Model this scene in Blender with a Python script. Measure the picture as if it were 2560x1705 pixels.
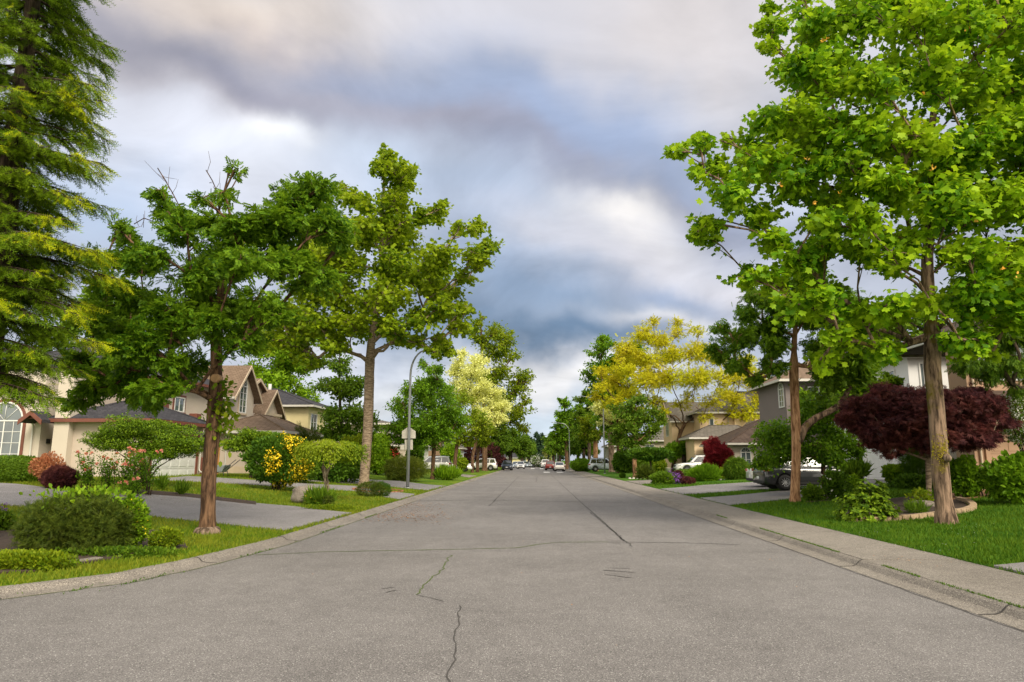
import bpy, math, random
import numpy as np
from mathutils import Vector, noise as mnoise

# ------------------------------------------------------------------ scene, camera, sky, sun
for o in list(bpy.data.objects):
    bpy.data.objects.remove(o)
SC = bpy.context.scene
COL = SC.collection
R2 = math.radians
CAMZ = 1.75
PITCH = 9.886
YAW = 1.92
FOC = 24 / 36 * 2560.0
cam_d = bpy.data.cameras.new('camera')
cam = bpy.data.objects.new('camera', cam_d)
COL.objects.link(cam)
cam_d.lens = 24.0
cam_d.sensor_width = 36.0
cam_d.clip_end = 3000
cam.location = (0, 0, CAMZ)
cam.rotation_euler = (R2(90 + PITCH), 0, R2(YAW))
SC.camera = cam
SC.view_settings.view_transform = 'Standard'
SC.view_settings.look = 'None'
SC.view_settings.gamma = 1.0
SC.view_settings.exposure = 0.46
SC.render.film_transparent = False
SC.cycles.max_bounces = 6
SC.cycles.diffuse_bounces = 3
SC.cycles.glossy_bounces = 2
SC.cycles.transmission_bounces = 4
SC.cycles.transparent_max_bounces = 4

CROT = cam.rotation_euler.to_matrix()
def pray(px, py):
    """unit world direction seen at a pixel of the 2560 x 1705 photograph"""
    v = Vector(((px - 1280) / FOC, -(py - 852.5) / FOC, -1.0))
    return (CROT @ v).normalized()
def sm(t):
    t = max(0.0, min(1.0, t))
    return t * t * (3 - 2 * t)
def smv(t):
    t = np.clip(t, 0, 1)
    return t * t * (3 - 2 * t)
LE, RE = -5.66, 7.0          # lawn edges left and right of the road
def G(x, y):
    if x < LE:
        return 0.095 + 0.83 * sm((LE - x) / 13.0) * sm((y - 7) / 16.0)
    if x > RE:
        return 0.135 + 0.50 * sm((x - RE) / 14.0)
    return 0.125 if x > 5.44 else 0.0
def Gv(x, y):
    l = 0.095 + 0.83 * smv((LE - x) / 13.0) * smv((y - 7) / 16.0)
    r = 0.135 + 0.50 * smv((x - RE) / 14.0)
    return np.where(x < 0, l, r)
def ground(px, py):
    """where the line of sight through a pixel meets the terrain"""
    d = pray(px, py)
    z = 0.0
    p = None
    for _ in range(40):
        t = (z - CAMZ) / d.z
        p = Vector((d.x * t, d.y * t, z))
        z = 0.6 * z + 0.4 * G(p.x, p.y)
    return Vector((p.x, p.y, G(p.x, p.y)))
def at(px, py, Y):
    d = pray(px, py)
    t = Y / d.y
    return Vector((d.x * t, Y, CAMZ + d.z * t))
def s2l(c):
    return tuple(((v / 255.0) / 12.92 if v / 255.0 <= 0.04045 else ((v / 255.0 + 0.055) / 1.055) ** 2.4) for v in c)

# --- world: a physical sky under a broken overcast laid out by direction
W = bpy.data.worlds.new("World")
SC.world = W
W.use_nodes = True
nt = W.node_tree
for n in list(nt.nodes):
    nt.nodes.remove(n)
def wn(t, **kw):
    n = nt.nodes.new(t)
    for k, v in kw.items():
        setattr(n, k, v)
    return n
SUN_EL, SUN_AZ = 42.0, 150.0       # azimuth clockwise from the street direction (+Y)
tc = wn('ShaderNodeTexCoord')
nz1 = wn('ShaderNodeTexNoise'); nz1.inputs['Scale'].default_value = 1.9; nz1.inputs['Detail'].default_value = 5; nz1.inputs['Roughness'].default_value = 0.5
nt.links.new(tc.outputs['Generated'], nz1.inputs['Vector'])
def vm(op, a, b=None):
    n = wn('ShaderNodeVectorMath', operation=op)
    for i, s in enumerate((a, b)):
        if s is None: continue
        if isinstance(s, (tuple, list)): n.inputs[i].default_value = s
        else: nt.links.new(s, n.inputs[i])
    return n
def mth(op, a, b=None, clamp=False):
    n = wn('ShaderNodeMath', operation=op); n.use_clamp = clamp
    for i, s in enumerate((a, b)):
        if s is None: continue
        if isinstance(s, (int, float)): n.inputs[i].default_value = s
        else: nt.links.new(s, n.inputs[i])
    return n.outputs[0]
off = vm('SUBTRACT', nz1.outputs['Color'], (0.5, 0.5, 0.5))
off2 = wn('ShaderNodeVectorMath', operation='SCALE'); nt.links.new(off.outputs[0], off2.inputs[0]); off2.inputs['Scale'].default_value = 0.34
nz1b = wn('ShaderNodeTexNoise'); nz1b.inputs['Scale'].default_value = 8.0; nz1b.inputs['Detail'].default_value = 5; nz1b.inputs['Roughness'].default_value = 0.5
nt.links.new(tc.outputs['Generated'], nz1b.inputs['Vector'])
offb = vm('SUBTRACT', nz1b.outputs['Color'], (0.5, 0.5, 0.5))
offb2 = wn('ShaderNodeVectorMath', operation='SCALE'); nt.links.new(offb.outputs[0], offb2.inputs[0]); offb2.inputs['Scale'].default_value = 0.10
DW0 = vm('ADD', tc.outputs['Generated'], off2.outputs[0]).outputs[0]
DW = vm('ADD', DW0, offb2.outputs[0]).outputs[0]
def mixc(fac, a, b, blend='MIX'):
    n = wn('ShaderNodeMix', data_type='RGBA', blend_type=blend)
    if isinstance(fac, (int, float)): n.inputs[0].default_value = fac
    else: nt.links.new(fac, n.inputs[0])
    for s, i in ((a, 6), (b, 7)):
        if isinstance(s, (tuple, list)): n.inputs[i].default_value = (*s[:3], 1)
        else: nt.links.new(s, n.inputs[i])
    return n.outputs[2]
def blob(prev, px, py, rx, ry, rot, col, k=1.0):
    c = pray(px, py)
    right = Vector((0, 0, 1)).cross(c).normalized() * -1
    up = right.cross(c).normalized()
    if up.z < 0: up = -up
    ca, sa = math.cos(R2(rot)), math.sin(R2(rot))
    A = (right * ca - up * sa) * (FOC / rx)
    B = (right * sa + up * ca) * (FOC / ry)
    d1 = vm('DOT_PRODUCT', DW, tuple(A)).outputs['Value']
    d2 = vm('DOT_PRODUCT', DW, tuple(B)).outputs['Value']
    q = mth('ADD', mth('MULTIPLY', d1, d1), mth('MULTIPLY', d2, d2))
    e = mth('MULTIPLY', mth('EXPONENT', mth('MULTIPLY', q, -1.0)), k)
    return mixc(e, prev, s2l(col))
c0 = s2l((186, 192, 206))
cc = c0
SKY = [
 # px, py, rx, ry, rot (clockwise), colour, strength
 (350, 60, 700, 130, 0, (206, 200, 204), .8),
 (760, 60, 480, 170, 10, (234, 220, 206), 1.0),
 (1750, 60, 520, 200, 0, (224, 217, 216), .95),
 (1350, 120, 260, 120, 0, (206, 206, 214), .7),
 (300, 330, 330, 120, 20, (206, 210, 222), .7),
 (480, 380, 380, 110, 12, (224, 226, 236), .95),
 (280, 520, 200, 120, 0, (182, 198, 222), .9),
 (420, 140, 420, 60, 15, (196, 191, 194), .5),
 (640, 215, 520, 70, 18, (152, 150, 162), 1.0),
 (900, 190, 300, 70, 20, (212, 192, 176), .8),
 (1120, 290, 500, 95, 14, (146, 152, 172), 1.0),
 (1420, 330, 420, 130, 18, (164, 178, 206), .95),
 (1620, 470, 260, 110, 20, (146, 164, 196), .95),
 (1230, 400, 420, 62, 14, (158, 152, 164), .95),
 (1600, 500, 420, 55, 16, (140, 146, 168), .85),
 (770, 385, 120, 46, 8, (252, 252, 253), 1.0),
 (650, 420, 180, 60, 8, (222, 226, 236), .8),
 (1060, 490, 220, 120, 10, (196, 208, 226), .8),
 (1320, 600, 240, 120, 0, (160, 180, 208), .7),
 (1590, 560, 120, 75, 10, (250, 246, 242), 1.0),
 (1560, 650, 260, 75, 5, (216, 214, 220), .85),
 (1780, 720, 150, 50, 0, (226, 222, 226), .9),
 (1640, 740, 160, 45, 8, (150, 166, 194), .8),
 (1250, 740, 240, 75, 0, (146, 164, 190), .75),
 (1400, 800, 220, 50, 0, (122, 146, 176), .9),
 (1380, 865, 330, 48, 4, (102, 126, 154), 1.0),
 (980, 870, 260, 75, 0, (116, 138, 164), 1.0),
 (700, 900, 200, 60, 0, (222, 222, 230), .9),
 (1400, 950, 300, 42, 2, (232, 230, 230), .95),
 (960, 985, 190, 36, 0, (226, 228, 232), .9),
 (1330, 1030, 420, 42, 0, (190, 204, 216), .85),
 (1400, 1085, 420, 26, 0, (208, 220, 230), .8),
 (1640, 800, 200, 28, 0, (230, 228, 230), .7),
]
for b in SKY:
    cc = blob(cc, *b)
# cloud texture
mp = wn('ShaderNodeSeparateXYZ'); nt.links.new(tc.outputs['Generated'], mp.inputs[0])
zz = mth('ADD', mth('MAXIMUM', mp.outputs[2], 0.0), 0.22)
cx = mth('DIVIDE', mp.outputs[0], zz); cy = mth('DIVIDE', mp.outputs[1], zz)
cb = wn('ShaderNodeCombineXYZ'); nt.links.new(cx, cb.inputs[0]); nt.links.new(cy, cb.inputs[1])
nz2 = wn('ShaderNodeTexNoise'); nz2.inputs['Scale'].default_value = 2.1; nz2.inputs['Detail'].default_value = 9; nz2.inputs['Roughness'].default_value = 0.55
nz2.inputs['Distortion'].default_value = 0.6
nt.links.new(cb.outputs[0], nz2.inputs['Vector'])
mr = wn('ShaderNodeMapRange'); nt.links.new(nz2.outputs['Fac'], mr.inputs[0])
mr.inputs[1].default_value = .3; mr.inputs[2].default_value = .7; mr.inputs[3].default_value = .82; mr.inputs[4].default_value = 1.24
vs = wn('ShaderNodeVectorMath', operation='SCALE'); nt.links.new(cc, vs.inputs[0]); nt.links.new(mr.outputs[0], vs.inputs['Scale'])
# unseen sky behind the photographer, brightened to an even warm fill light
rear = mth('SMOOTH_MAX', 0.0, 0.0)
mr2 = wn('ShaderNodeMapRange'); mr2.interpolation_type = 'SMOOTHSTEP'
nt.links.new(mp.outputs[1], mr2.inputs[0]); mr2.inputs[1].default_value = 0.28; mr2.inputs[2].default_value = -0.35
mr2.inputs[3].default_value = 0; mr2.inputs[4].default_value = 1
skyc = mixc(mr2.outputs[0], vs.outputs[0], (1.50, 1.37, 1.17))
sky = wn('ShaderNodeTexSky', sky_type='NISHITA'); sky.sun_disc = False
sky.sun_elevation = R2(SUN_EL); sky.sun_rotation = R2(SUN_AZ)
skb = wn('ShaderNodeBackground'); nt.links.new(sky.outputs[0], skb.inputs[0]); skb.inputs[1].default_value = 0.08
clb = wn('ShaderNodeBackground'); nt.links.new(skyc, clb.inputs[0]); clb.inputs[1].default_value = 0.84
wm = wn('ShaderNodeMixShader'); wm.inputs[0].default_value = 0.94
nt.links.new(skb.outputs[0], wm.inputs[1]); nt.links.new(clb.outputs[0], wm.inputs[2])
wo = wn('ShaderNodeOutputWorld'); nt.links.new(wm.outputs[0], wo.inputs[0])

# --- one soft sun through the cloud, behind the photographer's right shoulder
sd = bpy.data.lights.new('sun', 'SUN'); sd.energy = 3.0; sd.angle = R2(26); sd.color = (1.0, .90, .74)
so = bpy.data.objects.new('sun', sd); COL.objects.link(so)
_az, _el = R2(SUN_AZ), R2(SUN_EL)
sdir = Vector((math.sin(_az) * math.cos(_el), math.cos(_az) * math.cos(_el), math.sin(_el)))
so.rotation_euler = sdir.to_track_quat('Z', 'Y').to_euler()

# ------------------------------------------------------------------ helpers
RNG = np.random.default_rng(7)
random.seed(11)
def tag(o, label=None, cat=None, group=None, kind=None):
    if label: o['label'] = label
    if cat: o['category'] = cat
    if group: o['group'] = group
    if kind: o['kind'] = kind
    return o
def thing(name, label, cat, loc, group=None, rz=0.0):
    o = bpy.data.objects.new(name, None); COL.objects.link(o)
    o.location = loc; o.rotation_euler = (0, 0, rz); o.empty_display_size = .2
    return tag(o, label, cat, group)
def mesh_np(name, V, loops, counts, smooth=False):
    me = bpy.data.meshes.new(name)
    V = np.asarray(V, dtype=np.float32); loops = np.asarray(loops, dtype=np.int32); counts = np.asarray(counts, dtype=np.int32)
    me.vertices.add(len(V)); me.vertices.foreach_set('co', V.ravel())
    me.loops.add(len(loops)); me.loops.foreach_set('vertex_index', loops)
    me.polygons.add(len(counts))
    st = np.concatenate(([0], np.cumsum(counts)[:-1])).astype(np.int32)
    me.polygons.foreach_set('loop_start', st); me.polygons.foreach_set('loop_total', counts)
    if smooth: me.polygons.foreach_set('use_smooth', np.ones(len(counts), dtype=bool))
    me.update(calc_edges=True)
    return me
def link(name, me, mat, parent=None, world=True):
    """link a mesh built in world coordinates as a part of its thing"""
    o = bpy.data.objects.new(name, me); COL.objects.link(o)
    if mat is not None:
        for m in (mat if isinstance(mat, (list, tuple)) else [mat]): me.materials.append(m)
    if parent is not None:
        o.parent = parent
        if world:
            p = parent; off = Vector((0, 0, 0))
            while p is not None:
                off += p.location; p = p.parent
            me.transform(__import__('mathutils').Matrix.Translation(-off))
    return o
class MB:
    """collects simple shapes into one mesh"""
    def __init__(s): s.v = []; s.f = []; s.sm = []
    def add(s, vs, fs, smooth=False):
        n = len(s.v); s.v += [tuple(q) for q in vs]
        s.f += [tuple(i + n for i in f) for f in fs]; s.sm += [smooth] * len(fs)
    def box(s, x0, x1, y0, y1, z0, z1):
        v = [(x0,y0,z0),(x1,y0,z0),(x1,y1,z0),(x0,y1,z0),(x0,y0,z1),(x1,y0,z1),(x1,y1,z1),(x0,y1,z1)]
        s.add(v, [(0,3,2,1),(4,5,6,7),(0,1,5,4),(1,2,6,5),(2,3,7,6),(3,0,4,7)])
    def hexa(s, v8):
        s.add(v8, [(0,3,2,1),(4,5,6,7),(0,1,5,4),(1,2,6,5),(2,3,7,6),(3,0,4,7)])
    def prism(s, poly, d):
        """closed prism: polygon (3-D points) swept by vector d"""
        n = len(poly); a = [Vector(p) for p in poly]; b = [p + Vector(d) for p in a]
        s.add(a + b, [tuple(range(n))[::-1], tuple(range(n, 2 * n))] + [(i, (i + 1) % n, n + (i + 1) % n, n + i) for i in range(n)])
    def tube(s, pts, rad, n=8, cap=True, sq=None):
        P = [Vector(p) for p in pts]
        if not isinstance(rad, (list, tuple, np.ndarray)): rad = [rad] * len(P)
        t0 = (P[1] - P[0]).normalized()
        u = t0.orthogonal().normalized()
        vs = []
        for i, p in enumerate(P):
            t = (P[min(i + 1, len(P) - 1)] - P[max(i - 1, 0)]).normalized()
            u = (u - t * u.dot(t)); u = u.normalized() if u.length > 1e-6 else t.orthogonal().normalized()
            w = t.cross(u)
            for k in range(n):
                a = 2 * math.pi * k / n
                vs.append(p + (u * math.cos(a) + w * math.sin(a)) * rad[i])
        fs = [(i * n + k, i * n + (k + 1) % n, (i + 1) * n + (k + 1) % n, (i + 1) * n + k) for i in range(len(P) - 1) for k in range(n)]
        s.add(vs, fs, True)
        if cap:
            m = len(s.v)
            s.f.append(tuple(range(m - n, m))); s.sm.append(False)
            s.f.append(tuple(range(m - len(vs), m - len(vs) + n))[::-1]); s.sm.append(False)
    def cyl(s, c, ax, r, h, n=24, r2=None):
        c = Vector(c); ax = Vector(ax).normalized()
        s.tube([c - ax * h / 2, c + ax * h / 2], [r, r if r2 is None else r2], n)
    def lathe(s, c, prof, n=20, ax='z'):
        vs = []
        for r, z in prof:
            for k in range(n):
                a = 2 * math.pi * k / n
                if ax == 'z': vs.append((c[0] + r * math.cos(a), c[1] + r * math.sin(a), c[2] + z))
                elif ax == 'y': vs.append((c[0] + r * math.cos(a), c[1] + z, c[2] + r * math.sin(a)))
                else: vs.append((c[0] + z, c[1] + r * math.cos(a), c[2] + r * math.sin(a)))
        m = len(prof)
        s.add(vs, [(i * n + k, i * n + (k + 1) % n, (i + 1) * n + (k + 1) % n, (i + 1) * n + k) for i in range(m - 1) for k in range(n)], True)
    def mesh(s, name):
        me = bpy.data.meshes.new(name); me.from_pydata([tuple(v) for v in s.v], [], s.f)
        me.polygons.foreach_set('use_smooth', s.sm); me.update(); return me
    def build(s, name, mat, parent=None, bevel=0, world=True):
        o = link(name, s.mesh(name), mat, parent, world)
        if bevel:
            b = o.modifiers.new('bev', 'BEVEL'); b.width = bevel; b.segments = 2; b.limit_method = 'ANGLE'; b.angle_limit = R2(40)
        return o

# ------------------------------------------------------------------ materials
def newmat(name):
    m = bpy.data.materials.new(name); m.use_nodes = True
    N = m.node_tree
    for n in list(N.nodes): N.nodes.remove(n)
    out = N.nodes.new('ShaderNodeOutputMaterial')
    return m, N, out
def nn(N, t, **kw):
    n = N.nodes.new(t)
    for k, v in kw.items():
        if k.startswith('i_'): n.inputs[k[2:].replace('_', ' ')].default_value = v
        else: setattr(n, k, v)
    return n
def ramp(N, fac, stops):
    r = N.nodes.new('ShaderNodeValToRGB'); N.links.new(fac, r.inputs[0])
    e = r.color_ramp.elements
    while len(e) < len(stops): e.new(0.5)
    for i, (p, c) in enumerate(stops):
        e[i].position = p; e[i].color = (*c[:3], 1)
    return r.outputs[0]
def noisefac(N, scale, detail=4, rough=.55, vec=None, stretch=None, dist=0):
    t = N.nodes.new('ShaderNodeTexNoise'); t.inputs['Scale'].default_value = scale; t.inputs['Detail'].default_value = detail
    t.inputs['Roughness'].default_value = rough; t.inputs['Distortion'].default_value = dist
    if vec is None:
        vec = N.nodes.new('ShaderNodeNewGeometry').outputs['Position']
    if stretch:
        mpn = N.nodes.new('ShaderNodeMapping'); mpn.inputs['Scale'].default_value = stretch
        N.links.new(vec, mpn.inputs[0]); vec = mpn.outputs[0]
    N.links.new(vec, t.inputs['Vector'])
    return t.outputs['Fac']
def mixn(N, fac, a, b, blend='MIX'):
    n = N.nodes.new('ShaderNodeMix'); n.data_type = 'RGBA'; n.blend_type = blend
    if isinstance(fac, (int, float)): n.inputs[0].default_value = fac
    else: N.links.new(fac, n.inputs[0])
    for s, i in ((a, 6), (b, 7)):
        if isinstance(s, (tuple, list)): n.inputs[i].default_value = (*s[:3], 1)
        else: N.links.new(s, n.inputs[i])
    return n.outputs[2]
def prin(N, out, col, rough=.8, metal=0, bumpfac=None, bump=.3, bdist=.02, spec=.5, coat=0):
    b = N.nodes.new('ShaderNodeBsdfPrincipled')
    if isinstance(col, (tuple, list)): b.inputs['Base Color'].default_value = (*col[:3], 1)
    else: N.links.new(col, b.inputs['Base Color'])
    b.inputs['Roughness'].default_value = rough; b.inputs['Metallic'].default_value = metal
    b.inputs['Specular IOR Level'].default_value = spec
    if coat: b.inputs['Coat Weight'].default_value = coat; b.inputs['Coat Roughness'].default_value = .05
    if bumpfac is not None:
        bp = N.nodes.new('ShaderNodeBump'); bp.inputs['Strength'].default_value = bump; bp.inputs['Distance'].default_value = bdist
        N.links.new(bumpfac, bp.inputs['Height']); N.links.new(bp.outputs[0], b.inputs['Normal'])
    if out is not None: N.links.new(b.outputs[0], out.inputs[0])
    return b
_MC = {}
def plain(name, col, rough=.6, metal=0, var=.12, scale=3.0, coat=0, bump=.1):
    if name in _MC: return _MC[name]
    m, N, out = newmat(name)
    f = noisefac(N, scale, 5)
    a = tuple(min(1, c * (1 + var)) for c in col); b_ = tuple(c * (1 - var) for c in col)
    c = ramp(N, f, [(.3, b_), (.7, a)])
    prin(N, out, c, rough, metal, f if bump else None, bump, .01, coat=coat)
    _MC[name] = m
    return m
def boost(c):
    """greens only: fresher, more saturated leaf green"""
    return (min(.75, c[0] * 2.05), min(.75, c[1] * 1.75), c[2] * .65) if c[1] > c[0] and c[1] > c[2] * 2 and c[0] < .28 else c
def leafmat(name, cols, trans=.35, clump=1.1, rough=.5, hi=None):
    """foliage: colour varies from leaf to leaf and from spray to spray"""
    m, N, out = newmat(name)
    cols = [boost(c) for c in cols]; hi = boost(hi) if hi else None
    g = N.nodes.new('ShaderNodeNewGeometry')
    c1 = ramp(N, g.outputs['Random Per Island'], [(0, cols[0]), (.5, cols[1]), (1, cols[2])])
    f = noisefac(N, clump, 3, .6, g.outputs['Position'])
    mrn = N.nodes.new('ShaderNodeMapRange'); N.links.new(f, mrn.inputs[0])
    mrn.inputs[1].default_value = .42; mrn.inputs[2].default_value = .62
    c2 = mixn(N, mrn.outputs[0], c1, hi if hi else cols[2])
    col = mixn(N, .5, c1, c2)
    b = prin(N, None, col, rough, spec=.12)
    t = N.nodes.new('ShaderNodeBsdfTranslucent')
    h = N.nodes.new('ShaderNodeHueSaturation'); N.links.new(col, h.inputs['Color']); h.inputs['Value'].default_value = 1.5; h.inputs['Hue'].default_value = .49
    N.links.new(h.outputs[0], t.inputs[0])
    mx = N.nodes.new('ShaderNodeMixShader'); mx.inputs[0].default_value = trans
    N.links.new(b.outputs[0], mx.inputs[1]); N.links.new(t.outputs[0], mx.inputs[2]); N.links.new(mx.outputs[0], out.inputs[0])
    return m
def barkmat(name, dark, light, scale=9.0, moss=None, horiz=False, bump=.9):
    m, N, out = newmat(name)
    st = (1, 1, .16) if not horiz else (.5, .5, 2.2)
    f = noisefac(N, scale, 6, .65, stretch=st, dist=.4)
    c = ramp(N, f, [(.40, tuple(v * .7 for v in dark)), (.60, light)])
    if moss:
        f2 = noisefac(N, 1.6, 4, .6)
        mrn = N.nodes.new('ShaderNodeMapRange'); N.links.new(f2, mrn.inputs[0]); mrn.inputs[1].default_value = .55; mrn.inputs[2].default_value = .68
        c = mixn(N, mrn.outputs[0], c, moss)
    prin(N, out, c, .9, bumpfac=f, bump=bump, bdist=.04, spec=.2)
    return m

# ------------------------------------------------------------------ foliage
def runit(n, rng=RNG):
    v = rng.normal(size=(n, 3)); return v / np.linalg.norm(v, axis=1, keepdims=True)
T_OVAL = (np.array([(0,0,0),(.28,.3,.06),(.24,.7,.05),(0,1,-.04),(-.24,.7,.05),(-.28,.3,.06)], float), [(0,1,2,3),(0,3,4,5)])
T_DIAM = (np.array([(0,0,0),(.3,.45,.05),(0,1,0),(-.3,.45,.05)], float), [(0,1,2,3)])
T_LOBE = (np.array([(0,0,0),(.30,-.02,.03),(.52,.18,.0),(.36,.38,.05),(.50,.78,.0),(.2,.72,.05),(0,.92,0),(-.2,.72,.05),(-.50,.78,.0),(-.36,.38,.05),(-.52,.18,.0),(-.30,-.02,.03)], float),
          [(0,1,2,3,4,5,6),(0,6,7,8,9,10,11)])
def _star():
    v = [(0, 0, 0)]; fs = []
    for k, a in enumerate((-70, -35, 0, 35, 70)):
        a = R2(a); L = 1.0 - .25 * abs(k - 2) / 2
        s, c = math.sin(a), math.cos(a)
        n = len(v)
        v += [(s * L * .45 + c * .09, c * L * .45 - s * .09, .03), (s * L, c * L, -.05), (s * L * .45 - c * .09, c * L * .45 + s * .09, .03)]
        fs.append((0, n, n + 1, n + 2))
    return np.array(v, float), fs
T_STAR = _star()
def _pinn(k=4, w=.11, L=.34):
    v = []; fs = []
    def lf(px, py, a):
        s, c = math.sin(a), math.cos(a); n = len(v)
        v.extend([(px, py, 0), (px + s * L * .45 + c * w, py + c * L * .45 - s * w, .02), (px + s * L, py + c * L, -.05), (px + s * L * .45 - c * w, py + c * L * .45 + s * w, .02)])
        fs.append((n, n + 1, n + 2, n + 3))
    for i in range(k):
        y = .12 + .7 * i / k
        lf(.0, y, 1.05); lf(0, y, -1.05)
    lf(0, .72, 0)
    return np.array(v, float), fs
T_PINN = _pinn()
T_PINF = _pinn(6, .06, .26)
def _sprig():
    v = [(-.02, 0, 0), (.02, 0, 0), (0, 1, 0)]; fs = [(0, 1, 2)]
    for i in range(8):
        y = .05 + .88 * i / 8
        for s in (-1, 1):
            n = len(v); zz = .10 * (1 if i % 2 else -1)
            v += [(0, y, 0), (0, y + .07, 0), (s * .19 * (1 - .35 * i / 8), y + .17, zz)]
            fs.append((n, n + 1, n + 2))
    return np.array(v, float), fs
T_SPRIG = _sprig()
T_BLADE = (np.array([(-.09,0,0),(.09,0,0),(.05,.6,.04),(0,1,.14)], float), [(0,1,2,3)])
def leaf_mesh(name, C, Vd, Wd, S, tm):
    tv, tf = tm
    N = len(C); K = len(tv)
    Vd = Vd / np.maximum(1e-9, np.linalg.norm(Vd, axis=1, keepdims=True))
    U = np.cross(Vd, Wd); U /= np.maximum(1e-9, np.linalg.norm(U, axis=1, keepdims=True))
    Wn = np.cross(U, Vd)
    S = np.asarray(S).reshape(N, 1, 1)
    P = C[:, None, :] + S * (tv[None, :, 0:1] * U[:, None, :] + tv[None, :, 1:2] * Vd[:, None, :] + tv[None, :, 2:3] * Wn[:, None, :])
    lp = np.concatenate([np.array(f) for f in tf]); ct = np.array([len(f) for f in tf])
    loops = (np.arange(N)[:, None] * K + lp[None, :]).ravel()
    return mesh_np(name, P.reshape(-1, 3), loops, np.tile(ct, N))
def join_np(name, parts):
    """concatenate (V, loops, counts) triples"""
    vo = 0; VV = []; LL = []; CC = []
    for V, L, C in parts:
        VV.append(V); LL.append(np.asarray(L) + vo); CC.append(C); vo += len(V)
    return mesh_np(name, np.concatenate(VV), np.concatenate(LL), np.concatenate(CC))
# ------------------------------------------------------------------ trees
def smooth_path(pts, step):
    """Catmull-Rom through the points, sampled about every step"""
    P = [np.array(p, float) for p in pts]
    P = [2 * P[0] - P[1]] + P + [2 * P[-1] - P[-2]]
    out = []
    for i in range(1, len(P) - 2):
        a, b, c, d = P[i - 1], P[i], P[i + 1], P[i + 2]
        n = max(1, int(np.linalg.norm(c - b) / step))
        for k in range(n):
            t = k / n
            out.append(.5 * ((2 * b) + (-a + c) * t + (2 * a - 5 * b + 4 * c - d) * t * t + (-a + 3 * b - 3 * c + d) * t ** 3))
    out.append(P[-2])
    return out
def make_skeleton(trunk, fork_z, clumps, r0, sway, rng):
    """grow limbs from the trunk to every clump of the crown; returns list of (path, radii) and per-clump node lists"""
    tr = smooth_path(trunk, .45)
    nodes = [np.array(p) for p in tr]; par = [-1] + list(range(len(tr) - 1)); plen = [0.0] * len(tr)
    attach = [i for i, p in enumerate(tr) if p[2] >= fork_z]
    if not attach: attach = [len(tr) - 1]
    order = sorted(range(len(clumps)), key=lambda i: min(np.linalg.norm(clumps[i][0] - nodes[j]) for j in attach))
    tips = {}
    for ci in order:
        c = clumps[ci][0]
        A = np.array([nodes[j] for j in attach]); pl = np.array([plen[j] for j in attach])
        d = np.linalg.norm(A - c, axis=1); hz = np.linalg.norm((A - c)[:, :2], axis=1)
        cost = d + 1.3 * np.maximum(0, A[:, 2] - (c[2] - .45 * hz)) + .28 * pl
        j = attach[int(np.argmin(cost))]
        a = nodes[j]; L = np.linalg.norm(c - a)
        if L < .25: tips[ci] = [j]; continue
        n = max(2, int(L / .5))
        mid = (a + c) / 2 + np.array([0, 0, .12 * L]) * (1 if c[2] > a[2] - .5 else -.2) + rng.normal(size=3) * L * sway
        prev = j; lst = []
        for k in range(1, n + 1):
            t = k / n
            p = (1 - t) ** 2 * a + 2 * t * (1 - t) * mid + t * t * c + rng.normal(size=3) * .03 * L * (k < n) * .6
            nodes.append(p); par.append(prev); plen.append(plen[prev] + L / n); prev = len(nodes) - 1
            attach.append(prev); lst.append(prev)
        tips[ci] = lst
    n = len(nodes)
    rr = np.zeros(n); kids = [[] for _ in range(n)]
    for i in range(n):
        if par[i] >= 0: kids[par[i]].append(i)
    for i in range(n - 1, -1, -1):
        if not kids[i]: rr[i] = 1.0
        if par[i] >= 0: rr[par[i]] += rr[i]
    area = rr ** (1 / 2.2)
    nt_ = len(tr)
    base_r = area[0]
    rad = area / base_r * r0
    # trunk taper stays thick until it forks
    for i in range(nt_):
        t = i / max(1, nt_ - 1)
        rad[i] = max(rad[i], r0 * (1 - .75 * t ** 1.2) * .85)
    rad[:nt_] = np.maximum(np.minimum(rad[:nt_], r0), .02)
    rad = np.maximum(rad, .012)
    for i in range(nt_, n):
        rad[i] = min(rad[i], rad[par[i]] * (.40 if par[i] < nt_ else .95))
    chains = []
    chains.append(list(range(nt_)))
    seen = set(range(nt_))
    for i in range(nt_, n):
        if i in seen: continue
        ch = [par[i], i]; seen.add(i); cur = i
        while True:
            nx = [k for k in kids[cur] if k == cur + 1 and k not in seen]
            if not nx: break
            cur = nx[0]; ch.append(cur); seen.add(cur)
        chains.append(ch)
    return nodes, rad, chains, tips
def wood_mesh(name, nodes, rad, chains, twigs, flare=1.35, nside=14, knob=.05):
    b = MB()
    for ci, ch in enumerate(chains):
        P = [Vector(nodes[i]) for i in ch]; r = [float(rad[i]) for i in ch]
        if ci == 0:
            z0 = P[0].z
            P2 = []; R2_ = []
            # finer trunk foot with root flare
            for k in range(5):
                t = k / 5
                P2.append(P[0].lerp(P[1], t)); R2_.append(r[0] * (1 + (flare - 1) * (1 - t) ** 2.2))
            P2[0] = P2[0] - Vector((0, 0, .12))
            P = P2 + P[1:]; r = R2_ + r[1:]
            n = nside
        else:
            n = 8 if r[0] > .05 else 5
            r[0] = min(r[0], r[1] * 1.5)
        if len(P) < 2: continue
        s0 = len(b.v); b.tube(P, r, n, cap=False)
        if n >= 8:
            for q in range(s0, len(b.v)):
                k = (q - s0) // n
                c = P[k]; v = Vector(b.v[q]) - c
                f = 1 + knob * 2 * mnoise.noise(Vector(b.v[q]) * 2.2) + knob * mnoise.noise(Vector(b.v[q]) * 7)
                b.v[q] = tuple(c + v * f)
    for P, r in twigs: b.tube(P, r, 3, cap=False)
    return b.mesh(name)
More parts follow.
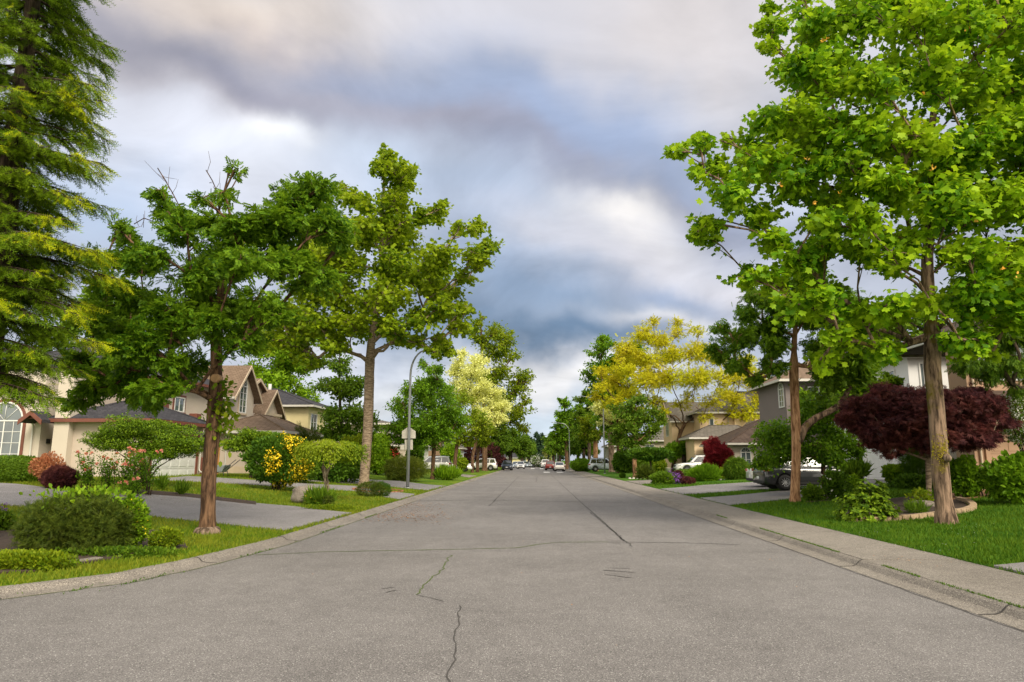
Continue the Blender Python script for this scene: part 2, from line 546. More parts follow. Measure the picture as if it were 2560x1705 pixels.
def crown_points(clumps, nodes, tips, nleaf, rng, twig_per=10, spread=.16, tw_r=.012, droop=0.0):
    """twigs and leaf seats filling every clump; returns leaf positions, outward directions, twig tubes"""
    vol = np.array([c[1] ** 2.2 * c[2] for c in clumps]); vol = vol / vol.sum()
    PP = []; DD = []; tw = []
    for ci, (c, r, dens, fl) in enumerate(clumps):
        n = max(8, int(nleaf * vol[ci])); k = max(4, int(twig_per * (r / .9) ** 1.2))
        src = tips.get(ci) or [0]
        st = np.array([nodes[src[-1 - (i % max(1, min(3, len(src))))]] for i in range(k)])
        e = runit(k, rng); e[:, 2] = e[:, 2] * .8 + .08
        en = c + e * r * rng.uniform(.45, 1.08, (k, 1)) * np.array([1, 1, fl])
        mid = (st + en) / 2 + np.array([0, 0, .10]) * r
        en2 = en.copy(); en2[:, 2] -= droop * r
        for i in range(k):
            tw.append(([st[i], mid[i], en2[i]], [tw_r * 1.6, tw_r, tw_r * .5]))
        ti = rng.integers(0, k, n); t = rng.uniform(.25, 1.05, n) ** .75
        t = t[:, None]
        p = (1 - t) ** 2 * st[ti] + 2 * t * (1 - t) * mid[ti] + t * t * en2[ti]
        p = p + rng.normal(size=(n, 3)) * r * spread * np.array([1, 1, .8])
        PP.append(p); dd = (en2[ti] - st[ti]); dd /= np.linalg.norm(dd, axis=1, keepdims=True) + 1e-6
        DD.append(dd)
    return np.concatenate(PP), np.concatenate(DD), tw
def make_tree(name, label, cat, base, trunk, clumps2d, r0, leaf, nleaf, lsize, lmat, bmat, fork_z=None, group=None,
              layers=2, deep=.85, seed=1, droop=0.0, ldroop=.25, flare=1.35, sway=.05, flat=.85, twig=10, spread=.16, bare=None, extra=None, upw=.9, rs=1.0):
    """base: world point; trunk: photograph pixels up the stem; clumps2d: (px, py, r_px[, density]) of the crown as photographed"""
    rng = np.random.default_rng(seed)
    Y = base.y
    tr = [np.array(base)] + [np.array(at(px, py, Y + dy)) for px, py, dy in [(t + (0,))[:3] for t in trunk]]
    cw = []
    xs = np.array([[c[0], c[1]] for c in clumps2d], float)
    cx = (xs[:, 0].min() + xs[:, 0].max()) / 2; cy = (xs[:, 1].min() + xs[:, 1].max()) / 2
    hw = (xs[:, 0].max() - xs[:, 0].min()) / 2 + 1; hh = (xs[:, 1].max() - xs[:, 1].min()) / 2 + 1
    sc = Y / FOC
    for i, c in enumerate(clumps2d):
        px, py, r = c[:3]; dens = c[3] if len(c) > 3 else 1.0
        q = max(0.05, 1 - ((px - cx) / hw) ** 2 * .85 - ((py - cy) / hh) ** 2 * .35)
        D = hw * sc * deep * math.sqrt(q)
        for L in range(layers):
            if layers == 1: dy = rng.uniform(-.3, .3) * D
            else:
                dy = (-1 + 2 * (L + rng.uniform(.15, .85)) / layers) * D
            jx, jy = rng.normal(size=2) * r * .25
            dy = max(dy, -Y * .42)
            p = np.array(at(px + jx * (L > 0), py + jy * (L > 0), Y + dy))
            # keep the real size the same at every depth
            cw.append((p, r * sc * rs * rng.uniform(.8, 1.12), dens, flat))
    if extra:
        for (x, y, z, r) in extra: cw.append((np.array((x, y, z)), r, 1.0, flat))
    fz = fork_z if fork_z is not None else tr[len(tr) // 2][2]
    nodes, rad, chains, tips = make_skeleton(tr, fz, cw, r0, sway, rng)
    P, D, tw = crown_points(cw, nodes, tips, nleaf, rng, twig, spread, .008 + r0 * .02, droop)
    if bare:
        for path in bare:
            pts = [np.array(at(a, b_, Y)) for a, b_ in path]
            tw.append((smooth_path(pts, .3), .014))
            for k in range(7):
                q = pts[0] + (pts[-1] - pts[0]) * rng.uniform(.3, .95)
                e = q + rng.normal(size=3) * .22 + np.array([0, 0, .2])
                tw.append(([q, (q + e) / 2 + rng.normal(size=3) * .03, e], [.007, .006, .004]))
    root = thing(name, label, cat, base, group)
    link('trunk', wood_mesh('trunk', nodes, rad, chains, tw, flare), bmat, root)
    n = len(P)
    Vd = D * .7 + runit(n, rng) * .7; Vd[:, 2] -= ldroop
    Wd = runit(n, rng) * .75; Wd[:, 2] += upw
    S = lsize * rng.uniform(.6, 1.25, n)
    link('crown', leaf_mesh('crown', P, Vd, Wd, S, leaf), lmat, root)
    return root
def copy_thing(root, loc, rz, scale, label, group=None, name=None):
    r = root.copy(); COL.objects.link(r)
    r.location = loc; r.rotation_euler = (0, 0, rz); r.scale = (scale, scale, scale) if not isinstance(scale, tuple) else scale
    r['label'] = label
    if group: r['group'] = group
    for ch in [o for o in COL.objects if o.parent == root]:
        c = ch.copy(); COL.objects.link(c); c.parent = r
        for g in [o for o in COL.objects if o.parent == ch]:
            d = g.copy(); COL.objects.link(d); d.parent = c
    return r

def blob_pts(n, rng, c, rx, ry, rz, rough=.18, shell=.7, flat_bottom=0.0, seed=0, box=2.0):
    e = runit(n, rng)
    if box != 2.0:
        k = (np.abs(e) ** box).sum(1) ** (-1 / box); e = e * k[:, None]
    nf = np.array([1 + rough * 2 * mnoise.noise(Vector((v[0] * 2.2 + seed, v[1] * 2.2, v[2] * 2.2))) + rough * mnoise.noise(Vector((v[0] * 5 + seed, v[1] * 5, v[2] * 5))) for v in e])
    rr = np.where(rng.uniform(size=n) < shell, rng.uniform(.86, 1.04, n), rng.uniform(.3, .9, n)) * nf
    p = e * rr[:, None]
    if flat_bottom: p[:, 2] = np.maximum(p[:, 2], -flat_bottom + rng.uniform(0, .1, n))
    return c + p * np.array([rx, ry, rz]), e / np.array([rx, ry, rz])
def make_bush(name, label, cat, box, leaf, n, ls, mat, basepx=None, Y=None, group=None, seed=1, rough=.18, depth=.85, stems=5, bmat=None,
              flowers=None, box_k=2.0, up=.3, shell=.7, lobes=None, lrand=.6, parts='foliage', base_z=None, flat=0.0, align=False):
    """box: pixel extent x0, y0, x1, y1 of the plant; its foot stands where the line through basepx meets the ground, or at depth Y"""
    rng = np.random.default_rng(seed)
    x0, y0, x1, y1 = box
    if Y is None:
        g = ground(*(basepx or ((x0 + x1) / 2, y1)))
        Y = g.y
    else:
        g = at((x0 + x1) / 2, y1, Y)
    a = at(x0, (y0 + y1) / 2, Y); b = at(x1, (y0 + y1) / 2, Y); t = at((x0 + x1) / 2, y0, Y); q = at((x0 + x1) / 2, y1, Y)
    rx = (b.x - a.x) / 2; cz = (t.z + q.z) / 2; rz = (t.z - q.z) / 2
    cx = (a.x + b.x) / 2
    foot = Vector((cx, Y, G(cx, Y) if base_z is None else base_z))
    root = thing(name, label, cat, foot, group)
    if lobes is None:
        P, Nn = blob_pts(n, rng, np.array((cx, Y, cz)), rx, rx * depth, rz, rough, shell, flat, seed, box_k)
    else:
        PP = []; NN = []
        tot = sum(l[2] ** 2 for l in lobes)
        for (fx, fz, fr) in lobes:
            c = np.array((cx + fx * rx, Y + rng.uniform(-.5, .5) * rx * depth * (1 - abs(fx) * .7), cz + fz * rz))
            for yy in (0, 1):
                c2 = c.copy(); c2[1] = Y + (rng.uniform(.0, .6) if yy else -rng.uniform(0, .6)) * rx * depth
                p_, n_ = blob_pts(max(10, int(n * fr ** 2 / tot / 2)), rng, c2, rx * fr, rx * fr, min(rx, rz) * fr, rough, shell, flat, seed, box_k)
                PP.append(p_); NN.append(n_)
        P = np.concatenate(PP); Nn = np.concatenate(NN)
    ok = P[:, 2] > foot.z - .02
    P = P[ok]; Nn = Nn[ok]
    m = len(P)
    Nn = Nn / np.linalg.norm(Nn, axis=1, keepdims=True)
    Vd = Nn * .7 + runit(m, rng) * lrand; Vd[:, 2] += up
    Wd = runit(m, rng) * .6 + Nn * .5; Wd[:, 2] += .5
    if align: Vd = runit(m, rng) + Nn * .35; Wd = Nn + runit(m, rng) * .45
    link(parts, leaf_mesh(parts, P, Vd, Wd, ls * rng.uniform(.6, 1.25, m), leaf), mat, root)
    sb = MB()
    for k in range(stems):
        e = P[rng.integers(0, m)]
        f = np.array(foot) + np.array([rng.uniform(-.12, .12) * rx, rng.uniform(-.12, .12) * rx, -.05])
        md = (f * .6 + e * .4); md[2] = f[2] * .4 + e[2] * .6
        sb.tube([f, md, e * .8 + md * .2], [min(.05, .05 * rx), min(.03, .03 * rx), .006], 5, cap=False)
    if stems: sb.build('stem', bmat or M_TWIG, root)
    if flowers:
        fm, fn, fs, ft, region = flowers
        cand = P[region(P, cx, cz, rx, rz)] if region else P
        cn = Nn[region(P, cx, cz, rx, rz)] if region else Nn
        out = ((cand - np.array((cx, Y, cz))) / np.array((rx, rx * depth, rz)))
        okk = np.linalg.norm(out, axis=1) > .8
        cand = cand[okk]; cn = cn[okk]
        if len(cand):
            ii = rng.integers(0, len(cand), fn)
            jit = rng.normal(size=(fn, 3)) * fs * .8
            c = cand[ii] + cn[ii] * fs * .6 + jit
            link('blossom', leaf_mesh('blossom', c, runit(fn, rng), cn[ii] + runit(fn, rng) * .5, fs * rng.uniform(.7, 1.3, fn), ft), fm, root)
    return root

# ------------------------------------------------------------------ houses
def F(face, plane):
    if face == '-y': return lambda a, o, z: (a, plane - o, z)
    if face == '+x': return lambda a, o, z: (plane + o, a, z)
    if face == '-x': return lambda a, o, z: (plane - o, a, z)
def fbox(mb, f, a0, a1, o0, o1, z0, z1):
    p = [f(a0, o0, z0), f(a1, o0, z0), f(a1, o1, z0), f(a0, o1, z0), f(a0, o0, z1), f(a1, o0, z1), f(a1, o1, z1), f(a0, o1, z1)]
    # mirrored faces are made consistent afterwards
    mb.hexa(p)
def window(root, face, plane, a0, a1, z0, z1, grid=(2, 3), arch=False, trim=None, dark=.0, blinds=True):
    """frame proud of the wall, panes set back inside it, muntins across"""
    f = F(face, plane); t = .07
    fr = MB()
    zs = z1
    if arch:
        zs = z1 - (a1 - a0) / 2
        n = 14; ca = (a0 + a1) / 2; R_ = (a1 - a0) / 2
        for i in range(n):
            u, v = math.pi * i / n, math.pi * (i + 1) / n
            q = [(ca - R_ * math.cos(u), zs + R_ * math.sin(u)), (ca - R_ * math.cos(v), zs + R_ * math.sin(v)),
                 (ca - (R_ - t) * math.cos(v), zs + (R_ - t) * math.sin(v)), (ca - (R_ - t) * math.cos(u), zs + (R_ - t) * math.sin(u))]
            fr.hexa([f(x, .003, z) for x, z in q] + [f(x, .07, z) for x, z in q])
        for ang in (45, 90, 135):
            u = R2(ang); e = (ca - (R_ - t) * math.cos(u), zs + (R_ - t) * math.sin(u))
            fr.tube([f(ca, .03, zs), f(e[0], .03, e[1])], .014, 4)
    else:
        fbox(fr, f, a0, a1, .003, .07, z1 - t, z1)
    fbox(fr, f, a0, a0 + t, .003, .07, z0, zs - (0 if arch else t)); fbox(fr, f, a1 - t, a1, .003, .07, z0, zs - (0 if arch else t))
    fbox(fr, f, a0 + t, a1 - t, .003, .07, z0, z0 + t)
    if arch: fbox(fr, f, a0 + t, a1 - t, .003, .06, zs - .03, zs + .03)
    gx, gz = grid
    for i in range(1, gx):
        a = a0 + (a1 - a0) * i / gx; w = .025 if gx % 2 == 0 and i == gx // 2 else .012
        fbox(fr, f, a - w, a + w, .006, .045, z0 + t, zs - (.03 if arch else t))
    for i in range(1, gz):
        z = z0 + (zs - z0) * i / gz
        fbox(fr, f, a0 + t, a1 - t, .009, .040, z - .012, z + .012)
    frame = fr.build('window', M_WHITE, root)
    gl = MB()
    if arch:
        pl = [(a0 + t, z0 + t), (a1 - t, z0 + t)] + [(ca + (R_ - t) * math.cos(math.pi * i / 16), zs + (R_ - t) * math.sin(math.pi * i / 16)) for i in range(17)]
    else: pl = [(a0 + t, z0 + t), (a1 - t, z0 + t), (a1 - t, z1 - t), (a0 + t, z1 - t)]
    gl.add([f(a, .004 + .012, z) for a, z in pl], [tuple(range(len(pl)))])
    gl.build('pane', M_GLASS, frame)
    if trim:
        tb = MB(); w = .13
        if arch:
            n = 14
            for i in range(n):
                u, v = math.pi * i / n, math.pi * (i + 1) / n
                q = [(ca - (R_ + w) * math.cos(u), zs + (R_ + w) * math.sin(u)), (ca - (R_ + w) * math.cos(v), zs + (R_ + w) * math.sin(v)),
                     (ca - R_ * math.cos(v), zs + R_ * math.sin(v)), (ca - R_ * math.cos(u), zs + R_ * math.sin(u))]
                tb.hexa([f(x, .003, z) for x, z in q] + [f(x, .05, z) for x, z in q])
            fbox(tb, f, a0 - w, a0, .003, .05, z0, zs); fbox(tb, f, a1, a1 + w, .003, .05, z0, zs)
        else:
            fbox(tb, f, a0 - w, a0, .003, .05, z0, z1); fbox(tb, f, a1, a1 + w, .003, .05, z0, z1)
            fbox(tb, f, a0 - w, a1 + w, .003, .05, z1, z1 + w)
        fbox(tb, f, a0 - w, a1 + w, .003, .09, z0 - w, z0)
        tb.build('trim', trim, frame)
    return frame
def garage_door(root, face, plane, a0, a1, z0, z1, mat, rows=4, colsn=4, slat=False, trim=None):
    f = F(face, plane); b = MB()
    if slat:
        n = 14
        for i in range(n):
            z = z0 + (z1 - z0) * i / n
            q = [(.004, z), (.05, z), (.022, z + (z1 - z0) / n - .006), (.004, z + (z1 - z0) / n - .006)]
            b.hexa([f(a0, q[0][0], q[0][1]), f(a1, q[0][0], q[0][1]), f(a1, q[1][0], q[1][1]), f(a0, q[1][0], q[1][1]),
                    f(a0, q[3][0], q[3][1]), f(a1, q[3][0], q[3][1]), f(a1, q[2][0], q[2][1]), f(a0, q[2][0], q[2][1])])
    else:
        for i in range(rows):
            za = z0 + (z1 - z0) * i / rows; zb = z0 + (z1 - z0) * (i + 1) / rows - .012
            fbox(b, f, a0, a1, .004, .03, za, zb)
            for j in range(colsn):
                w = (a1 - a0) / colsn
                fbox(b, f, a0 + j * w + .1, a0 + (j + 1) * w - .1, .03, .045, za + .1, zb - .1)
    d = b.build('garage_door', mat, root)
    t = MB()
    fbox(t, f, a0 - .16, a0, .004, .09, z0, z1 + .16); fbox(t, f, a1, a1 + .16, .004, .09, z0, z1 + .16); fbox(t, f, a0, a1, .004, .085, z1, z1 + .16)
    t.build('door_frame', trim or M_WHITE, root)
    return d
def walls(root, x0, x1, y0, y1, z0, z1, mat, name='wall'):
    b = MB(); b.box(x0, x1, y0, y1, z0, z1); return b.build(name, mat, root)
def hip_roof(root, x0, x1, y0, y1, ze, pitch, mat, oh=.45, fasc=None, top=None):
    X0, X1, Y0, Y1 = x0 - oh, x1 + oh, y0 - oh, y1 + oh
    w, l = X1 - X0, Y1 - Y0; h = min(w, l) / 2 * pitch
    if top is not None: h = min(h, top)
    b = MB(); zt = ze + .10
    if w < l: r = [((X0 + X1) / 2, Y0 + w / 2, zt + h), ((X0 + X1) / 2, Y1 - w / 2, zt + h)]
    else: r = [(X0 + l / 2, (Y0 + Y1) / 2, zt + h), (X1 - l / 2, (Y0 + Y1) / 2, zt + h)]
    v = [(X0, Y0, zt), (X1, Y0, zt), (X1, Y1, zt), (X0, Y1, zt)] + r + [(X0, Y0, ze), (X1, Y0, ze), (X1, Y1, ze), (X0, Y1, ze)]
    if w < l: fs = [(0, 1, 4), (1, 2, 5, 4), (2, 3, 5), (3, 0, 4, 5)]
    else: fs = [(0, 1, 5, 4), (1, 2, 5), (2, 3, 4, 5), (3, 0, 4)]
    fs += [(6, 7, 1, 0), (7, 8, 2, 1), (8, 9, 3, 2), (9, 6, 0, 3), (9, 8, 7, 6)]
    b.add(v, fs); ro = b.build('roof', mat, root)
    g = MB(); t = .12; zz0, zz1 = ze - .10, ze + .07
    g.box(X0 - t, X1 + t, Y0 - t, Y0 - .003, zz0, zz1); g.box(X0 - t, X1 + t, Y1 + .003, Y1 + t, zz0, zz1)
    g.box(X0 - t, X0 - .003, Y0 - .003, Y1 + .003, zz0, zz1); g.box(X1 + .003, X1 + t, Y0 - .003, Y1 + .003, zz0, zz1)
    g.build('gutter', fasc or M_GUTTER, root)
    # ridge caps
    c = MB()
    P = [Vector(p) for p in v]
    rr_ = [(0, 4), (3, 5 if w < l else 4), (1, 4 if w < l else 5), (2, 5), (4, 5)]
    for i, j in rr_: c.tube([P[i] + Vector((0, 0, .01)), P[j] + Vector((0, 0, .01))], .06, 5)
    c.build('ridge_cap', mat, ro)
    return ro
def gable_roof(root, x0, x1, y0, y1, ze, pitch, axis, mat, wmat, oh=.4, rake=None, gutter=True, over_ends=.35, ends=(1, 1)):
    """ridge along axis; wall triangles under both ends"""
    th = .14
    if axis == 'x': a0, a1, b0, b1 = x0, x1, y0, y1; Q = lambda a, b, z: (a, b, z)
    else: a0, a1, b0, b1 = y0, y1, x0, x1; Q = lambda a, b, z: (b, a, z)
    bm = (b0 + b1) / 2; hw = (b1 - b0) / 2; H = hw * pitch
    A0, A1 = a0 - over_ends, a1 + over_ends
    lo = ze - oh * pitch
    m = MB()
    for s in (-1, 1):
        be = bm + s * (hw + oh); bi = bm
        m.hexa([Q(A0, be, lo), Q(A1, be, lo), Q(A1, bi, ze + H), Q(A0, bi, ze + H), Q(A0, be, lo + th), Q(A1, be, lo + th), Q(A1, bi, ze + H + th), Q(A0, bi, ze + H + th)])
    ro = m.build('roof', mat, root)
    for e, (aa, ab) in enumerate(((a0, a0 + .15), (a1 - .15, a1))):
        if ends[e]:
            w = MB(); w.prism([Q(aa, b0, ze), Q(aa, b1, ze), Q(aa, bm, ze + H - .01)], Vector(Q(ab, 0, 0)) - Vector(Q(aa, 0, 0))); w.build('gable_wall', wmat, root)
    for aa in (A0, A1):
        r = MB()
        o0, o1 = (aa - .05, aa - .003) if aa == A0 else (aa + .003, aa + .05)
        for s in (-1, 1):
            be = bm + s * (hw + oh + .02)
            r.hexa([Q(o0, be, lo - .10), Q(o1, be, lo - .10), Q(o1, bm, ze + H - .08), Q(o0, bm, ze + H - .08), Q(o0, be, lo + th - .01), Q(o1, be, lo + th - .01), Q(o1, bm, ze + H + th - .01), Q(o0, bm, ze + H + th - .01)])
        r.build('rake_board', rake or M_CREAMTRIM, root)
    if gutter:
        for s in (-1, 1):
            g = MB(); be = bm + s * (hw + oh); p, q = sorted((be + s * .003, be + s * .12))
            c = [Q(A0, p, lo - .02), Q(A1, q, lo + .13)]
            g.box(min(c[0][0], c[1][0]), max(c[0][0], c[1][0]), min(c[0][1], c[1][1]), max(c[0][1], c[1][1]), lo - .02, lo + .12)
            g.build('gutter', M_GUTTER, root)
    return ro
def downspout(root, face, plane, a, ztop, zbot, mat=None):
    f = F(face, plane)
    b = MB(); b.tube([f(a, .35, ztop), f(a, .28, ztop - .12), f(a, .07, ztop - .4), f(a, .07, ztop - .7), f(a, .07, zbot + .35), f(a, .10, zbot + .2), f(a - .1, .35, zbot + .08)], .045, 6)
    b.build('downspout', mat or M_GUTTER, root)

# ------------------------------------------------------------------ cars
CARMAT = {}
def carpaint(name, col, rough=.3):
    if name not in CARMAT:
        m, N, out = newmat(name)
        prin(N, out, col, rough, .25, coat=1.0); CARMAT[name] = m
    return CARMAT[name]
def make_car(label, cat, kind, paint, loc, rz, L, Wd, H, plate=True, name='parked_car', group='cars parked along the street', dark_sill=True):
    """local x runs from the tail (-L/2) to the nose (+L/2)"""
    root = thing(name, label, cat, loc, group, rz)
    hw = Wd / 2; wr = .345 if kind == 'suv' else .315
    wb = L * .58; xr, xf = -wb / 2 - L * .01, wb / 2 - L * .01
    sill = .24 if kind == 'suv' else .2
    belt = H * (.60 if kind == 'suv' else .62)
    # lower body stations: x, top z, half width factor
    if kind == 'suv': st = [(-.5, belt * .80, .80), (-.49, belt * .95, .90), (-.46, belt, .97), (-.3, belt, 1), (0, belt, 1), (.2, belt * .985, 1), (.33, belt * .95, .98), (.43, belt * .88, .93), (.475, belt * .78, .86), (.5, belt * .60, .74)]
    elif kind == 'hatch': st = [(-.5, belt * .75, .80), (-.485, belt * .92, .9), (-.45, belt, .96), (-.3, belt, 1), (0, belt, 1), (.2, belt * .97, 1), (.34, belt * .88, .97), (.44, belt * .78, .9), (.48, belt * .68, .82), (.5, belt * .55, .72)]
    elif kind == 'truck': st = [(-.5, belt * .98, .95), (-.3, belt, 1), (0, belt, 1), (.2, belt, 1), (.4, belt * .98, .98), (.49, belt * .92, .93), (.5, belt * .6, .88)]
    else: st = [(-.5, belt * .78, .80), (-.485, belt * .97, .9), (-.44, belt * 1.03, .95), (-.32, belt * 1.03, 1), (-.2, belt, 1), (0, belt, 1), (.18, belt * .97, 1), (.33, belt * .88, .97), (.44, belt * .78, .9), (.48, belt * .68, .82), (.5, belt * .5, .72)]
    sx = np.array([s[0] for s in st]) * L
    xs = sorted(set([float(v) for v in sx] + [xr + k * .12 for k in range(-4, 5)] + [xf + k * .12 for k in range(-4, 5)] + [0.0, L * .1, -L * .1]))
    xs = [x for x in xs if -L / 2 <= x <= L / 2]
    ztop = np.interp(xs, sx, [s[1] for s in st]); wf = np.interp(xs, sx, [s[2] for s in st])
    b = MB(); rows = []
    for x, zt, w in zip(xs, ztop, wf):
        bot = sill
        e = abs(abs(x) - L / 2)
        if e < .12: bot = sill + .10 * (1 - e / .12)
        for xw in (xr, xf):
            a = wr + .06
            if abs(x - xw) < a: bot = max(bot, wr + math.sqrt(a * a - (x - xw) ** 2))
        bot = min(bot, zt - .08)
        W_ = hw * w; h = zt - bot
        pts = [(0, bot), (W_ * .90, bot), (W_ * .985, bot + .08 * h), (W_, bot + .45 * h), (W_ * .985, bot + .68 * h), (W_ * .955, bot + .9 * h), (W_ * .88, zt - .012), (W_ * .6, zt + .012), (0, zt + .02)]
        rows.append([(x, y, z) for y, z in pts] + [(x, -y, z) for y, z in pts[-2:0:-1]])
    n = len(rows[0]); vs = [p for r in rows for p in r]
    fs = [(i * n + k, i * n + (k + 1) % n, (i + 1) * n + (k + 1) % n, (i + 1) * n + k) for i in range(len(rows) - 1) for k in range(n)]
    fs += [tuple(range(n))[::-1], tuple(range((len(rows) - 1) * n, len(rows) * n))]
    b.add(vs, fs, True)
    # cabin
    if kind == 'suv': xb0, xt0, xt1, xb1 = -.485 * L, -.43 * L, .06 * L, .22 * L
    elif kind == 'hatch': xb0, xt0, xt1, xb1 = -.47 * L, -.38 * L, .06 * L, .25 * L
    elif kind == 'truck': xb0, xt0, xt1, xb1 = -.12 * L, -.10 * L, .16 * L, .25 * L
    else: xb0, xt0, xt1, xb1 = -.37 * L, -.2 * L, .06 * L, .24 * L
    yb, yt = hw * .93, hw * .70
    zb_ = belt - .03; zt_ = H - .03
    crn = []
    for i in range(7):
        t = i / 6
        xb = xb0 + (xb1 - xb0) * t; xt = xt0 + (xt1 - xt0) * t
        bow = .03 * math.sin(math.pi * t)
        tf = 1 - .06 * (2 * t - 1) ** 2
        ring = [(xb, yb * tf, zb_), (xb * .5 + xt * .5, (yb + yt) / 2 * tf + .02, (zb_ + zt_) / 2), (xt, yt * tf, zt_ - .03 + bow), (xt, (yt - .1) * tf, zt_ + .005 + bow), (xt, 0, zt_ + .03 + bow)]
        crn.append(ring + [(x, -y, z) for x, y, z in ring[-2::-1]])
    n = len(crn[0]); vs = [p for r in crn for p in r]
    fs = [(i * n + k, (i + 1) * n + k, (i + 1) * n + k + 1, i * n + k + 1) for i in range(6) for k in range(n - 1)]
    fs += [tuple(range(n)), tuple(range(6 * n, 7 * n))[::-1]]
    b.add(vs, fs, True)
    b.build('body', paint, root, world=False)
    # glass
    def quad(p00, p10, p11, p01, u0, u1, v0, v1, off):
        P = lambda u, v: (Vector(p00) * (1 - u) * (1 - v) + Vector(p10) * u * (1 - v) + Vector(p11) * u * v + Vector(p01) * (1 - u) * v)
        q = [P(u0, v0), P(u1, v0), P(u1, v1), P(u0, v1)]
        o = Vector(off)
        return [p + o for p in q]
    for s in (-1, 1):
        c = [(xb0, yb * s * .955, zb_), (xb1, yb * s * .955, zb_), (xt1, yt * s * .955, zt_ - .03), (xt0, yt * s * .955, zt_ - .03)]
        spl = [(.05, .30), (.33, .60), (.63, .93)] if kind in ('suv', 'hatch') else ([(.1, .5), (.54, .92)])
        for u0, u1 in spl:
            g = MB(); q = quad(*c, u0, u1, .12, .90, (0, s * .055, 0)); g.prism(q, (0, -s * .02, 0)); g.build('side_window', M_CARGLASS, root, world=False)
    g = MB(); q = quad((xb1, -yb * .9, zb_), (xb1, yb * .9, zb_), (xt1, yt * .9, zt_), (xt1, -yt * .9, zt_), .03, .97, .08, .93, (.025, 0, .015)); g.prism(q, (-.02, 0, -.01)); g.build('windscreen', M_CARGLASS, root, world=False)
    g = MB(); q = quad((xb0, -yb * .9, zb_), (xb0, yb * .9, zb_), (xt0, yt * .9, zt_), (xt0, -yt * .9, zt_), .06, .94, .15, .9, (-.025, 0, .012)); g.prism(q, (.02, 0, -.005)); g.build('rear_window', M_CARGLASS, root, world=False)
    # wheels
    for xw in (xr, xf):
        for s in (-1, 1):
            t = MB(); y = s * (hw - .12)
            t.lathe((xw, y, wr), [(wr * .62, -.10), (wr * .93, -.11), (wr, -.08), (wr, .08), (wr * .93, .11), (wr * .62, .10)], 26, 'y')
            ty = t.build('wheel', M_TYRE, root, world=False)
            r = MB()
            r.lathe((xw, y, wr), [(wr * .67, s * .10), (wr * .60, s * .075), (wr * .58, -s * .05), (.0, -s * .05)], 22, 'y')
            for k in range(10):
                a = 2 * math.pi * k / 10; d = Vector((math.cos(a), 0, math.sin(a))); p = Vector((-math.sin(a), 0, math.cos(a)))
                c0_ = Vector((xw, y + s * .06, wr)) + d * wr * .12; c1_ = Vector((xw, y + s * .085, wr)) + d * wr * .63
                r.hexa([c0_ - p * .016, c0_ + p * .016, c1_ + p * .012, c1_ - p * .012] + [v + Vector((0, s * .012, 0)) for v in (c0_ - p * .016, c0_ + p * .016, c1_ + p * .012, c1_ - p * .012)])
            r.cyl((xw, y + s * .065, wr), (0, 1, 0), wr * .17, .04, 14)
            r.build('rim', M_RIM, ty, world=False)
    # dark underside and arches
    u = MB(); u.box(-L * .46, L * .46, -hw * .8, hw * .8, sill - .03, sill + .25)
    for s in (-1, 1):
        for xw in (xr, xf):
            u.lathe((xw, s * (hw - .28), wr), [(0.0, -.12), (wr + .05, -.12), (wr + .05, .12 + .0)], 22, 'y')
    u.build('underbody', M_TYRE, root, world=False)
    if dark_sill:
        q = MB()
        for s in (-1, 1): q.box(xr + wr + .1, xf - wr - .1, min(s * hw * .96, s * (hw + .006)), max(s * hw * .96, s * (hw + .006)), sill + .0, sill + .12)
        q.build('sill', M_TYRE, root, world=False)
    # lamps, plate, mirrors, handles
    zl = belt * .72
    for s in (-1, 1):
        h = MB(); h.hexa([(L * .45, s * hw * .50, zl - .06), (L * .45, s * hw * .93, zl - .02), (L * .40, s * hw * .965, zl), (L * .40, s * hw * .5, zl),
                          (L * .485, s * hw * .50, zl + .0), (L * .455, s * hw * .9, zl + .05), (L * .40, s * hw * .955, zl + .10), (L * .44, s * hw * .5, zl + .10)])
        h.build('headlight', M_LAMPGLASS, root, world=False)
        zt2 = belt * .88
        tl = MB(); tl.box(-L * .5 - .004, -L * .445, min(s * hw * .72, s * hw * .955), max(s * hw * .72, s * hw * .955), zt2 - .07, zt2 + .07); tl.build('tail_light', M_TAIL, root, bevel=.02, world=False)
        mi = MB(); mi.box(L * .155, L * .155 + .12, min(s * hw * .95, s * (hw + .16)), max(s * hw * .95, s * (hw + .16)), belt - .02, belt + .14); mi.build('mirror', paint, root, bevel=.03, world=False)
        for hx in (-.12, .06):
            if kind == 'truck' and hx < 0: continue
            k = MB(); k.box(hx * L, hx * L + .16, min(s * hw * .97, s * (hw + .015)), max(s * hw * .97, s * (hw + .015)), belt - .16, belt - .13); k.build('door_handle', paint, root, bevel=.008, world=False)
    gr = MB(); gr.box(L * .485, L * .5 + .004, -hw * .42, hw * .42, zl - .14, zl + .04); gr.box(L * .485, L * .5 + .01, -hw * .6, hw * .6, sill + .08, sill + .22); gr.build('grille', M_TYRE, root, world=False)
    rb = MB(); rb.box(-L * .5 - .02, -L * .46, -hw * .75, hw * .75, sill + .02, sill + .16); rb.build('rear_bumper', M_TYRE, root, bevel=.02, world=False)
    if plate:
        for x in (-L * .5 - .016, L * .5 + .012):
            p = MB(); p.box(x - .006, x + .006, -.15, .15, sill + .24, sill + .36); p.build('licence_plate', M_PLATE, root, world=False)
    if kind == 'suv':
        rr = MB()
        for s in (-1, 1): rr.tube([(xt0 + .1, s * (yt - .06), H + .0), (xt0 + .25, s * (yt - .06), H + .055), (xt1 - .3, s * (yt - .06), H + .06), (xt1 - .1, s * (yt - .06), H + .0)], .018, 5)
        rr.build('roof_rail', M_TYRE, root, world=False)
    return root
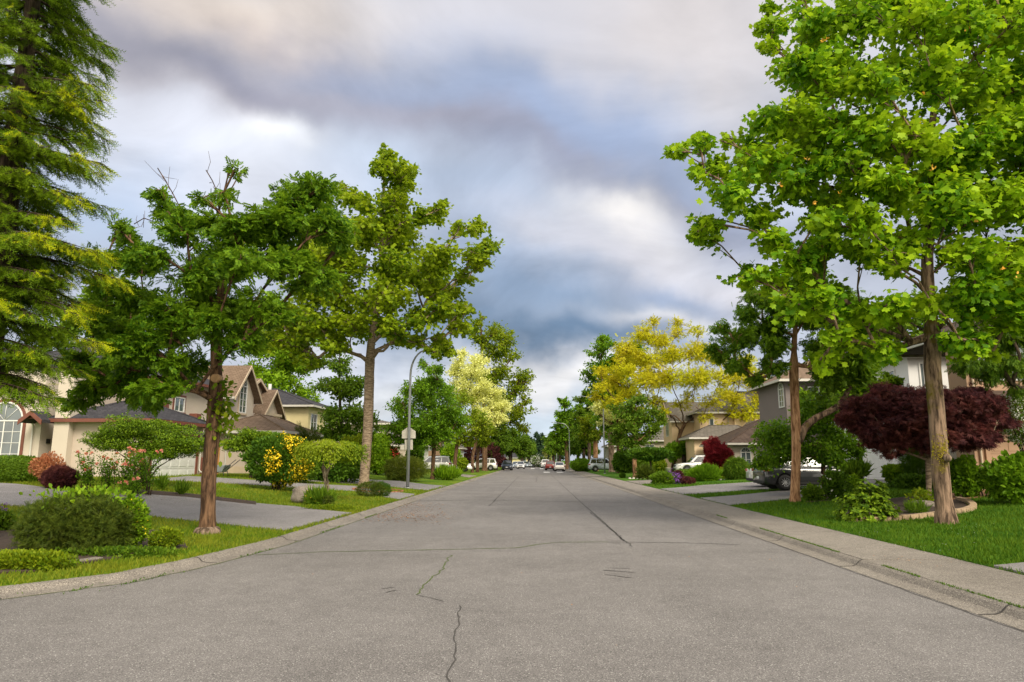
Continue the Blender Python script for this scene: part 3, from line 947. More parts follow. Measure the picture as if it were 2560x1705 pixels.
# ------------------------------------------------------------------ shared materials
def shingle(name, dark, light, sx=1.6, sz=6.5):
    m, N, out = newmat(name)
    g = N.nodes.new('ShaderNodeNewGeometry')
    s = N.nodes.new('ShaderNodeSeparateXYZ'); N.links.new(g.outputs['Position'], s.inputs[0])
    a = N.nodes.new('ShaderNodeMath'); a.operation = 'ADD'; N.links.new(s.outputs[0], a.inputs[0]); N.links.new(s.outputs[1], a.inputs[1])
    c = N.nodes.new('ShaderNodeCombineXYZ'); N.links.new(a.outputs[0], c.inputs[0]); N.links.new(s.outputs[2], c.inputs[1])
    mpn = N.nodes.new('ShaderNodeMapping'); mpn.inputs['Scale'].default_value = (sx, sz, 1); N.links.new(c.outputs[0], mpn.inputs[0])
    b = N.nodes.new('ShaderNodeTexBrick'); N.links.new(mpn.outputs[0], b.inputs['Vector'])
    b.inputs['Scale'].default_value = 1.0; b.inputs['Mortar Size'].default_value = .06; b.inputs['Mortar Smooth'].default_value = .4
    b.inputs['Brick Width'].default_value = .6; b.inputs['Row Height'].default_value = .5; b.inputs['Bias'].default_value = -.1
    b.inputs['Color1'].default_value = (*dark, 1); b.inputs['Color2'].default_value = (*light, 1); b.inputs['Mortar'].default_value = (*[v * .45 for v in dark], 1)
    f = noisefac(N, 5, 5, .7)
    col = mixn(N, .5, b.outputs['Color'], ramp(N, f, [(.3, dark), (.7, light)]))
    prin(N, out, col, .9, bumpfac=b.outputs['Fac'], bump=-.6, bdist=.03, spec=.2)
    return m
def siding(name, col, pitch=.16, strength=.6):
    m, N, out = newmat(name)
    g = N.nodes.new('ShaderNodeNewGeometry'); s = N.nodes.new('ShaderNodeSeparateXYZ'); N.links.new(g.outputs['Position'], s.inputs[0])
    d = N.nodes.new('ShaderNodeMath'); d.operation = 'DIVIDE'; N.links.new(s.outputs[2], d.inputs[0]); d.inputs[1].default_value = pitch
    fr = N.nodes.new('ShaderNodeMath'); fr.operation = 'FRACT'; N.links.new(d.outputs[0], fr.inputs[0])
    f = noisefac(N, 1.2, 5)
    c = ramp(N, f, [(.3, tuple(v * .9 for v in col)), (.7, col)])
    prin(N, out, c, .6, bumpfac=fr.outputs[0], bump=-strength, bdist=.03)
    return m
def stucco(name, col, var=.07):
    m, N, out = newmat(name)
    f = noisefac(N, .8, 6, .7); f2 = noisefac(N, 60, 3, .7)
    c = ramp(N, f, [(.3, tuple(v * (1 - var) for v in col)), (.65, col)])
    prin(N, out, c, .9, bumpfac=f2, bump=.35, bdist=.01, spec=.2)
    return m
M_WHITE = plain('white_paint', (.72, .72, .70), .45, var=.05)
M_GUTTER = plain('gutter_paint', (.55, .53, .48), .45, var=.06)
M_CREAMTRIM = plain('cream_trim', (.55, .44, .32), .6, var=.08)
M_TWIG = barkmat('twig_bark', (.03, .02, .012), (.10, .07, .045), 14)
M_TYRE = plain('tyre_rubber', (.018, .018, .018), .8)
M_RIM = plain('rim_alloy', (.55, .56, .58), .35, .8, var=.03)
M_PLATE = plain('plate_white', (.7, .72, .74), .4, var=.02)
M_TAIL = plain('tail_lamp_red', (.28, .01, .01), .15, coat=1)
M_LAMPGLASS = plain('lamp_glass', (.55, .58, .6), .08, .3, coat=1)
def glassmat(name, col, rough=.06):
    m, N, out = newmat(name)
    f = noisefac(N, 1.5, 2)
    c = ramp(N, f, [(.35, tuple(v * .7 for v in col)), (.65, col)])
    prin(N, out, c, rough, 0, coat=1.0, spec=1.0)
    return m
M_GLASS = glassmat('window_glass', (.10, .13, .14))
M_CARGLASS = glassmat('car_glass', (.025, .03, .033), .04)
M_CREAM = stucco('cream_stucco', (.53, .45, .375))
M_CREAM2 = stucco('pale_stucco', (.58, .51, .43))
M_BROWNTRIM = plain('brown_red_trim', (.17, .055, .035), .5, var=.15)
M_ROOFDARK = shingle('dark_roof', (.028, .028, .034), (.075, .072, .08))
M_ROOFTAN = shingle('tan_roof', (.13, .09, .062), (.25, .18, .13))
M_ROOFBROWN = shingle('brown_roof', (.045, .03, .024), (.12, .085, .065), 1.6, 5)
M_ROOFGREY = shingle('grey_roof', (.10, .09, .08), (.20, .18, .16))
M_YELLOW = siding('yellow_siding', (.72, .62, .33), .19)
M_WHITEWALL = stucco('white_stucco', (.74, .74, .74))
M_PINK = stucco('pinkish_stucco', (.46, .30, .20))
M_GREYWALL = stucco('grey_stucco', (.20, .17, .16))
M_PEACH = stucco('peach_stucco', (.74, .56, .36))
M_DARK = plain('dark_metal_and_shade', (.02, .02, .02), .5)
M_STEEL = plain('galvanised_pole', (.36, .38, .39), .4, .6, var=.08)
M_SIGNBACK = plain('aluminium_sign_back', (.62, .58, .50), .45, .3, var=.06)
M_ROCK = None
def asphalt(name, a, b, sp=(.52, .50, .48), s1=75, vs=100):
    m, N, out = newmat(name)
    big = noisefac(N, .35, 6, .6); mid = noisefac(N, 3.0, 6, .7); fine = noisefac(N, s1, 3, .75)
    c = ramp(N, big, [(.35, a), (.65, b)])
    c = mixn(N, .25, c, ramp(N, mid, [(.35, tuple(v * .75 for v in a)), (.65, tuple(v * 1.15 for v in b))]))
    v = N.nodes.new('ShaderNodeTexVoronoi'); v.inputs['Scale'].default_value = vs
    N.links.new(N.nodes.new('ShaderNodeNewGeometry').outputs['Position'], v.inputs['Vector'])
    sx = N.nodes.new('ShaderNodeSeparateColor'); N.links.new(v.outputs['Color'], sx.inputs[0])
    mrn = N.nodes.new('ShaderNodeMapRange'); N.links.new(sx.outputs[0], mrn.inputs[0]); mrn.inputs[1].default_value = .84; mrn.inputs[2].default_value = .99; mrn.inputs[4].default_value = .62
    c = mixn(N, mrn.outputs[0], c, sp)
    mr3 = N.nodes.new('ShaderNodeMapRange'); N.links.new(sx.outputs[1], mr3.inputs[0]); mr3.inputs[1].default_value = .78; mr3.inputs[2].default_value = .95; mr3.inputs[4].default_value = .6
    c = mixn(N, mr3.outputs[0], c, tuple(v_ * .35 for v_ in a))
    fr = ramp(N, fine, [(.38, (.50, .50, .50)), (.62, (1.48, 1.48, 1.48))])
    c = mixn(N, .85, c, fr, 'MULTIPLY')
    st = noisefac(N, .9, 6, .7, stretch=(1.6, .22, 1), dist=.6)
    c = mixn(N, .55, c, ramp(N, st, [(.30, (.87, .87, .87)), (.48, (1, 1, 1)), (.72, (1.07, 1.07, 1.07))]), 'MULTIPLY')
    sp2 = noisefac(N, 1.7, 5, .75, dist=1.2)
    c = mixn(N, .7, c, ramp(N, sp2, [(.22, (.62, .60, .58)), (.33, (1, 1, 1))]), 'MULTIPLY')
    prin(N, out, c, .88, bumpfac=fine, bump=.5, bdist=.012, spec=.25)
    return m
M_ASPH = asphalt('asphalt', (.146, .137, .132), (.208, .196, .190))
M_DRIVE = asphalt('driveway_aggregate', (.185, .175, .17), (.26, .245, .245), s1=70)
M_CONC = asphalt('concrete', (.17, .152, .132), (.26, .235, .205), sp=(.5, .45, .38), s1=60)
M_CRACK = plain('crack_tar', (.055, .05, .046), .9, var=.3)
M_CRACKG = plain('crack_moss', (.07, .10, .02), .95, var=.4, scale=20)
M_PAINTLINE = plain('road_paint', (.7, .7, .68), .7, var=.1)
def grassmat(name, cols):
    m, N, out = newmat(name)
    f = noisefac(N, .45, 5, .6); f2 = noisefac(N, 38, 4, .7)
    s = N.nodes.new('ShaderNodeSeparateXYZ'); N.links.new(N.nodes.new('ShaderNodeNewGeometry').outputs['Position'], s.inputs[0])
    c = ramp(N, f, [(.34, cols[0]), (.5, cols[1]), (.66, cols[2])])
    c = mixn(N, .8, c, ramp(N, f2, [(.3, (.55, .6, .5)), (.7, (1.3, 1.25, 1.2))]), 'MULTIPLY')
    prin(N, out, c, .95, bumpfac=f2, bump=.7, bdist=.05, spec=.1)
    return m
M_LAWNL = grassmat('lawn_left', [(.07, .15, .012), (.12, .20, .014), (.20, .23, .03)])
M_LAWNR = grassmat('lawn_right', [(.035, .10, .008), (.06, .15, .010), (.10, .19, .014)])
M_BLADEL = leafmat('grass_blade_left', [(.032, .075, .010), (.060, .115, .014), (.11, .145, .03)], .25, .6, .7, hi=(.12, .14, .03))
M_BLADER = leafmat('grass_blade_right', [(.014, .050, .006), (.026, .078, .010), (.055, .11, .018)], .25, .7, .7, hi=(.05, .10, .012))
M_SOIL = plain('bed_soil', (.045, .028, .018), 1, var=.5, scale=14, bump=1)
M_BARKMULCH = plain('bark_mulch', (.22, .11, .05), 1, var=.5, scale=18, bump=1)

# ------------------------------------------------------------------ ground, road, kerbs
def flat(px, py, z=0.0):
    d = pray(px, py); t = (z - CAMZ) / d.z
    return (d.x * t, d.y * t)
b = MB(); b.add([(-900, -300, -.06), (900, -300, -.06), (900, 2200, -.06), (-900, 2200, -.06)], [(0, 1, 2, 3)])
tag(b.build('ground', M_LAWNR), kind='structure')
b = MB()
xs = [-75, -40, -20, -12, -6, -3, 0, 3, 5.06]; ys = [-30, -10, 0, 4, 8, 14, 20, 30, 45, 70, 110, 174]
vs = [(x, y, .0 if x < 5 else 0) for y in ys for x in xs]
b.add(vs, [(j * len(xs) + i, j * len(xs) + i + 1, (j + 1) * len(xs) + i + 1, (j + 1) * len(xs) + i) for j in range(len(ys) - 1) for i in range(len(xs) - 1)])
tag(b.build('road', M_ASPH), kind='structure')

KL = [(-5.20, y) for y in (174, 150, 130, 110, 95, 80, 70, 60, 52, 45, 40, 36, 32, 29, 26, 23, 20.5, 18, 16)] + [flat(*p) for p in ((720, 1361), (603, 1393), (486, 1423), (402, 1440), (335, 1455), (208, 1472), (0, 1499))]
KL += [(-8.1, 7.0), (-11, 5.2), (-16, 3.7), (-24, 2.9), (-40, 2.4), (-75, 2.2)]
KL = [tuple(p[:2]) for p in smooth_path([(x, y, 0) for x, y in KL], .5)] if False else [(float(p[0]), float(p[1])) for p in smooth_path([(x, y, 0) for x, y in KL], .5)]
def normals2(P):
    out = []
    for i in range(len(P)):
        a = np.array(P[max(0, i - 1)]); c = np.array(P[min(len(P) - 1, i + 1)])
        t = (c - a) / np.linalg.norm(c - a)
        out.append((t[1], -t[0]))
    return out
KN = normals2(KL)      # walking toward the camera, the lawn is on the right hand (west)
def kerb(name, path, nrm, prof, seg=3.0):
    mb = MB(); acc = 0; start = 0
    k = len(prof); i = 0
    rows = []; gap_next = False
    d = 0
    cur = []
    for i in range(len(path)):
        if i: d += math.hypot(path[i][0] - path[i - 1][0], path[i][1] - path[i - 1][1])
        cur.append(i)
        if d > seg or i == len(path) - 1:
            d = 0
            if len(cur) > 1:
                vs = []
                for q, j in enumerate(cur):
                    p = np.array(path[j]); n = np.array(nrm[j])
                    if q == len(cur) - 1 and j < len(path) - 1:      # open joint
                        t = np.array(path[j]) - np.array(path[j - 1]); p = p - t / np.linalg.norm(t) * .022
                    for o, z in prof:
                        e = p + n * o; vs.append((e[0], e[1], z + (.004 * mnoise.noise(Vector((e[0], e[1], 0))) if o else 0)))
                fs = [(q * k + a, q * k + a + 1, (q + 1) * k + a + 1, (q + 1) * k + a) for q in range(len(cur) - 1) for a in range(k - 1)]
                fs += [tuple(range(k)), tuple(range((len(cur) - 1) * k, len(cur) * k))[::-1]]
                mb.add(vs, fs, False)
            cur = [i]
    return mb.build(name, M_CONC)
def kerb_joints(name, path, nrm, prof, seg, w=.03):
    mb = MB(); d = 0
    for i in range(1, len(path)):
        t = np.array(path[i]) - np.array(path[i - 1]); L = np.linalg.norm(t); d += L
        if d > seg:
            d = 0; t = t / L; n = np.array(nrm[i])
            if path[i][1] > 60: continue
            q = [(o, z) for o, z in prof if z > 0]
            for (o0, z0), (o1, z1) in zip(q[:-1], q[1:]):
                P = [np.array(path[i]) + n * o + t * s * w / 2 * 1.0 for o, s in ((o0, -1), (o1, -1), (o1, 1), (o0, 1))]
                j = .02 * mnoise.noise(Vector((o0 * 9, i, 0)))
                mb.add([(P[k][0], P[k][1] + j, (z0, z1, z1, z0)[k] + .006) for k in range(4)], [(0, 1, 2, 3)])
    tag(mb.build(name, M_CRACK), kind='structure')
PROF = [(0, -.02), (0, .006), (.24, .014), (.28, .026), (.33, .070), (.37, .088), (.41, .094), (.46, .096), (.46, -.02)]
tag(kerb('kerb_left', KL, KN, PROF), kind='structure'); kerb_joints('kerb_joint', KL, KN, PROF, 3.0)
KR = [(5.06, y) for y in np.arange(174, -12, -.6)]
PROFR = [(0, -.02), (0, .006), (-.20, .014), (-.25, .03), (-.31, .09), (-.35, .112), (-.375, .118), (-.375, -.02)]
tag(kerb('kerb_right', KR, [(1, 0)] * len(KR), [(-o, z) for o, z in PROFR]), kind='structure'); kerb_joints('kerb_joint', KR, [(1, 0)] * len(KR), [(-o, z) for o, z in PROFR], 3.0)
b = MB(); y = -12.0
while y < 174:
    b.box(5.44, 7.02, y, y + 1.475, -.02, .122 + random.uniform(-.003, .003)); y += 1.5
tag(b.build('pavement', M_CONC), kind='structure')

def lawn(name, rows, mat, flip=False):
    """rows: (edge x, outer x, y)"""
    vs = []; nv = None
    T = np.concatenate(([0], np.cumsum(np.geomspace(.3, 9, 26)))); T = T / T[-1]
    for ex, ox, yy in rows:
        vs.append((ex, yy, 0.0))
        for t in T:
            x = ex + (ox - ex) * t
            vs.append((x, yy, G(x, yy) + .010 * mnoise.noise(Vector((x * .9, yy * .9, 0))) * (t > 0) - .004))
        nv = len(T) + 1
    fs = [(j * nv + i, (j + 1) * nv + i, (j + 1) * nv + i + 1, j * nv + i + 1) for j in range(len(rows) - 1) for i in range(nv - 1)]
    if flip: fs = [f[::-1] for f in fs]
    mb = MB(); mb.add(vs, fs, True)
    return tag(mb.build(name, mat), kind='structure')
rowsL = []
for p, n in zip(KL, KN):
    e = (p[0] + n[0] * .455, p[1] + n[1] * .455)
    if not rowsL or e[1] < rowsL[-1][2] - .02: rowsL.append((e[0], -78.0, e[1]))
rowsL = [r for r in rowsL if r[0] > -60]
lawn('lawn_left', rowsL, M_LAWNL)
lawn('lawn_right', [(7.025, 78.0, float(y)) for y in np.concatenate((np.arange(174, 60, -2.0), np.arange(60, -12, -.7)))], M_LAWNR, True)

def drape(name, poly, mat, lift=.022, kind='structure', step=1.0):
    """flat paving laid over the rolling ground"""
    import bmesh
    bm = bmesh.new(); vs = [bm.verts.new((x, y, 0)) for x, y in poly]; bm.faces.new(vs)
    x0, x1 = min(p[0] for p in poly), max(p[0] for p in poly); y0, y1 = min(p[1] for p in poly), max(p[1] for p in poly)
    for v0, v1, ax in ((x0, x1, 0), (y0, y1, 1)):
        q = math.floor(v0 / step) * step + step
        while q < v1:
            co = (q, 0, 0) if ax == 0 else (0, q, 0); no = (1, 0, 0) if ax == 0 else (0, 1, 0)
            bmesh.ops.bisect_plane(bm, geom=bm.verts[:] + bm.edges[:] + bm.faces[:], plane_co=co, plane_no=no); q += step
    for v in bm.verts: v.co.z = G(v.co.x, v.co.y) + lift
    bmesh.ops.recalc_face_normals(bm, faces=bm.faces[:])
    if sum(f.normal.z for f in bm.faces) < 0: bmesh.ops.reverse_faces(bm, faces=bm.faces[:])
    # turned-down edge
    be = [e for e in bm.edges if len(e.link_faces) == 1]
    r = bmesh.ops.extrude_edge_only(bm, edges=be)
    for v in [g for g in r['geom'] if isinstance(g, bmesh.types.BMVert)]: v.co.z -= .08
    me = bpy.data.meshes.new(name); bm.to_mesh(me); bm.free()
    o = link(name, me, mat)
    if kind: o['kind'] = kind
    return o
PAVED = []
def gp(pts, side):
    out = []
    for px, py in pts:
        g = ground(px, py); x = g.x
        if side < 0: x = min(x, LE + .0)
        else: x = max(x, 7.03)
        out.append((x, g.y))
    return out
def driveway(name, pts, side, mat=None, extra=None):
    P = gp(pts, side) + (extra or []); PAVED.append(P); return drape(name, P, mat or M_DRIVE)
driveway('driveway_arc', [(-60, 1262), (0, 1262), (359, 1289), (522, 1306), (715, 1327), (880, 1283), (739, 1267), (609, 1256), (457, 1243), (326, 1232), (206, 1229), (100, 1218), (-60, 1206)], -1)
driveway('driveway_garage', [(376, 1200), (540, 1207), (700, 1217), (894, 1228), (1000, 1251), (1040, 1236), (894, 1216), (700, 1206), (560, 1196), (470, 1191)], -1)
driveway('driveway_tan_house', [(735, 1201), (950, 1213), (1070, 1226), (1115, 1215), (1000, 1203), (750, 1191)], -1)
driveway('driveway_far_left', [(1143, 1189), (1172, 1194), (1192, 1189), (1143, 1184)], -1, M_CONC)
driveway('driveway_white_garage', [(1730, 1246), (1900, 1233), (1975, 1224), (2100, 1208), (2150, 1194), (2262, 1196), (2200, 1216), (2050, 1239), (1990, 1245), (1790, 1264)], 1)
driveway('driveway_dark_house', [(1640, 1223), (1760, 1213), (1860, 1207), (1925, 1203), (2050, 1211), (1975, 1220), (1860, 1226), (1700, 1237)], 1)
driveway('driveway_brown_house', [(2455, 1418), (2560, 1409), (2760, 1400), (2760, 1500), (2560, 1452)], 1)
driveway('driveway_far_right', [(1555, 1203), (1614, 1201), (1700, 1197), (1720, 1200), (1640, 1206), (1580, 1212)], 1, M_CONC)

def ribbon(name, pts, w, mat, z=.004, jit=.02, world=False, n=None, kind='structure', seed=0):
    rng = np.random.default_rng(seed + 100)
    P = [np.array((*flat(*p), 0.0)) for p in pts] if not world else [np.array((p[0], p[1], 0.0)) for p in pts]
    Q = []
    for a, c in zip(P[:-1], P[1:]):
        k = max(2, int(np.linalg.norm(c - a) / .12)) if np.linalg.norm(c - a) < 25 else 60
        for i in range(k): Q.append(a + (c - a) * i / k)
    Q.append(P[-1])
    mb = MB(); vs = []
    for i, q in enumerate(Q):
        t = Q[min(i + 1, len(Q) - 1)] - Q[max(i - 1, 0)]; t /= np.linalg.norm(t) + 1e-9; nrm = np.array((-t[1], t[0], 0))
        dj = jit * (mnoise.noise(Vector((q[0] * 3.1, q[1] * 3.1, seed))) * 2 + rng.normal() * .25)
        ww = w * max(.15, (.6 + .9 * abs(mnoise.noise(Vector((q[0] * 5, q[1] * 5, 3 + seed))))) + rng.normal() * .12)
        vs += [q + nrm * (dj - ww / 2) + np.array((0, 0, z)), q + nrm * (dj + ww / 2) + np.array((0, 0, z))]
    mb.add(vs, [(2 * i, 2 * i + 1, 2 * i + 3, 2 * i + 2)[::-1] for i in range(len(Q) - 1)])
    return tag(mb.build(name, mat), kind=kind)
ribbon('road_seam', [(-1.78, 75), (-1.78, 27)], .06, M_CRACK, world=True, seed=1)
ribbon('road_seam', [(1.9, 78), (1.9, 30), (1.95, 20), (1.93, 15.5)], .045, M_CRACK, world=True, seed=2)
ribbon('road_seam', [(1.86, 24), (1.93, 18), (1.97, 14.6)], .04, M_CRACK, world=True, seed=3, jit=.04)
ribbon('road_crack', [(640, 1388), (800, 1380), (1020, 1376), (1290, 1370), (1340, 1362), (1390, 1356), (1520, 1355)], .055, M_CRACKG, seed=4)
ribbon('road_crack', [(1520, 1355), (1700, 1357), (1850, 1362)], .05, M_CRACK, seed=14)
ribbon('road_crack', [(1125, 1388), (1105, 1425), (1062, 1462), (1040, 1487)], .03, M_CRACKG, seed=5, jit=.03)
ribbon('road_crack', [(1040, 1487), (1070, 1493), (1108, 1504)], .02, M_CRACK, seed=6)
ribbon('road_crack', [(1150, 1514), (1146, 1550), (1138, 1600), (1130, 1640), (1120, 1705), (1110, 1760)], .018, M_CRACK, seed=7, jit=.025)
ribbon('road_crack', [(1000, 1253), (1200, 1250), (1438, 1254)], .14, M_CRACK, seed=8)
ribbon('road_crack', [(1438, 1254), (1620, 1258)], .12, M_CRACK, seed=9)
ribbon('road_crack', [(1040, 1218), (1190, 1217)], .16, M_CRACK, seed=10)
ribbon('road_crack', [(1340, 1205), (1343, 1190)], .05, M_CRACK, seed=11)
ribbon('gutter_crack', [(5.03, 42), (5.02, 12), (5.03, 3)], .02, M_CRACK, world=True, seed=12, jit=.012)
ribbon('gutter_crack', [(p[0] + .03, p[1]) for p in KL if p[1] > 8.4 and p[1] < 30], .03, M_CRACKG, world=True, seed=13, jit=.012)
for i, (a, c) in enumerate([((1516, 1350), (1552, 1352)), ((1518, 1357), (1548, 1359)), ((1510, 1426), (1590, 1432)), ((1512, 1437), (1580, 1445)), ((1525, 1420), (1575, 1422)), ((955, 1472), (985, 1469)), ((965, 1482), (990, 1476)), ((1430, 1310), (1462, 1314))]):
    ribbon('tar_mark', [a, c], .03, M_CRACK, seed=20 + i, jit=.01, z=.005)
# moss tufts where kerb meets pavement
rng = np.random.default_rng(5)
n = 3800
yy = rng.uniform(4, 24, n); keep = np.array([mnoise.noise(Vector((y_ * .9, 3.3, 0))) > -.02 for y_ in yy])
yy = yy[keep]; n = len(yy)
C = np.stack([5.437 + rng.normal(size=n) * .010, yy, np.full(n, .115)], 1)
n2 = 1500; jj = rng.integers(0, len([p for p in KL if 8 < p[1] < 26]), n2); kk = [p for p in KL if 8 < p[1] < 26]
sel = np.array([kk[j] for j in jj]) + rng.normal(size=(n2, 2)) * np.array((.02, .25))
sel = sel[np.array([mnoise.noise(Vector((s_[1] * .8, 9.3, 0))) > .05 for s_ in sel])]
C = np.concatenate((C, np.stack([sel[:, 0], sel[:, 1], np.full(len(sel), .004)], 1)))
Vv = runit(len(C), rng) * .5 + np.array((0, 0, 1.)); o = link('weeds', leaf_mesh('weeds', C, Vv, runit(len(C), rng), rng.uniform(.015, .04, len(C)), (T_BLADE[0] * np.array((2.2, 1, 1)), T_BLADE[1])), M_BLADER)
tag(o, 'green moss and weeds growing in the joint along the kerbs', 'weeds', kind='stuff')
# crosswalk / hump paint
for i, (x0, x1, y0, y1) in enumerate([(1.2, 2.1, 98, 104), (3.1, 4.0, 98, 104), (-.9, -.2, 138, 146), (.9, 1.6, 138, 146)]):
    b = MB(); b.add([(x0, y0, .005), (x1, y0, .005), (x1, y1, .005), (x0, y1, .005)], [(0, 1, 2, 3)]); tag(b.build('road_marking', M_PAINTLINE), kind='structure')

# ------------------------------------------------------------------ planting beds
BEDS = []
def bed(name, label, pts, side, mat, lift=.03, world=None):
    P = world or gp(pts, side); BEDS.append(P); o = drape(name, P, mat, lift, 'structure', .5); return o
bed('soil_bed', '', [(150, 1243), (330, 1234), (470, 1244), (640, 1263), (640, 1255), (480, 1236), (330, 1224), (180, 1228)], -1, M_SOIL)
bed('soil_bed', '', [(-80, 1440), (80, 1432), (330, 1392), (470, 1372), (440, 1330), (60, 1310), (-80, 1330)], -1, M_SOIL)
bed('soil_bed', '', [(2110, 1304), (2300, 1296), (2432, 1276), (2400, 1250), (2290, 1240), (2110, 1262)], 1, M_SOIL)
bed('mulch_bed', '', [(2380, 1252), (2480, 1240), (2640, 1236), (2640, 1215), (2480, 1222), (2375, 1235)], 1, M_BARKMULCH)
bed('soil_bed', '', [(2015, 1256), (2100, 1252), (2130, 1240), (2040, 1236)], 1, M_SOIL)

# ------------------------------------------------------------------ grass blades
def in_poly(x, y, P):
    P = np.array(P); r = np.zeros(len(x), bool); j = len(P) - 1
    for i in range(len(P)):
        xi, yi = P[i]; xj, yj = P[j]
        c = ((yi > y) != (yj > y)) & (x < (xj - xi) * (y - yi) / (yj - yi + 1e-12) + xi)
        r ^= c; j = i
    return r
def blades(name, label, side, n, mat, dmin, dmax, h, seed):
    rng = np.random.default_rng(seed)
    th = rng.uniform(R2(-48), R2(-6), n) if side < 0 else rng.uniform(R2(6), R2(48), n)
    d = np.exp(rng.uniform(math.log(dmin), math.log(dmax), n))
    x = d * np.sin(th); y = d * np.cos(th)
    if side < 0:
        ys = np.array([r[2] for r in rowsL])[::-1]; xe = np.array([r[0] for r in rowsL])[::-1]
        ok = x < np.interp(y, ys, xe) + .02 + rng.uniform(-.03, .03, n)
    else: ok = x > 7.0 + rng.uniform(-.03, .05, n)
    for P in PAVED + BEDS: ok &= ~in_poly(x, y, P)
    x, y, d = x[ok], y[ok], d[ok]; m = len(x)
    C = np.stack([x, y, Gv(x, y) - .01], 1)
    Vd = runit(m, rng) * .55; Vd[:, 2] = 1
    Wd = runit(m, rng); Wd[:, 2] = .0
    hh = h * rng.uniform(.5, 1.3, m) * (1 + d / 60)
    tm = (T_BLADE[0] * np.array((1.5, 1, 1)), T_BLADE[1])
    o = link(name, leaf_mesh(name, C, Vd, Wd, hh, tm), mat)
    tag(o, label, 'grass', kind='stuff')
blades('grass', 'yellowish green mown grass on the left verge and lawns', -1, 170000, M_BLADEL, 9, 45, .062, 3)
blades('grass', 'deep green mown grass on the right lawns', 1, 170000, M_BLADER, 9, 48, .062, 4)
# daisies and fallen petals
rng = np.random.default_rng(9)
def scatter(name, label, cat, centres, n, s, mat, zoff, tm=T_DIAM, flatl=True):
    C = []
    for (px, py, rx, ry) in centres:
        for _ in range(n):
            g = ground(px + rng.normal() * rx, py + rng.normal() * ry); C.append((g.x, g.y, g.z + zoff))
    C = np.array(C); m = len(C)
    Vd = runit(m, rng); Vd[:, 2] *= .1; Wd = runit(m, rng) * .2; Wd[:, 2] = 1
    tag(link(name, leaf_mesh(name, C, Vd, Wd, s * rng.uniform(.6, 1.3, m), tm), mat), label, cat, kind='stuff')
M_PETAL = plain('white_petal', (.8, .8, .72), .7, var=.05)
M_DEADLEAF = leafmat('dead_leaf', [(.12, .05, .02), (.22, .10, .04), (.35, .18, .06)], .1)
scatter('daisies', 'small white daisies in the right lawn by the trunk', 'daisies', [(2420, 1322, 25, 6), (2370, 1375, 70, 12), (2160, 1333, 60, 6), (2440, 1330, 30, 8)], 16, .022, M_PETAL, .05)
scatter('fallen_leaves', 'brown fallen debris scattered at the left kerb', 'debris', [(1010, 1262, 32, 5), (960, 1290, 45, 7), (1060, 1290, 40, 10), (1020, 1275, 60, 12)], 420, .06, M_DEADLEAF, .006)
scatter('bark_chips', 'brown bark chips lying along the driveway bed edge', 'bark chips', [(250, 1234, 60, 5), (400, 1240, 60, 5), (540, 1250, 60, 5), (2440, 1238, 60, 8)], 160, .05, M_DEADLEAF, .035)
scatter('fallen_petals', 'orange petals and leaves scattered on the pavement and road', 'debris', [(2190, 1385, 60, 12), (2250, 1400, 70, 15), (1960, 1395, 40, 10), (2330, 1410, 60, 10), (1300, 1450, 300, 80)], 11, .028, leafmat('petal_orange', [(.5, .25, .06), (.6, .3, .1), (.35, .15, .05)], .1), .006 + .122 * 0 + .128 * 1 - .128)
# ------------------------------------------------------------------ foliage materials
L_MAPLE = leafmat('leaf_tulip_tree', [(.022, .075, .008), (.060, .165, .012), (.15, .28, .02)], .42, .8, hi=(.22, .34, .025))
L_TREEB = leafmat('leaf_lime_tree', [(.030, .075, .008), (.075, .145, .012), (.15, .235, .02)], .42, .5, hi=(.17, .25, .025))
L_ASH = leafmat('leaf_dark_pinnate', [(.018, .060, .010), (.042, .110, .014), (.095, .185, .02)], .40, .9)
L_SPRUCE = leafmat('needle_spruce', [(.03, .075, .010), (.06, .13, .014), (.11, .19, .018)], .2, 1.3)
L_SPRNEW = leafmat('needle_spruce_tip', [(.12, .19, .010), (.19, .27, .014), (.27, .33, .018)], .3, 1.3)
L_LOCUST = leafmat('leaf_golden', [(.30, .31, .012), (.50, .48, .015), (.70, .62, .03)], .4, .28, hi=(.24, .33, .014))
L_CREAM = leafmat('leaf_cream_variegated', [(.48, .50, .13), (.64, .67, .20), (.77, .80, .36)], .35, .5)
L_BRIGHT = leafmat('leaf_bright_green', [(.04, .10, .012), (.075, .17, .018), (.14, .25, .03)], .4, .5)
L_MID = leafmat('leaf_mid_green', [(.022, .06, .012), (.042, .10, .018), (.08, .15, .025)], .36, .5)
L_MIDY = leafmat('leaf_yellow_green', [(.035, .085, .010), (.070, .13, .014), (.13, .185, .02)], .36, .35)
L_DARK = leafmat('leaf_dark_green', [(.014, .045, .010), (.025, .07, .014), (.05, .11, .018)], .25, .5)
L_KATS = leafmat('leaf_fresh_layers', [(.028, .08, .012), (.05, .125, .016), (.09, .19, .02)], .36, .6)
L_PURPLE = leafmat('leaf_purple_maple', [(.036, .014, .018), (.085, .028, .034), (.17, .055, .050)], .38, .9, hi=(.17, .055, .035))
L_RED = leafmat('leaf_red_maple', [(.10, .010, .014), (.18, .014, .018), (.28, .03, .03)], .3, 1.5)
L_JUN = leafmat('leaf_juniper', [(.03, .055, .018), (.05, .085, .022), (.09, .12, .03)], .15, 1.5)
L_PINE = leafmat('leaf_cloud_pine', [(.012, .035, .006), (.035, .085, .010), (.10, .18, .018)], .08, 3.0)
L_OLIVE = leafmat('leaf_olive_yew', [(.009, .022, .008), (.020, .042, .012), (.045, .075, .02)], .12, 9.0, hi=(.075, .11, .03))
L_COPPER = leafmat('leaf_copper', [(.30, .10, .04), (.45, .18, .08), (.55, .28, .14)], .25, 3)
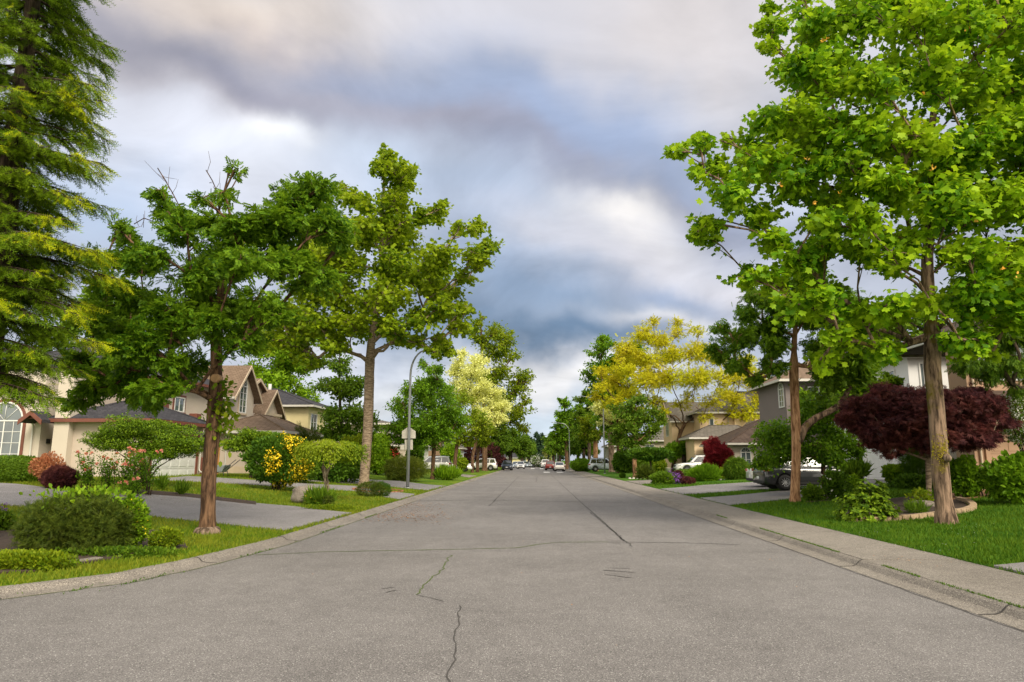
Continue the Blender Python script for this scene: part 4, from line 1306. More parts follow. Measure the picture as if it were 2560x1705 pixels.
L_DIST = leafmat('leaf_distant', [(.03, .06, .03), (.04, .08, .04), (.06, .10, .05)], .25, .2)  # distance haze is put into the leaf colour as a dull bluish tone
F_PINK = leafmat('rose_pink', [(.75, .25, .18), (.85, .36, .25), (.9, .5, .35)], .2, 5)
F_YEL = leafmat('blossom_yellow', [(.78, .50, .01), (.88, .64, .015), (.92, .74, .05)], .2, 5)
F_RED = leafmat('blossom_red', [(.6, .03, .02), (.7, .06, .05), (.8, .1, .08)], .2, 5)
F_WHITE = leafmat('blossom_white', [(.6, .62, .5), (.75, .76, .68), (.85, .85, .8)], .25, 5)
F_PURP = leafmat('blossom_purple', [(.12, .05, .25), (.2, .08, .36), (.3, .12, .45)], .2, 5)
B_GREY = barkmat('bark_grey_furrowed', (.10, .068, .045), (.30, .22, .16), 11)
B_BROWN = barkmat('bark_brown_furrowed', (.06, .034, .02), (.20, .115, .065), 12)
B_MOSSY = barkmat('bark_mossy', (.07, .046, .032), (.31, .21, .145), 10, moss=(.14, .11, .012))
B_RED = barkmat('bark_cinnamon', (.22, .105, .05), (.50, .29, .16), 10, bump=.8)
B_SMOOTH = barkmat('bark_smooth_tan', (.16, .115, .075), (.34, .26, .18), 9, horiz=True, bump=.4)
B_DARK = barkmat('bark_dark', (.035, .024, .016), (.11, .08, .055), 12)
def gcol(px, Y):
    x = at(px, 1150, Y).x
    return Vector((x, Y, G(x, Y)))

# ------------------------------------------------------------------ left street trees
tA = make_tree('ash_tree', 'dark green feathery leaved street tree with a sawn limb scar, beside the left driveway', 'tree', ground(518, 1333),
    [(522, 1200), (530, 1100), (538, 1000), (541, 930), (541, 860), (548, 780), (556, 700), (575, 600)],
    [(585, 425, 22, .6), (560, 480, 30, .6), (705, 560, 70), (790, 480, 62), (812, 560, 60), (735, 500, 45), (655, 545, 62), (580, 560, 55), (500, 500, 30, .6), (470, 590, 62), (400, 475, 32, .7), (420, 530, 38, .7),
     (300, 575, 38), (360, 640, 66), (480, 690, 80), (600, 650, 80), (720, 650, 66), (800, 690, 55), (650, 760, 62), (545, 800, 70), (430, 780, 75), (330, 740, 65), (262, 700, 45), (235, 800, 60),
     (320, 860, 70), (235, 925, 55), (330, 925, 56), (420, 900, 60), (290, 960, 50), (360, 975, 48), (420, 965, 42), (222, 975, 40), (190, 1000, 30), (180, 900, 40), (250, 640, 44), (850, 600, 30), (610, 850, 50), (690, 790, 40)],
      .165, T_PINN, 25000, .205, L_ASH, B_BROWN, fork_z=3.1, layers=3, deep=.8, seed=3, droop=.12, ldroop=.3, twig=16, spread=.19, flat=.62, rs=.98,
    bare=[[(470, 560), (430, 480), (394, 420)], [(560, 520), (530, 450), (515, 425)], [(440, 600), (400, 560), (360, 545), (335, 560)], [(360, 640), (320, 600), (270, 560)]])
b = MB()
sp = at(544, 948, 13.9)
# sawn limb stub facing the road
yA = ground(518, 1333).y
p0 = at(545, 948, yA); b.tube([p0 + Vector((0, 0, 0)), p0 + Vector((.03, -.24, .0))], [.12, .095], 14)
b.build('limb_stub', plain('cut_wood', (.45, .27, .14), .8, var=.2, scale=12), tA)
q = np.random.default_rng(4); n = 330
pts_ = np.array([np.array(at(552 + q.normal() * 9, 1020 + q.normal() * 42, yA)) + q.normal(size=3) * .12 for _ in range(n)])
link('sucker_growth', leaf_mesh('sucker_growth', pts_, runit(n, q) * .6 + np.array((.2, -.3, -.5)), runit(n, q), .16 * q.uniform(.6, 1.2, n), T_OVAL), L_MIDY, tA)
foot = MB(); g0 = ground(518, 1333)
foot.lathe((g0.x, g0.y, g0.z - .05), [(.27, 0), (.30, .06), (.28, .13), (.235, .18), (.19, .20)], 16)
for i in range(len(foot.v)):
    v = Vector(foot.v[i]); f = 1 + .12 * mnoise.noise(v * 6); foot.v[i] = (g0.x + (v.x - g0.x) * f, g0.y + (v.y - g0.y) * f, v.z)
foot.build('root_collar', B_GREY, tA)

tB = make_tree('tulip_tree', 'tall lime green tree with a slender pale trunk behind the brick ringed verge bed', 'tree', ground(910, 1216),
    [(914, 1150), (919, 1080), (922, 1000), (924, 930), (928, 860), (940, 780), (950, 690), (955, 600), (958, 500), (962, 420)],
    [(962, 385, 34), (975, 420, 46), (945, 420, 30), (1000, 455, 52), (1020, 425, 30), (985, 500, 56), (920, 505, 40), (870, 490, 44), (1060, 540, 48), (1098, 525, 36), (1000, 560, 70), (900, 570, 72), (830, 560, 50), (1148, 570, 26), (1190, 575, 30),
     (1180, 630, 52), (1210, 665, 36), (1090, 640, 76), (980, 650, 80), (860, 650, 80), (790, 640, 60), (1160, 690, 36), (1070, 715, 60), (960, 740, 74), (850, 740, 80), (760, 720, 70), (1110, 765, 56), (1170, 770, 30),
     (1150, 815, 40), (1060, 800, 56), (1100, 850, 38), (1045, 855, 36), (990, 845, 36), (1125, 872, 24), (1085, 880, 24), (1020, 690, 50), (930, 590, 50), (980, 810, 50), (880, 810, 66), (780, 800, 70), (700, 790, 60), (725, 860, 60), (830, 860, 50), (680, 850, 44), (770, 900, 34)],
    .275, T_LOBE, 40000, .22, L_TREEB, B_SMOOTH, fork_z=7.2, layers=3, deep=.8, seed=5, droop=.1, ldroop=.5, twig=14, spread=.17, flare=1.5, rs=.86)

# spruce at the left edge
def make_spruce(name, label, base, H, boughs, lmat, seed, ls=.26):
    rng = np.random.default_rng(seed)
    root = thing(name, label, 'tree', base)
    mb = MB(); B0 = np.array(base)
    mb.tube([B0 - (0, 0, .1), B0 + (0, 0, H * .3), B0 + (0, 0, H * .7), B0 + (0, 0, H)], [.30, .24, .13, .02], 12, cap=False)
    PP = []; DD = []; WW = []
    for (z, az, L, dr) in boughs:
        d = np.array((math.cos(az), math.sin(az), 0)); s = np.array((-d[1], d[0], 0))
        p0 = B0 + (0, 0, z); n = 10
        path = []
        for i in range(n + 1):
            t = i / n
            path.append(p0 + d * L * t + np.array((0, 0, 1)) * L * (.10 * t - dr * t * t + .30 * dr * t ** 4) + s * L * .05 * math.sin(3 * t + az * 5))
        mb.tube(path, [max(.006, .045 * (1 - i / n) * (L / 3) ** .5) for i in range(n + 1)], 5, cap=False)
        # side branches, then sprigs along them
        k = int(L * 19)
        for _ in range(k):
            t = rng.uniform(.12, 1.0); i = min(n - 1, int(t * n)); f = t * n - i
            p = path[i] * (1 - f) + path[i + 1] * f
            tan = path[i + 1] - path[i]; tan /= np.linalg.norm(tan)
            sl = L * .30 * (1.15 - t) * rng.uniform(.5, 1.2) + .16
            sg = rng.choice((-1, 1))
            dd = tan * .75 + s * sg * rng.uniform(.3, .95) + np.array((0, 0, -rng.uniform(.05, .55)))
            dd /= np.linalg.norm(dd)
            m = max(3, int(sl / .065))
            e = p + dd * sl + np.array((0, 0, -.12 * sl))
            mb.tube([p, (p + e) / 2 + (0, 0, .03), e], [.009, .007, .003], 3, cap=False)
            for j in range(m):
                u = (j + rng.uniform(0, 1)) / m
                c = p + (e - p) * u
                v = dd + s * rng.normal() * .55 + tan * .3 * rng.normal() + np.array((0, 0, rng.normal() * .28 - .25))
                PP.append(c); DD.append(v); WW.append(np.array((0, 0, 1.)) + rng.normal(size=3) * .45)
        for j in range(3):
            PP.append(path[-1 - j // 2]); DD.append(tan + rng.normal(size=3) * .3); WW.append((0, 0, 1))
    PP = np.array(PP); m = len(PP)
    link('trunk', mb.mesh('trunk'), B_DARK, root)
    DD = np.array(DD); WW = np.array(WW, float); S = ls * rng.uniform(.6, 1.2, m)
    rad_ = np.hypot(PP[:, 0] - B0[0], PP[:, 1] - B0[1]) / 2.1 + (PP[:, 2] - np.array([mnoise.noise(Vector(tuple(v * 1.3))) for v in PP]) * 0) * 0
    new = (rad_ * rng.uniform(.5, 1.3, m) + .5 * np.array([mnoise.noise(Vector(tuple(v * 1.1))) for v in PP])) > .72
    link('crown', leaf_mesh('crown', PP[~new], DD[~new], WW[~new], S[~new], T_SPRIG), lmat, root)
    link('new_growth', leaf_mesh('new_growth', PP[new] + np.array((0, 0, .03)), DD[new], WW[new], S[new] * .85, T_SPRIG), L_SPRNEW, root)
    return root
sb = gcol(-70, 12.4)
rng = np.random.default_rng(21); BO = []
zs = 3.1
while zs < 14.5:
    for k in range(7):
        az = rng.uniform(0, 2 * math.pi)
        Lb = np.interp(zs, [2.5, 4.5, 7, 10, 14.5], [1.5, 1.85, 1.8, 1.55, 1.0]) * rng.uniform(.7, 1.12)
        BO.append((zs + rng.uniform(-.15, .15), az, Lb, rng.uniform(.25, .5)))
    zs += .34
for (px, py, lp) in [(290, 412, 300), (265, 278, 280), (185, 125, 250), (255, 510, 290), (205, 205, 255), (250, 620, 290), (285, 680, 330), (240, 850, 300), (135, 15, 210), (160, 60, 220), (230, 350, 280), (200, 760, 260), (60, 985, 150), (150, 880, 220)]:
    e = at(px - 42, py, sb.y - .3); L = e.x - sb.x
    z = e.z + L * .22
    BO.append((z - sb.z, rng.uniform(-.35, .25), L / .98, .42))
make_spruce('spruce_tree', 'tall spruce with drooping yellow tipped boughs at the photo edge', sb, 15.5, BO, L_SPRUCE, 22)

# trees beyond the left houses and along the left kerb
make_tree('background_tree', 'bright green tree rising behind the tan roofed house with gables', 'tree', gcol(690, 86),
    [(692, 1000), (694, 900)], [(640, 800, 50), (700, 780, 56), (760, 830, 50), (650, 870, 60), (720, 880, 60), (770, 920, 46), (690, 950, 60), (620, 940, 50), (740, 980, 44), (600, 840, 40), (680, 1010, 50)],
    .3, T_OVAL, 20000, .42, L_BRIGHT, B_DARK, fork_z=3, layers=2, seed=31, twig=5)
make_tree('background_tree', 'broad blue green tree behind the cream house, seen through the feathery street tree', 'tree', gcol(260, 52),
    [(262, 900), (262, 820)], [(180, 800, 55), (250, 770, 60), (330, 800, 60), (200, 880, 55), (280, 860, 60), (360, 880, 50), (120, 850, 50), (430, 850, 45)],
    .3, T_OVAL, 12000, .34, L_MID, B_DARK, fork_z=3, layers=2, seed=32, twig=5)
make_tree('maple_tree', 'open leaved maple with several stems beside the yellow sided house', 'tree', gcol(850, 56),
    [(852, 1100), (850, 1000), (848, 930), (850, 880)], [(845, 870, 24, .7), (800, 905, 34, .8), (850, 920, 40, .8), (900, 950, 34, .7), (822, 965, 36), (870, 980, 46), (840, 1040, 46), (900, 1030, 40), (930, 1060, 28), (822, 1085, 34), (860, 1090, 50), (915, 1100, 34)],
    .16, T_OVAL, 14000, .24, L_MID, B_DARK, fork_z=1.6, layers=2, seed=33, twig=8)
make_tree('katsura_tree', 'round fresh green tree with layered foliage just past the signpost', 'tree', ground(1081, 1198),
    [(1083, 1150), (1086, 1100), (1085, 1030), (1085, 960)], [(1085, 920, 26), (1060, 910, 20, .8), (1095, 950, 34), (1050, 960, 36), (1020, 975, 26), (1110, 985, 40), (1060, 1000, 46), (1010, 1010, 36), (1120, 1030, 42), (1070, 1050, 50), (1020, 1050, 42), (985, 1065, 28), (1130, 1075, 38), (1085, 1090, 40), (1040, 1095, 36), (1000, 1105, 26), (975, 1090, 22), (1150, 1050, 26)],
    .17, T_OVAL, 26000, .20, L_KATS, B_BROWN, fork_z=1.9, layers=2, seed=34, twig=9, droop=.3)
make_tree('katsura_tree', 'leaning forked green tree under the cream crown, near the silver suv', 'tree', gcol(1136, 74),
    [(1138, 1150), (1142, 1115), (1143, 1080)], [(1150, 1010, 34), (1180, 1040, 34), (1120, 1040, 34), (1190, 1075, 34), (1150, 1080, 36), (1110, 1080, 30), (1165, 1105, 26), (1215, 1060, 26)],
    .2, T_OVAL, 6000, .26, L_MIDY, B_BROWN, fork_z=2.4, layers=2, seed=35, twig=5)
make_tree('variegated_maple', 'pale cream and yellow leaved tree on the left of the road', 'tree', gcol(1181, 88),
    [(1182, 1140), (1190, 1100), (1185, 1040), (1170, 960)], [(1155, 880, 18), (1150, 905, 26), (1190, 900, 22), (1140, 930, 30), (1185, 930, 36), (1215, 905, 16), (1160, 965, 40), (1205, 965, 34), (1235, 985, 30), (1185, 1000, 40), (1230, 1020, 36), (1200, 1040, 36), (1250, 1045, 22), (1225, 1062, 28), (1195, 1070, 20), (1260, 1020, 16)],
    .2, T_OVAL, 19000, .27, L_CREAM, B_BROWN, fork_z=3.5, layers=2, seed=36, twig=7)
make_tree('street_tree', 'tall green tree with the thickest straight trunk, rising behind the cream leaved tree', 'tree', gcol(1212, 104),
    [(1212, 1120), (1211, 1050), (1208, 960), (1205, 880), (1202, 820)], [(1205, 800, 16), (1190, 820, 24), (1235, 835, 34), (1190, 850, 34), (1260, 860, 34), (1225, 880, 40), (1275, 895, 24), (1300, 935, 26), (1260, 930, 40), (1225, 950, 44), (1290, 980, 40), (1315, 955, 14), (1255, 1000, 44), (1300, 1030, 34), (1318, 1000, 20), (1270, 1050, 40), (1235, 1070, 36), (1305, 1065, 22)],
    .40, T_OVAL, 15000, .40, L_MIDY, B_BROWN, fork_z=4, layers=2, seed=37, twig=6)
m1 = make_tree('street_tree', 'small multi stemmed green tree between the two trunks by the white suv', 'tree', gcol(1194, 92),
    [(1194, 1150), (1196, 1120)], [(1180, 1090, 22), (1200, 1085, 22), (1215, 1100, 20), (1165, 1105, 18), (1195, 1110, 20)],
    .22, T_OVAL, 3000, .26, L_MIDY, B_BROWN, fork_z=2.0, layers=2, seed=38, twig=4)
rowtree = make_tree('row_tree', 'dense green tree hanging low over the dark blue suv', 'tree', gcol(1276, 128),
    [(1276, 1130), (1276, 1100)], [(1270, 1080, 22), (1290, 1090, 26), (1255, 1100, 24), (1310, 1110, 22), (1280, 1115, 26), (1250, 1125, 18), (1300, 1130, 18), (1265, 1130, 20)],
    .35, T_OVAL, 7000, .42, L_MID, B_DARK, fork_z=3, layers=2, seed=39, twig=4, group='far street trees on the left')
for (px, Y, s, rz, lab) in [(1305, 160, .95, 1.2, 'far green tree overhanging the small white car on the left'), (1322, 172, .8, 2.6, 'last low green tree of the left row, beside the gabled house'),
                            (1240, 118, .9, 4.0, 'dark green tree between the white suv and the blue suv')]:
    copy_thing(rowtree, gcol(px, Y), rz, s, lab, 'far street trees on the left')

# the wood closing the view
wd = make_tree('distant_tree', 'hazy dark green tree rising beyond the end of the road, left of its neighbour', 'tree', gcol(1322, 330),
    [(1322, 1130), (1322, 1110)], [(1318, 1095, 9), (1328, 1105, 12), (1310, 1108, 10), (1322, 1120, 14), (1340, 1118, 12), (1305, 1124, 10), (1335, 1134, 14), (1315, 1138, 14)],
    .5, T_OVAL, 5000, 1.0, L_DIST, B_DARK, fork_z=3, layers=2, seed=40, twig=4, group='distant trees at the end of the road')
for (px, Y, s, rz, lab) in [(1350, 320, 1.05, 1.5, 'tallest hazy tree beyond the end of the road'), (1364, 340, .8, 2.4, 'hazy tree beyond the end of the road, against the right row'),
                            (1290, 350, .9, .6, 'hazy tree just showing over the end of the left row'), (1395, 300, .75, 3.3, 'hazy tree behind the far end of the right row')]:
    copy_thing(wd, gcol(px, Y), rz, s, lab, 'distant trees at the end of the road')

# ------------------------------------------------------------------ right trees
tR = make_tree('tulip_tree', 'large bright green tree with broad lobed leaves and a mossy trunk on the right lawn', 'tree', ground(2366, 1308),
    [(2356, 1230, 0), (2348, 1130, 0), (2342, 1030, 0), (2330, 920, 0), (2332, 840, 0), (2322, 740, 0), (2318, 640, 0), (2334, 500, 0), (2328, 350, 0), (2345, 200, 0)],
    [(1695, 380, 34), (1745, 360, 30), (1760, 430, 52), (1800, 350, 20), (1830, 480, 62), (1770, 560, 40), (1740, 590, 26), (1890, 400, 84), (1880, 540, 62), (1950, 290, 80), (1985, 160, 70), (1935, 60, 46), (1925, 120, 34), (2030, 60, 70),
     (2140, 50, 90), (2270, 40, 96), (2400, 60, 96), (2520, 70, 90), (2060, 190, 90), (2190, 190, 96), (2330, 190, 96), (2470, 210, 96), (2040, 330, 90), (2160, 330, 90), (2290, 340, 86), (2420, 360, 90), (2540, 330, 90),
     (1990, 450, 80), (2090, 470, 70), (2240, 480, 70), (2380, 500, 86), (2510, 500, 86), (1930, 600, 60), (1860, 690, 44), (1920, 700, 50), (1990, 640, 60), (2060, 620, 56), (2150, 620, 50), (2230, 640, 54), (2420, 640, 66), (2520, 660, 80),
     (1990, 760, 58), (2070, 740, 60), (2140, 780, 58), (2220, 760, 50), (2100, 850, 56), (2190, 870, 44), (2420, 760, 60), (2540, 790, 60), (2470, 860, 36), (2050, 900, 36),
     (2060, 545, 56), (2160, 560, 60), (2270, 600, 56), (2210, 455, 70), (2110, 400, 70), (2370, 430, 70), (2440, 720, 60), (2500, 740, 60), (2400, 850, 50), (2330, 760, 44), (2640, 150, 110), (2660, 320, 110), (2640, 480, 110), (2620, 640, 90), (2620, 780, 70), (2150, -80, 90), (2300, -110, 100), (2450, -100, 100), (2580, -50, 100), (2000, -50, 50), (2740, 400, 100)],
    .195, T_LOBE, 78000, .158, L_MAPLE, B_MOSSY, fork_z=4.6, layers=3, deep=.5, seed=51, droop=.08, ldroop=.6, twig=12, spread=.23, flare=1.45, sway=.03, rs=.93)
tRy = ground(2366, 1308).y
q = np.random.default_rng(8)
cl = [(2014, 401), (1952, 460), (2104, 482), (2035, 508), (2200, 205), (2305, 305), (2330, 425), (2446, 555), (2505, 670), (2540, 690), (2312, 232), (2060, 100), (2420, 75)]
C = np.array([np.array(at(x, y, tRy - 1.2 - q.uniform(0, 1.5))) + q.normal(size=3) * .03 for x, y in cl for _ in range(6)])
link('blossom', leaf_mesh('blossom', C, runit(len(C), q) + (0, 0, .8), runit(len(C), q), np.full(len(C), .085), T_OVAL), leafmat('tulip_blossom', [(.75, .35, .03), (.8, .42, .05), (.85, .5, .1)], .2), tR)
b = MB(); p = at(2368, 1145, tRy - .26)
b.lathe((p.x, p.y, p.z), [(.0, -.09), (.07, -.08), (.10, -.02), (.09, .05), (.03, .07), (.0, .06)], 12, 'y'); b.build('limb_scar', B_GREY, tR)
n = 500
C = []
for _ in range(n):
    u = float(np.clip(q.normal() * .5 - .25, -.95, .9)); v = at(2347, 1135 + q.normal() * 18 - abs(q.normal()) * 8, tRy)
    C.append((v.x + u * .205, v.y - .205 * math.sqrt(1 - u * u), v.z))
C = np.array(C)
link('moss_patch', leaf_mesh('moss_patch', C, runit(n, q) * .5 + (0, -.3, .3), runit(n, q), np.full(n, .035), T_DIAM), leafmat('moss', [(.28, .26, .01), (.40, .34, .015), (.5, .42, .03)], .1), tR)

tS = make_tree('ash_tree', 'dark leaved tree with a cinnamon trunk and one low limb leaning right', 'tree', ground(1987, 1254),
    [(1989, 1180), (1991, 1100), (1988, 1020), (1985, 940), (1985, 880), (1990, 800), (2000, 740)],
    [(1795, 875, 36), (1850, 905, 32), (1850, 840, 44), (1800, 815, 22), (1860, 780, 30), (1905, 800, 50), (1925, 860, 44), (1960, 760, 60), (2030, 790, 60), (2060, 860, 50), (2100, 780, 60), (2010, 700, 50), (2150, 850, 40), (1900, 735, 30), (2100, 900, 30), (1930, 915, 34), (1890, 945, 24), (2140, 905, 40), (2060, 935, 34), (2170, 940, 34)],
      .175, T_PINN, 15500, .23, L_ASH, B_RED, fork_z=5.2, layers=2, deep=.8, seed=52, twig=11, droop=.12, ldroop=.4, spread=.24)
ySt = ground(1987, 1254).y
b = MB(); pp = [at(x, y, ySt + dy) for x, y, dy in ((1995, 1105, 0), (2012, 1070, -.05), (2040, 1045, -.1), (2080, 1025, -.1), (2108, 1000, 0), (2125, 965, 0))]
b.tube(smooth_path(pp, .15), list(np.linspace(.17, .085, len(smooth_path(pp, .15)))), 10)
for i in range(len(b.v)):
    v = Vector(b.v[i]); b.v[i] = tuple(v + Vector((1, 1, 1)) * .025 * mnoise.noise(v * 5))
b.build('low_limb', B_MOSSY, tS)
q = np.random.default_rng(14); n = 420
C = np.concatenate([np.array(at(cx_, cy_, ySt + .3)) + q.normal(size=(n // 3, 3)) * np.array((sx_, .5, sz_)) for cx_, cy_, sx_, sz_ in ((2060, 985, .5, .3), (2120, 950, .45, .3), (2085, 960, .4, .3))])
link('limb_foliage', leaf_mesh('limb_foliage', C, runit(len(C), q) + (0, 0, -.3), runit(len(C), q) * .6 + (0, 0, .8), .26 * q.uniform(.6, 1.2, len(C)), T_PINN), L_MID, tS)

make_tree('golden_locust', 'wide spreading golden yellow tree with a leaning forked trunk', 'tree', ground(1680, 1181),
    [(1690, 1130), (1700, 1085), (1712, 1060)],
    [(1630, 800, 20, .7), (1600, 835, 34), (1640, 850, 40), (1700, 830, 30, .8), (1745, 830, 24, .7), (1570, 870, 40), (1620, 900, 50), (1680, 885, 44), (1740, 885, 46), (1800, 895, 40), (1560, 920, 44), (1530, 950, 34), (1610, 950, 50), (1670, 940, 50), (1740, 945, 50), (1810, 945, 50), (1860, 925, 36), (1890, 960, 40),
     (1570, 985, 40), (1620, 1000, 36), (1840, 990, 44), (1780, 1000, 36, .7), (1900, 1000, 34), (1730, 990, 28, .6), (1545, 895, 22), (1505, 965, 26), (1490, 990, 20), (1540, 1000, 34), (1590, 1030, 26), (1880, 1035, 34), (1835, 1030, 28), (1910, 960, 30), (1925, 1010, 24), (1900, 1065, 20), (1860, 900, 30), (1500, 930, 26), (1700, 1010, 26), (1655, 1030, 24), (1760, 1040, 26), (1800, 1060, 22)],
    .22, T_PINF, 24000, .44, L_LOCUST, B_BROWN, fork_z=3.4, layers=2, deep=.75, seed=53, twig=12, droop=.1, ldroop=.2, spread=.16, flat=.7, rs=.9)
make_tree('street_tree', 'upright green tree with paler lower leaves, left of the golden tree', 'tree', ground(1588, 1193),
    [(1586, 1140), (1586, 1080), (1588, 1020)], [(1590, 1005, 30), (1560, 1030, 34), (1615, 1035, 34), (1585, 1060, 40), (1545, 1075, 30), (1630, 1075, 30), (1600, 1100, 34), (1560, 1105, 30), (1650, 1050, 24)],
    .2, T_OVAL, 9000, .24, L_MID, B_RED, fork_z=2.0, layers=2, seed=54, twig=7)
make_tree('variegated_maple', 'green tree with a cream yellow side spray beside the right lamp post', 'tree', gcol(1547, 86),
    [(1548, 1130), (1545, 1080), (1540, 1020)], [(1500, 1012, 22), (1525, 1030, 24), (1490, 1030, 16), (1560, 1040, 22), (1575, 1065, 18), (1515, 1050, 18), (1545, 1090, 14)],
    .3, T_OVAL, 3600, .28, L_CREAM, B_BROWN, fork_z=3.0, layers=2, seed=55, twig=6)
make_tree('street_tree', 'dark green tree with a thick grey trunk behind the right lamp post', 'tree', gcol(1529, 92),
    [(1528, 1120), (1524, 1050), (1518, 980), (1512, 920)], [(1500, 850, 22), (1520, 865, 26), (1490, 880, 26), (1535, 900, 34), (1500, 920, 36), (1480, 940, 26), (1545, 945, 40), (1505, 965, 44), (1560, 985, 40), (1530, 1010, 44), (1490, 1000, 30), (1510, 1060, 34), (1545, 1070, 36), (1560, 1030, 40), (1580, 900, 26), (1600, 870, 22)],
    .38, T_OVAL, 19000, .34, L_KATS, B_GREY, fork_z=3.4, layers=2, seed=56, twig=6)
make_tree('street_tree', 'yellow green tree with a reddish trunk, left of the right lamp post', 'tree', gcol(1489, 102),
    [(1489, 1140), (1489, 1110), (1488, 1070)], [(1470, 1060, 22), (1495, 1050, 24), (1460, 1085, 20), (1480, 1090, 26), (1505, 1085, 22), (1455, 1050, 14)],
    .34, T_OVAL, 5000, .32, L_MIDY, B_RED, fork_z=3.0, layers=2, seed=57, twig=5)
make_tree('street_tree', 'slender dark green tree between the two right lamp posts', 'tree', gcol(1473, 112),
    [(1473, 1130), (1472, 1080), (1470, 1030)], [(1465, 985, 16), (1450, 1000, 18), (1475, 1010, 22), (1455, 1030, 22), (1440, 1050, 20), (1470, 1050, 26), (1445, 1075, 24), (1470, 1090, 24)],
    .28, T_OVAL, 9500, .36, L_MID, B_DARK, fork_z=3.0, layers=2, seed=58, twig=5)
make_tree('street_tree', 'tall pointed light green tree over the parked white sedan', 'tree', gcol(1416, 126),
    [(1416, 1130), (1414, 1080), (1412, 1030), (1410, 1010)], [(1408, 1000, 12), (1412, 1015, 16), (1400, 1035, 16), (1420, 1040, 20), (1405, 1055, 20), (1425, 1065, 22), (1395, 1070, 16), (1410, 1085, 24), (1438, 1035, 20), (1430, 1090, 22), (1446, 1015, 14), (1445, 1065, 20), (1385, 1090, 16), (1390, 1110, 18)],
    .30, T_OVAL, 11000, .40, L_KATS, B_BROWN, fork_z=3.0, layers=2, seed=59, twig=5)
rr = make_tree('row_tree', 'dense dark green tree behind the white sedan on the right', 'tree', gcol(1420, 140),
    [(1420, 1130), (1418, 1110)], [(1412, 1085, 18), (1432, 1090, 22), (1400, 1105, 18), (1425, 1115, 22), (1445, 1110, 20), (1390, 1120, 14), (1410, 1125, 16)],
    .32, T_OVAL, 8500, .42, L_MID, B_DARK, fork_z=3.2, layers=2, seed=60, twig=4, group='far street trees on the right')
for (px, Y, s, rz, lab) in [(1384, 168, 1.05, 1.0, 'rounded green tree at the far left end of the right row'), (1400, 155, .95, 2.0, 'green tree over the red suv on the right'),
                            (1460, 118, .8, 3.0, 'low dark green tree behind the round clipped hedge'), (1445, 128, .9, 5.0, 'dark green tree behind the second right lamp post')]:
    copy_thing(rr, gcol(px, Y), rz, s, lab, 'far street trees on the right')
make_tree('variegated_maple', 'small pale yellow tree at the far end of the road', 'tree', gcol(1366, 172),
    [(1366, 1150), (1365, 1130)], [(1366, 1118, 7), (1362, 1130, 9), (1372, 1135, 9), (1364, 1145, 8), (1376, 1148, 6)], .15, T_OVAL, 1500, .32, L_CREAM, B_BROWN, fork_z=2, layers=2, seed=61, twig=3)
make_tree('background_tree', 'light green tree between the white walled house and the dark leaved tree', 'tree', gcol(2130, 34),
    [(2160, 1080), (2160, 1030)], [(2100, 1000, 34), (2140, 975, 40), (2190, 970, 40), (2225, 990, 34), (2120, 1030, 36), (2180, 1020, 40), (2080, 1020, 30), (2060, 950, 34), (2230, 950, 24), (2020, 1000, 30), (2040, 1040, 30), (2000, 1040, 24), (2090, 960, 34), (2150, 1010, 40), (2200, 990, 36), (2110, 935, 34), (2165, 925, 34), (2215, 955, 30), (2080, 900, 26)],
    .12, T_OVAL, 28000, .18, L_BRIGHT, B_DARK, fork_z=2.2, layers=2, seed=62, twig=6)
make_tree('background_tree', 'dark tree behind the big tulip tree crown, over the white walled house', 'tree', gcol(2240, 52),
    [(2240, 980), (2240, 900)], [(2180, 860, 50), (2250, 830, 60), (2320, 850, 50), (2210, 910, 40), (2150, 900, 40), (2290, 780, 60), (2380, 830, 50)],
    .3, T_OVAL, 6000, .36, L_MID, B_DARK, fork_z=4, layers=2, seed=63, twig=5)
make_tree('dogwood_tree', 'low spreading bright green tree in front of the dark grey suv', 'tree', ground(2060, 1236),
    [(2058, 1200), (2058, 1160), (2060, 1120), (2064, 1080)], [(1905, 1095, 34), (1950, 1075, 40), (2000, 1065, 40), (2050, 1060, 44), (2100, 1080, 44), (1900, 1140, 26), (1940, 1130, 40), (1990, 1120, 40), (2040, 1115, 40), (2090, 1125, 40), (2130, 1115, 30), (1975, 1085, 40), (2005, 1035, 32), (2050, 1010, 36), (2095, 1030, 34), (2020, 1000, 26), (2080, 990, 26), (1905, 1160, 18), (1950, 1158, 18), (2090, 1155, 22), (2140, 1140, 18)],
    .09, T_OVAL, 15000, .15, L_KATS, B_BROWN, fork_z=1.1, layers=2, deep=.7, seed=64, spread=.24, twig=10, droop=.25)
make_tree('japanese_maple', 'wide domed dark purple maple behind the mossy trunk', 'tree', ground(2322, 1258),
    [(2322, 1200), (2320, 1150), (2316, 1110), (2312, 1080)], [(2120, 1045, 30), (2160, 1010, 40), (2200, 1000, 44), (2240, 985, 42), (2290, 985, 40), (2340, 990, 40), (2390, 985, 40), (2440, 990, 40), (2480, 1015, 36), (2500, 1045, 26), (2150, 1060, 36), (2200, 1060, 44), (2260, 1045, 44), (2320, 1045, 44), (2390, 1045, 44), (2450, 1055, 40),
     (2190, 1100, 36), (2240, 1108, 38), (2290, 1095, 38), (2420, 1098, 38), (2370, 1095, 38), (2225, 1135, 18, .7), (2480, 1090, 26), (2330, 1110, 30), (2460, 1110, 24), (2135, 1035, 34), (2110, 1060, 22), (2520, 1055, 22), (2200, 1030, 40), (2270, 1010, 40), (2350, 1020, 44), (2420, 1020, 44), (2180, 1075, 36), (2300, 1060, 44), (2440, 1075, 40), (2250, 1075, 40)],
    .085, T_STAR, 40000, .15, L_PURPLE, B_SMOOTH, fork_z=1.5, layers=2, deep=.75, seed=65, twig=14, flat=.5, spread=.22, droop=.2, ldroop=.35, flare=1.15)
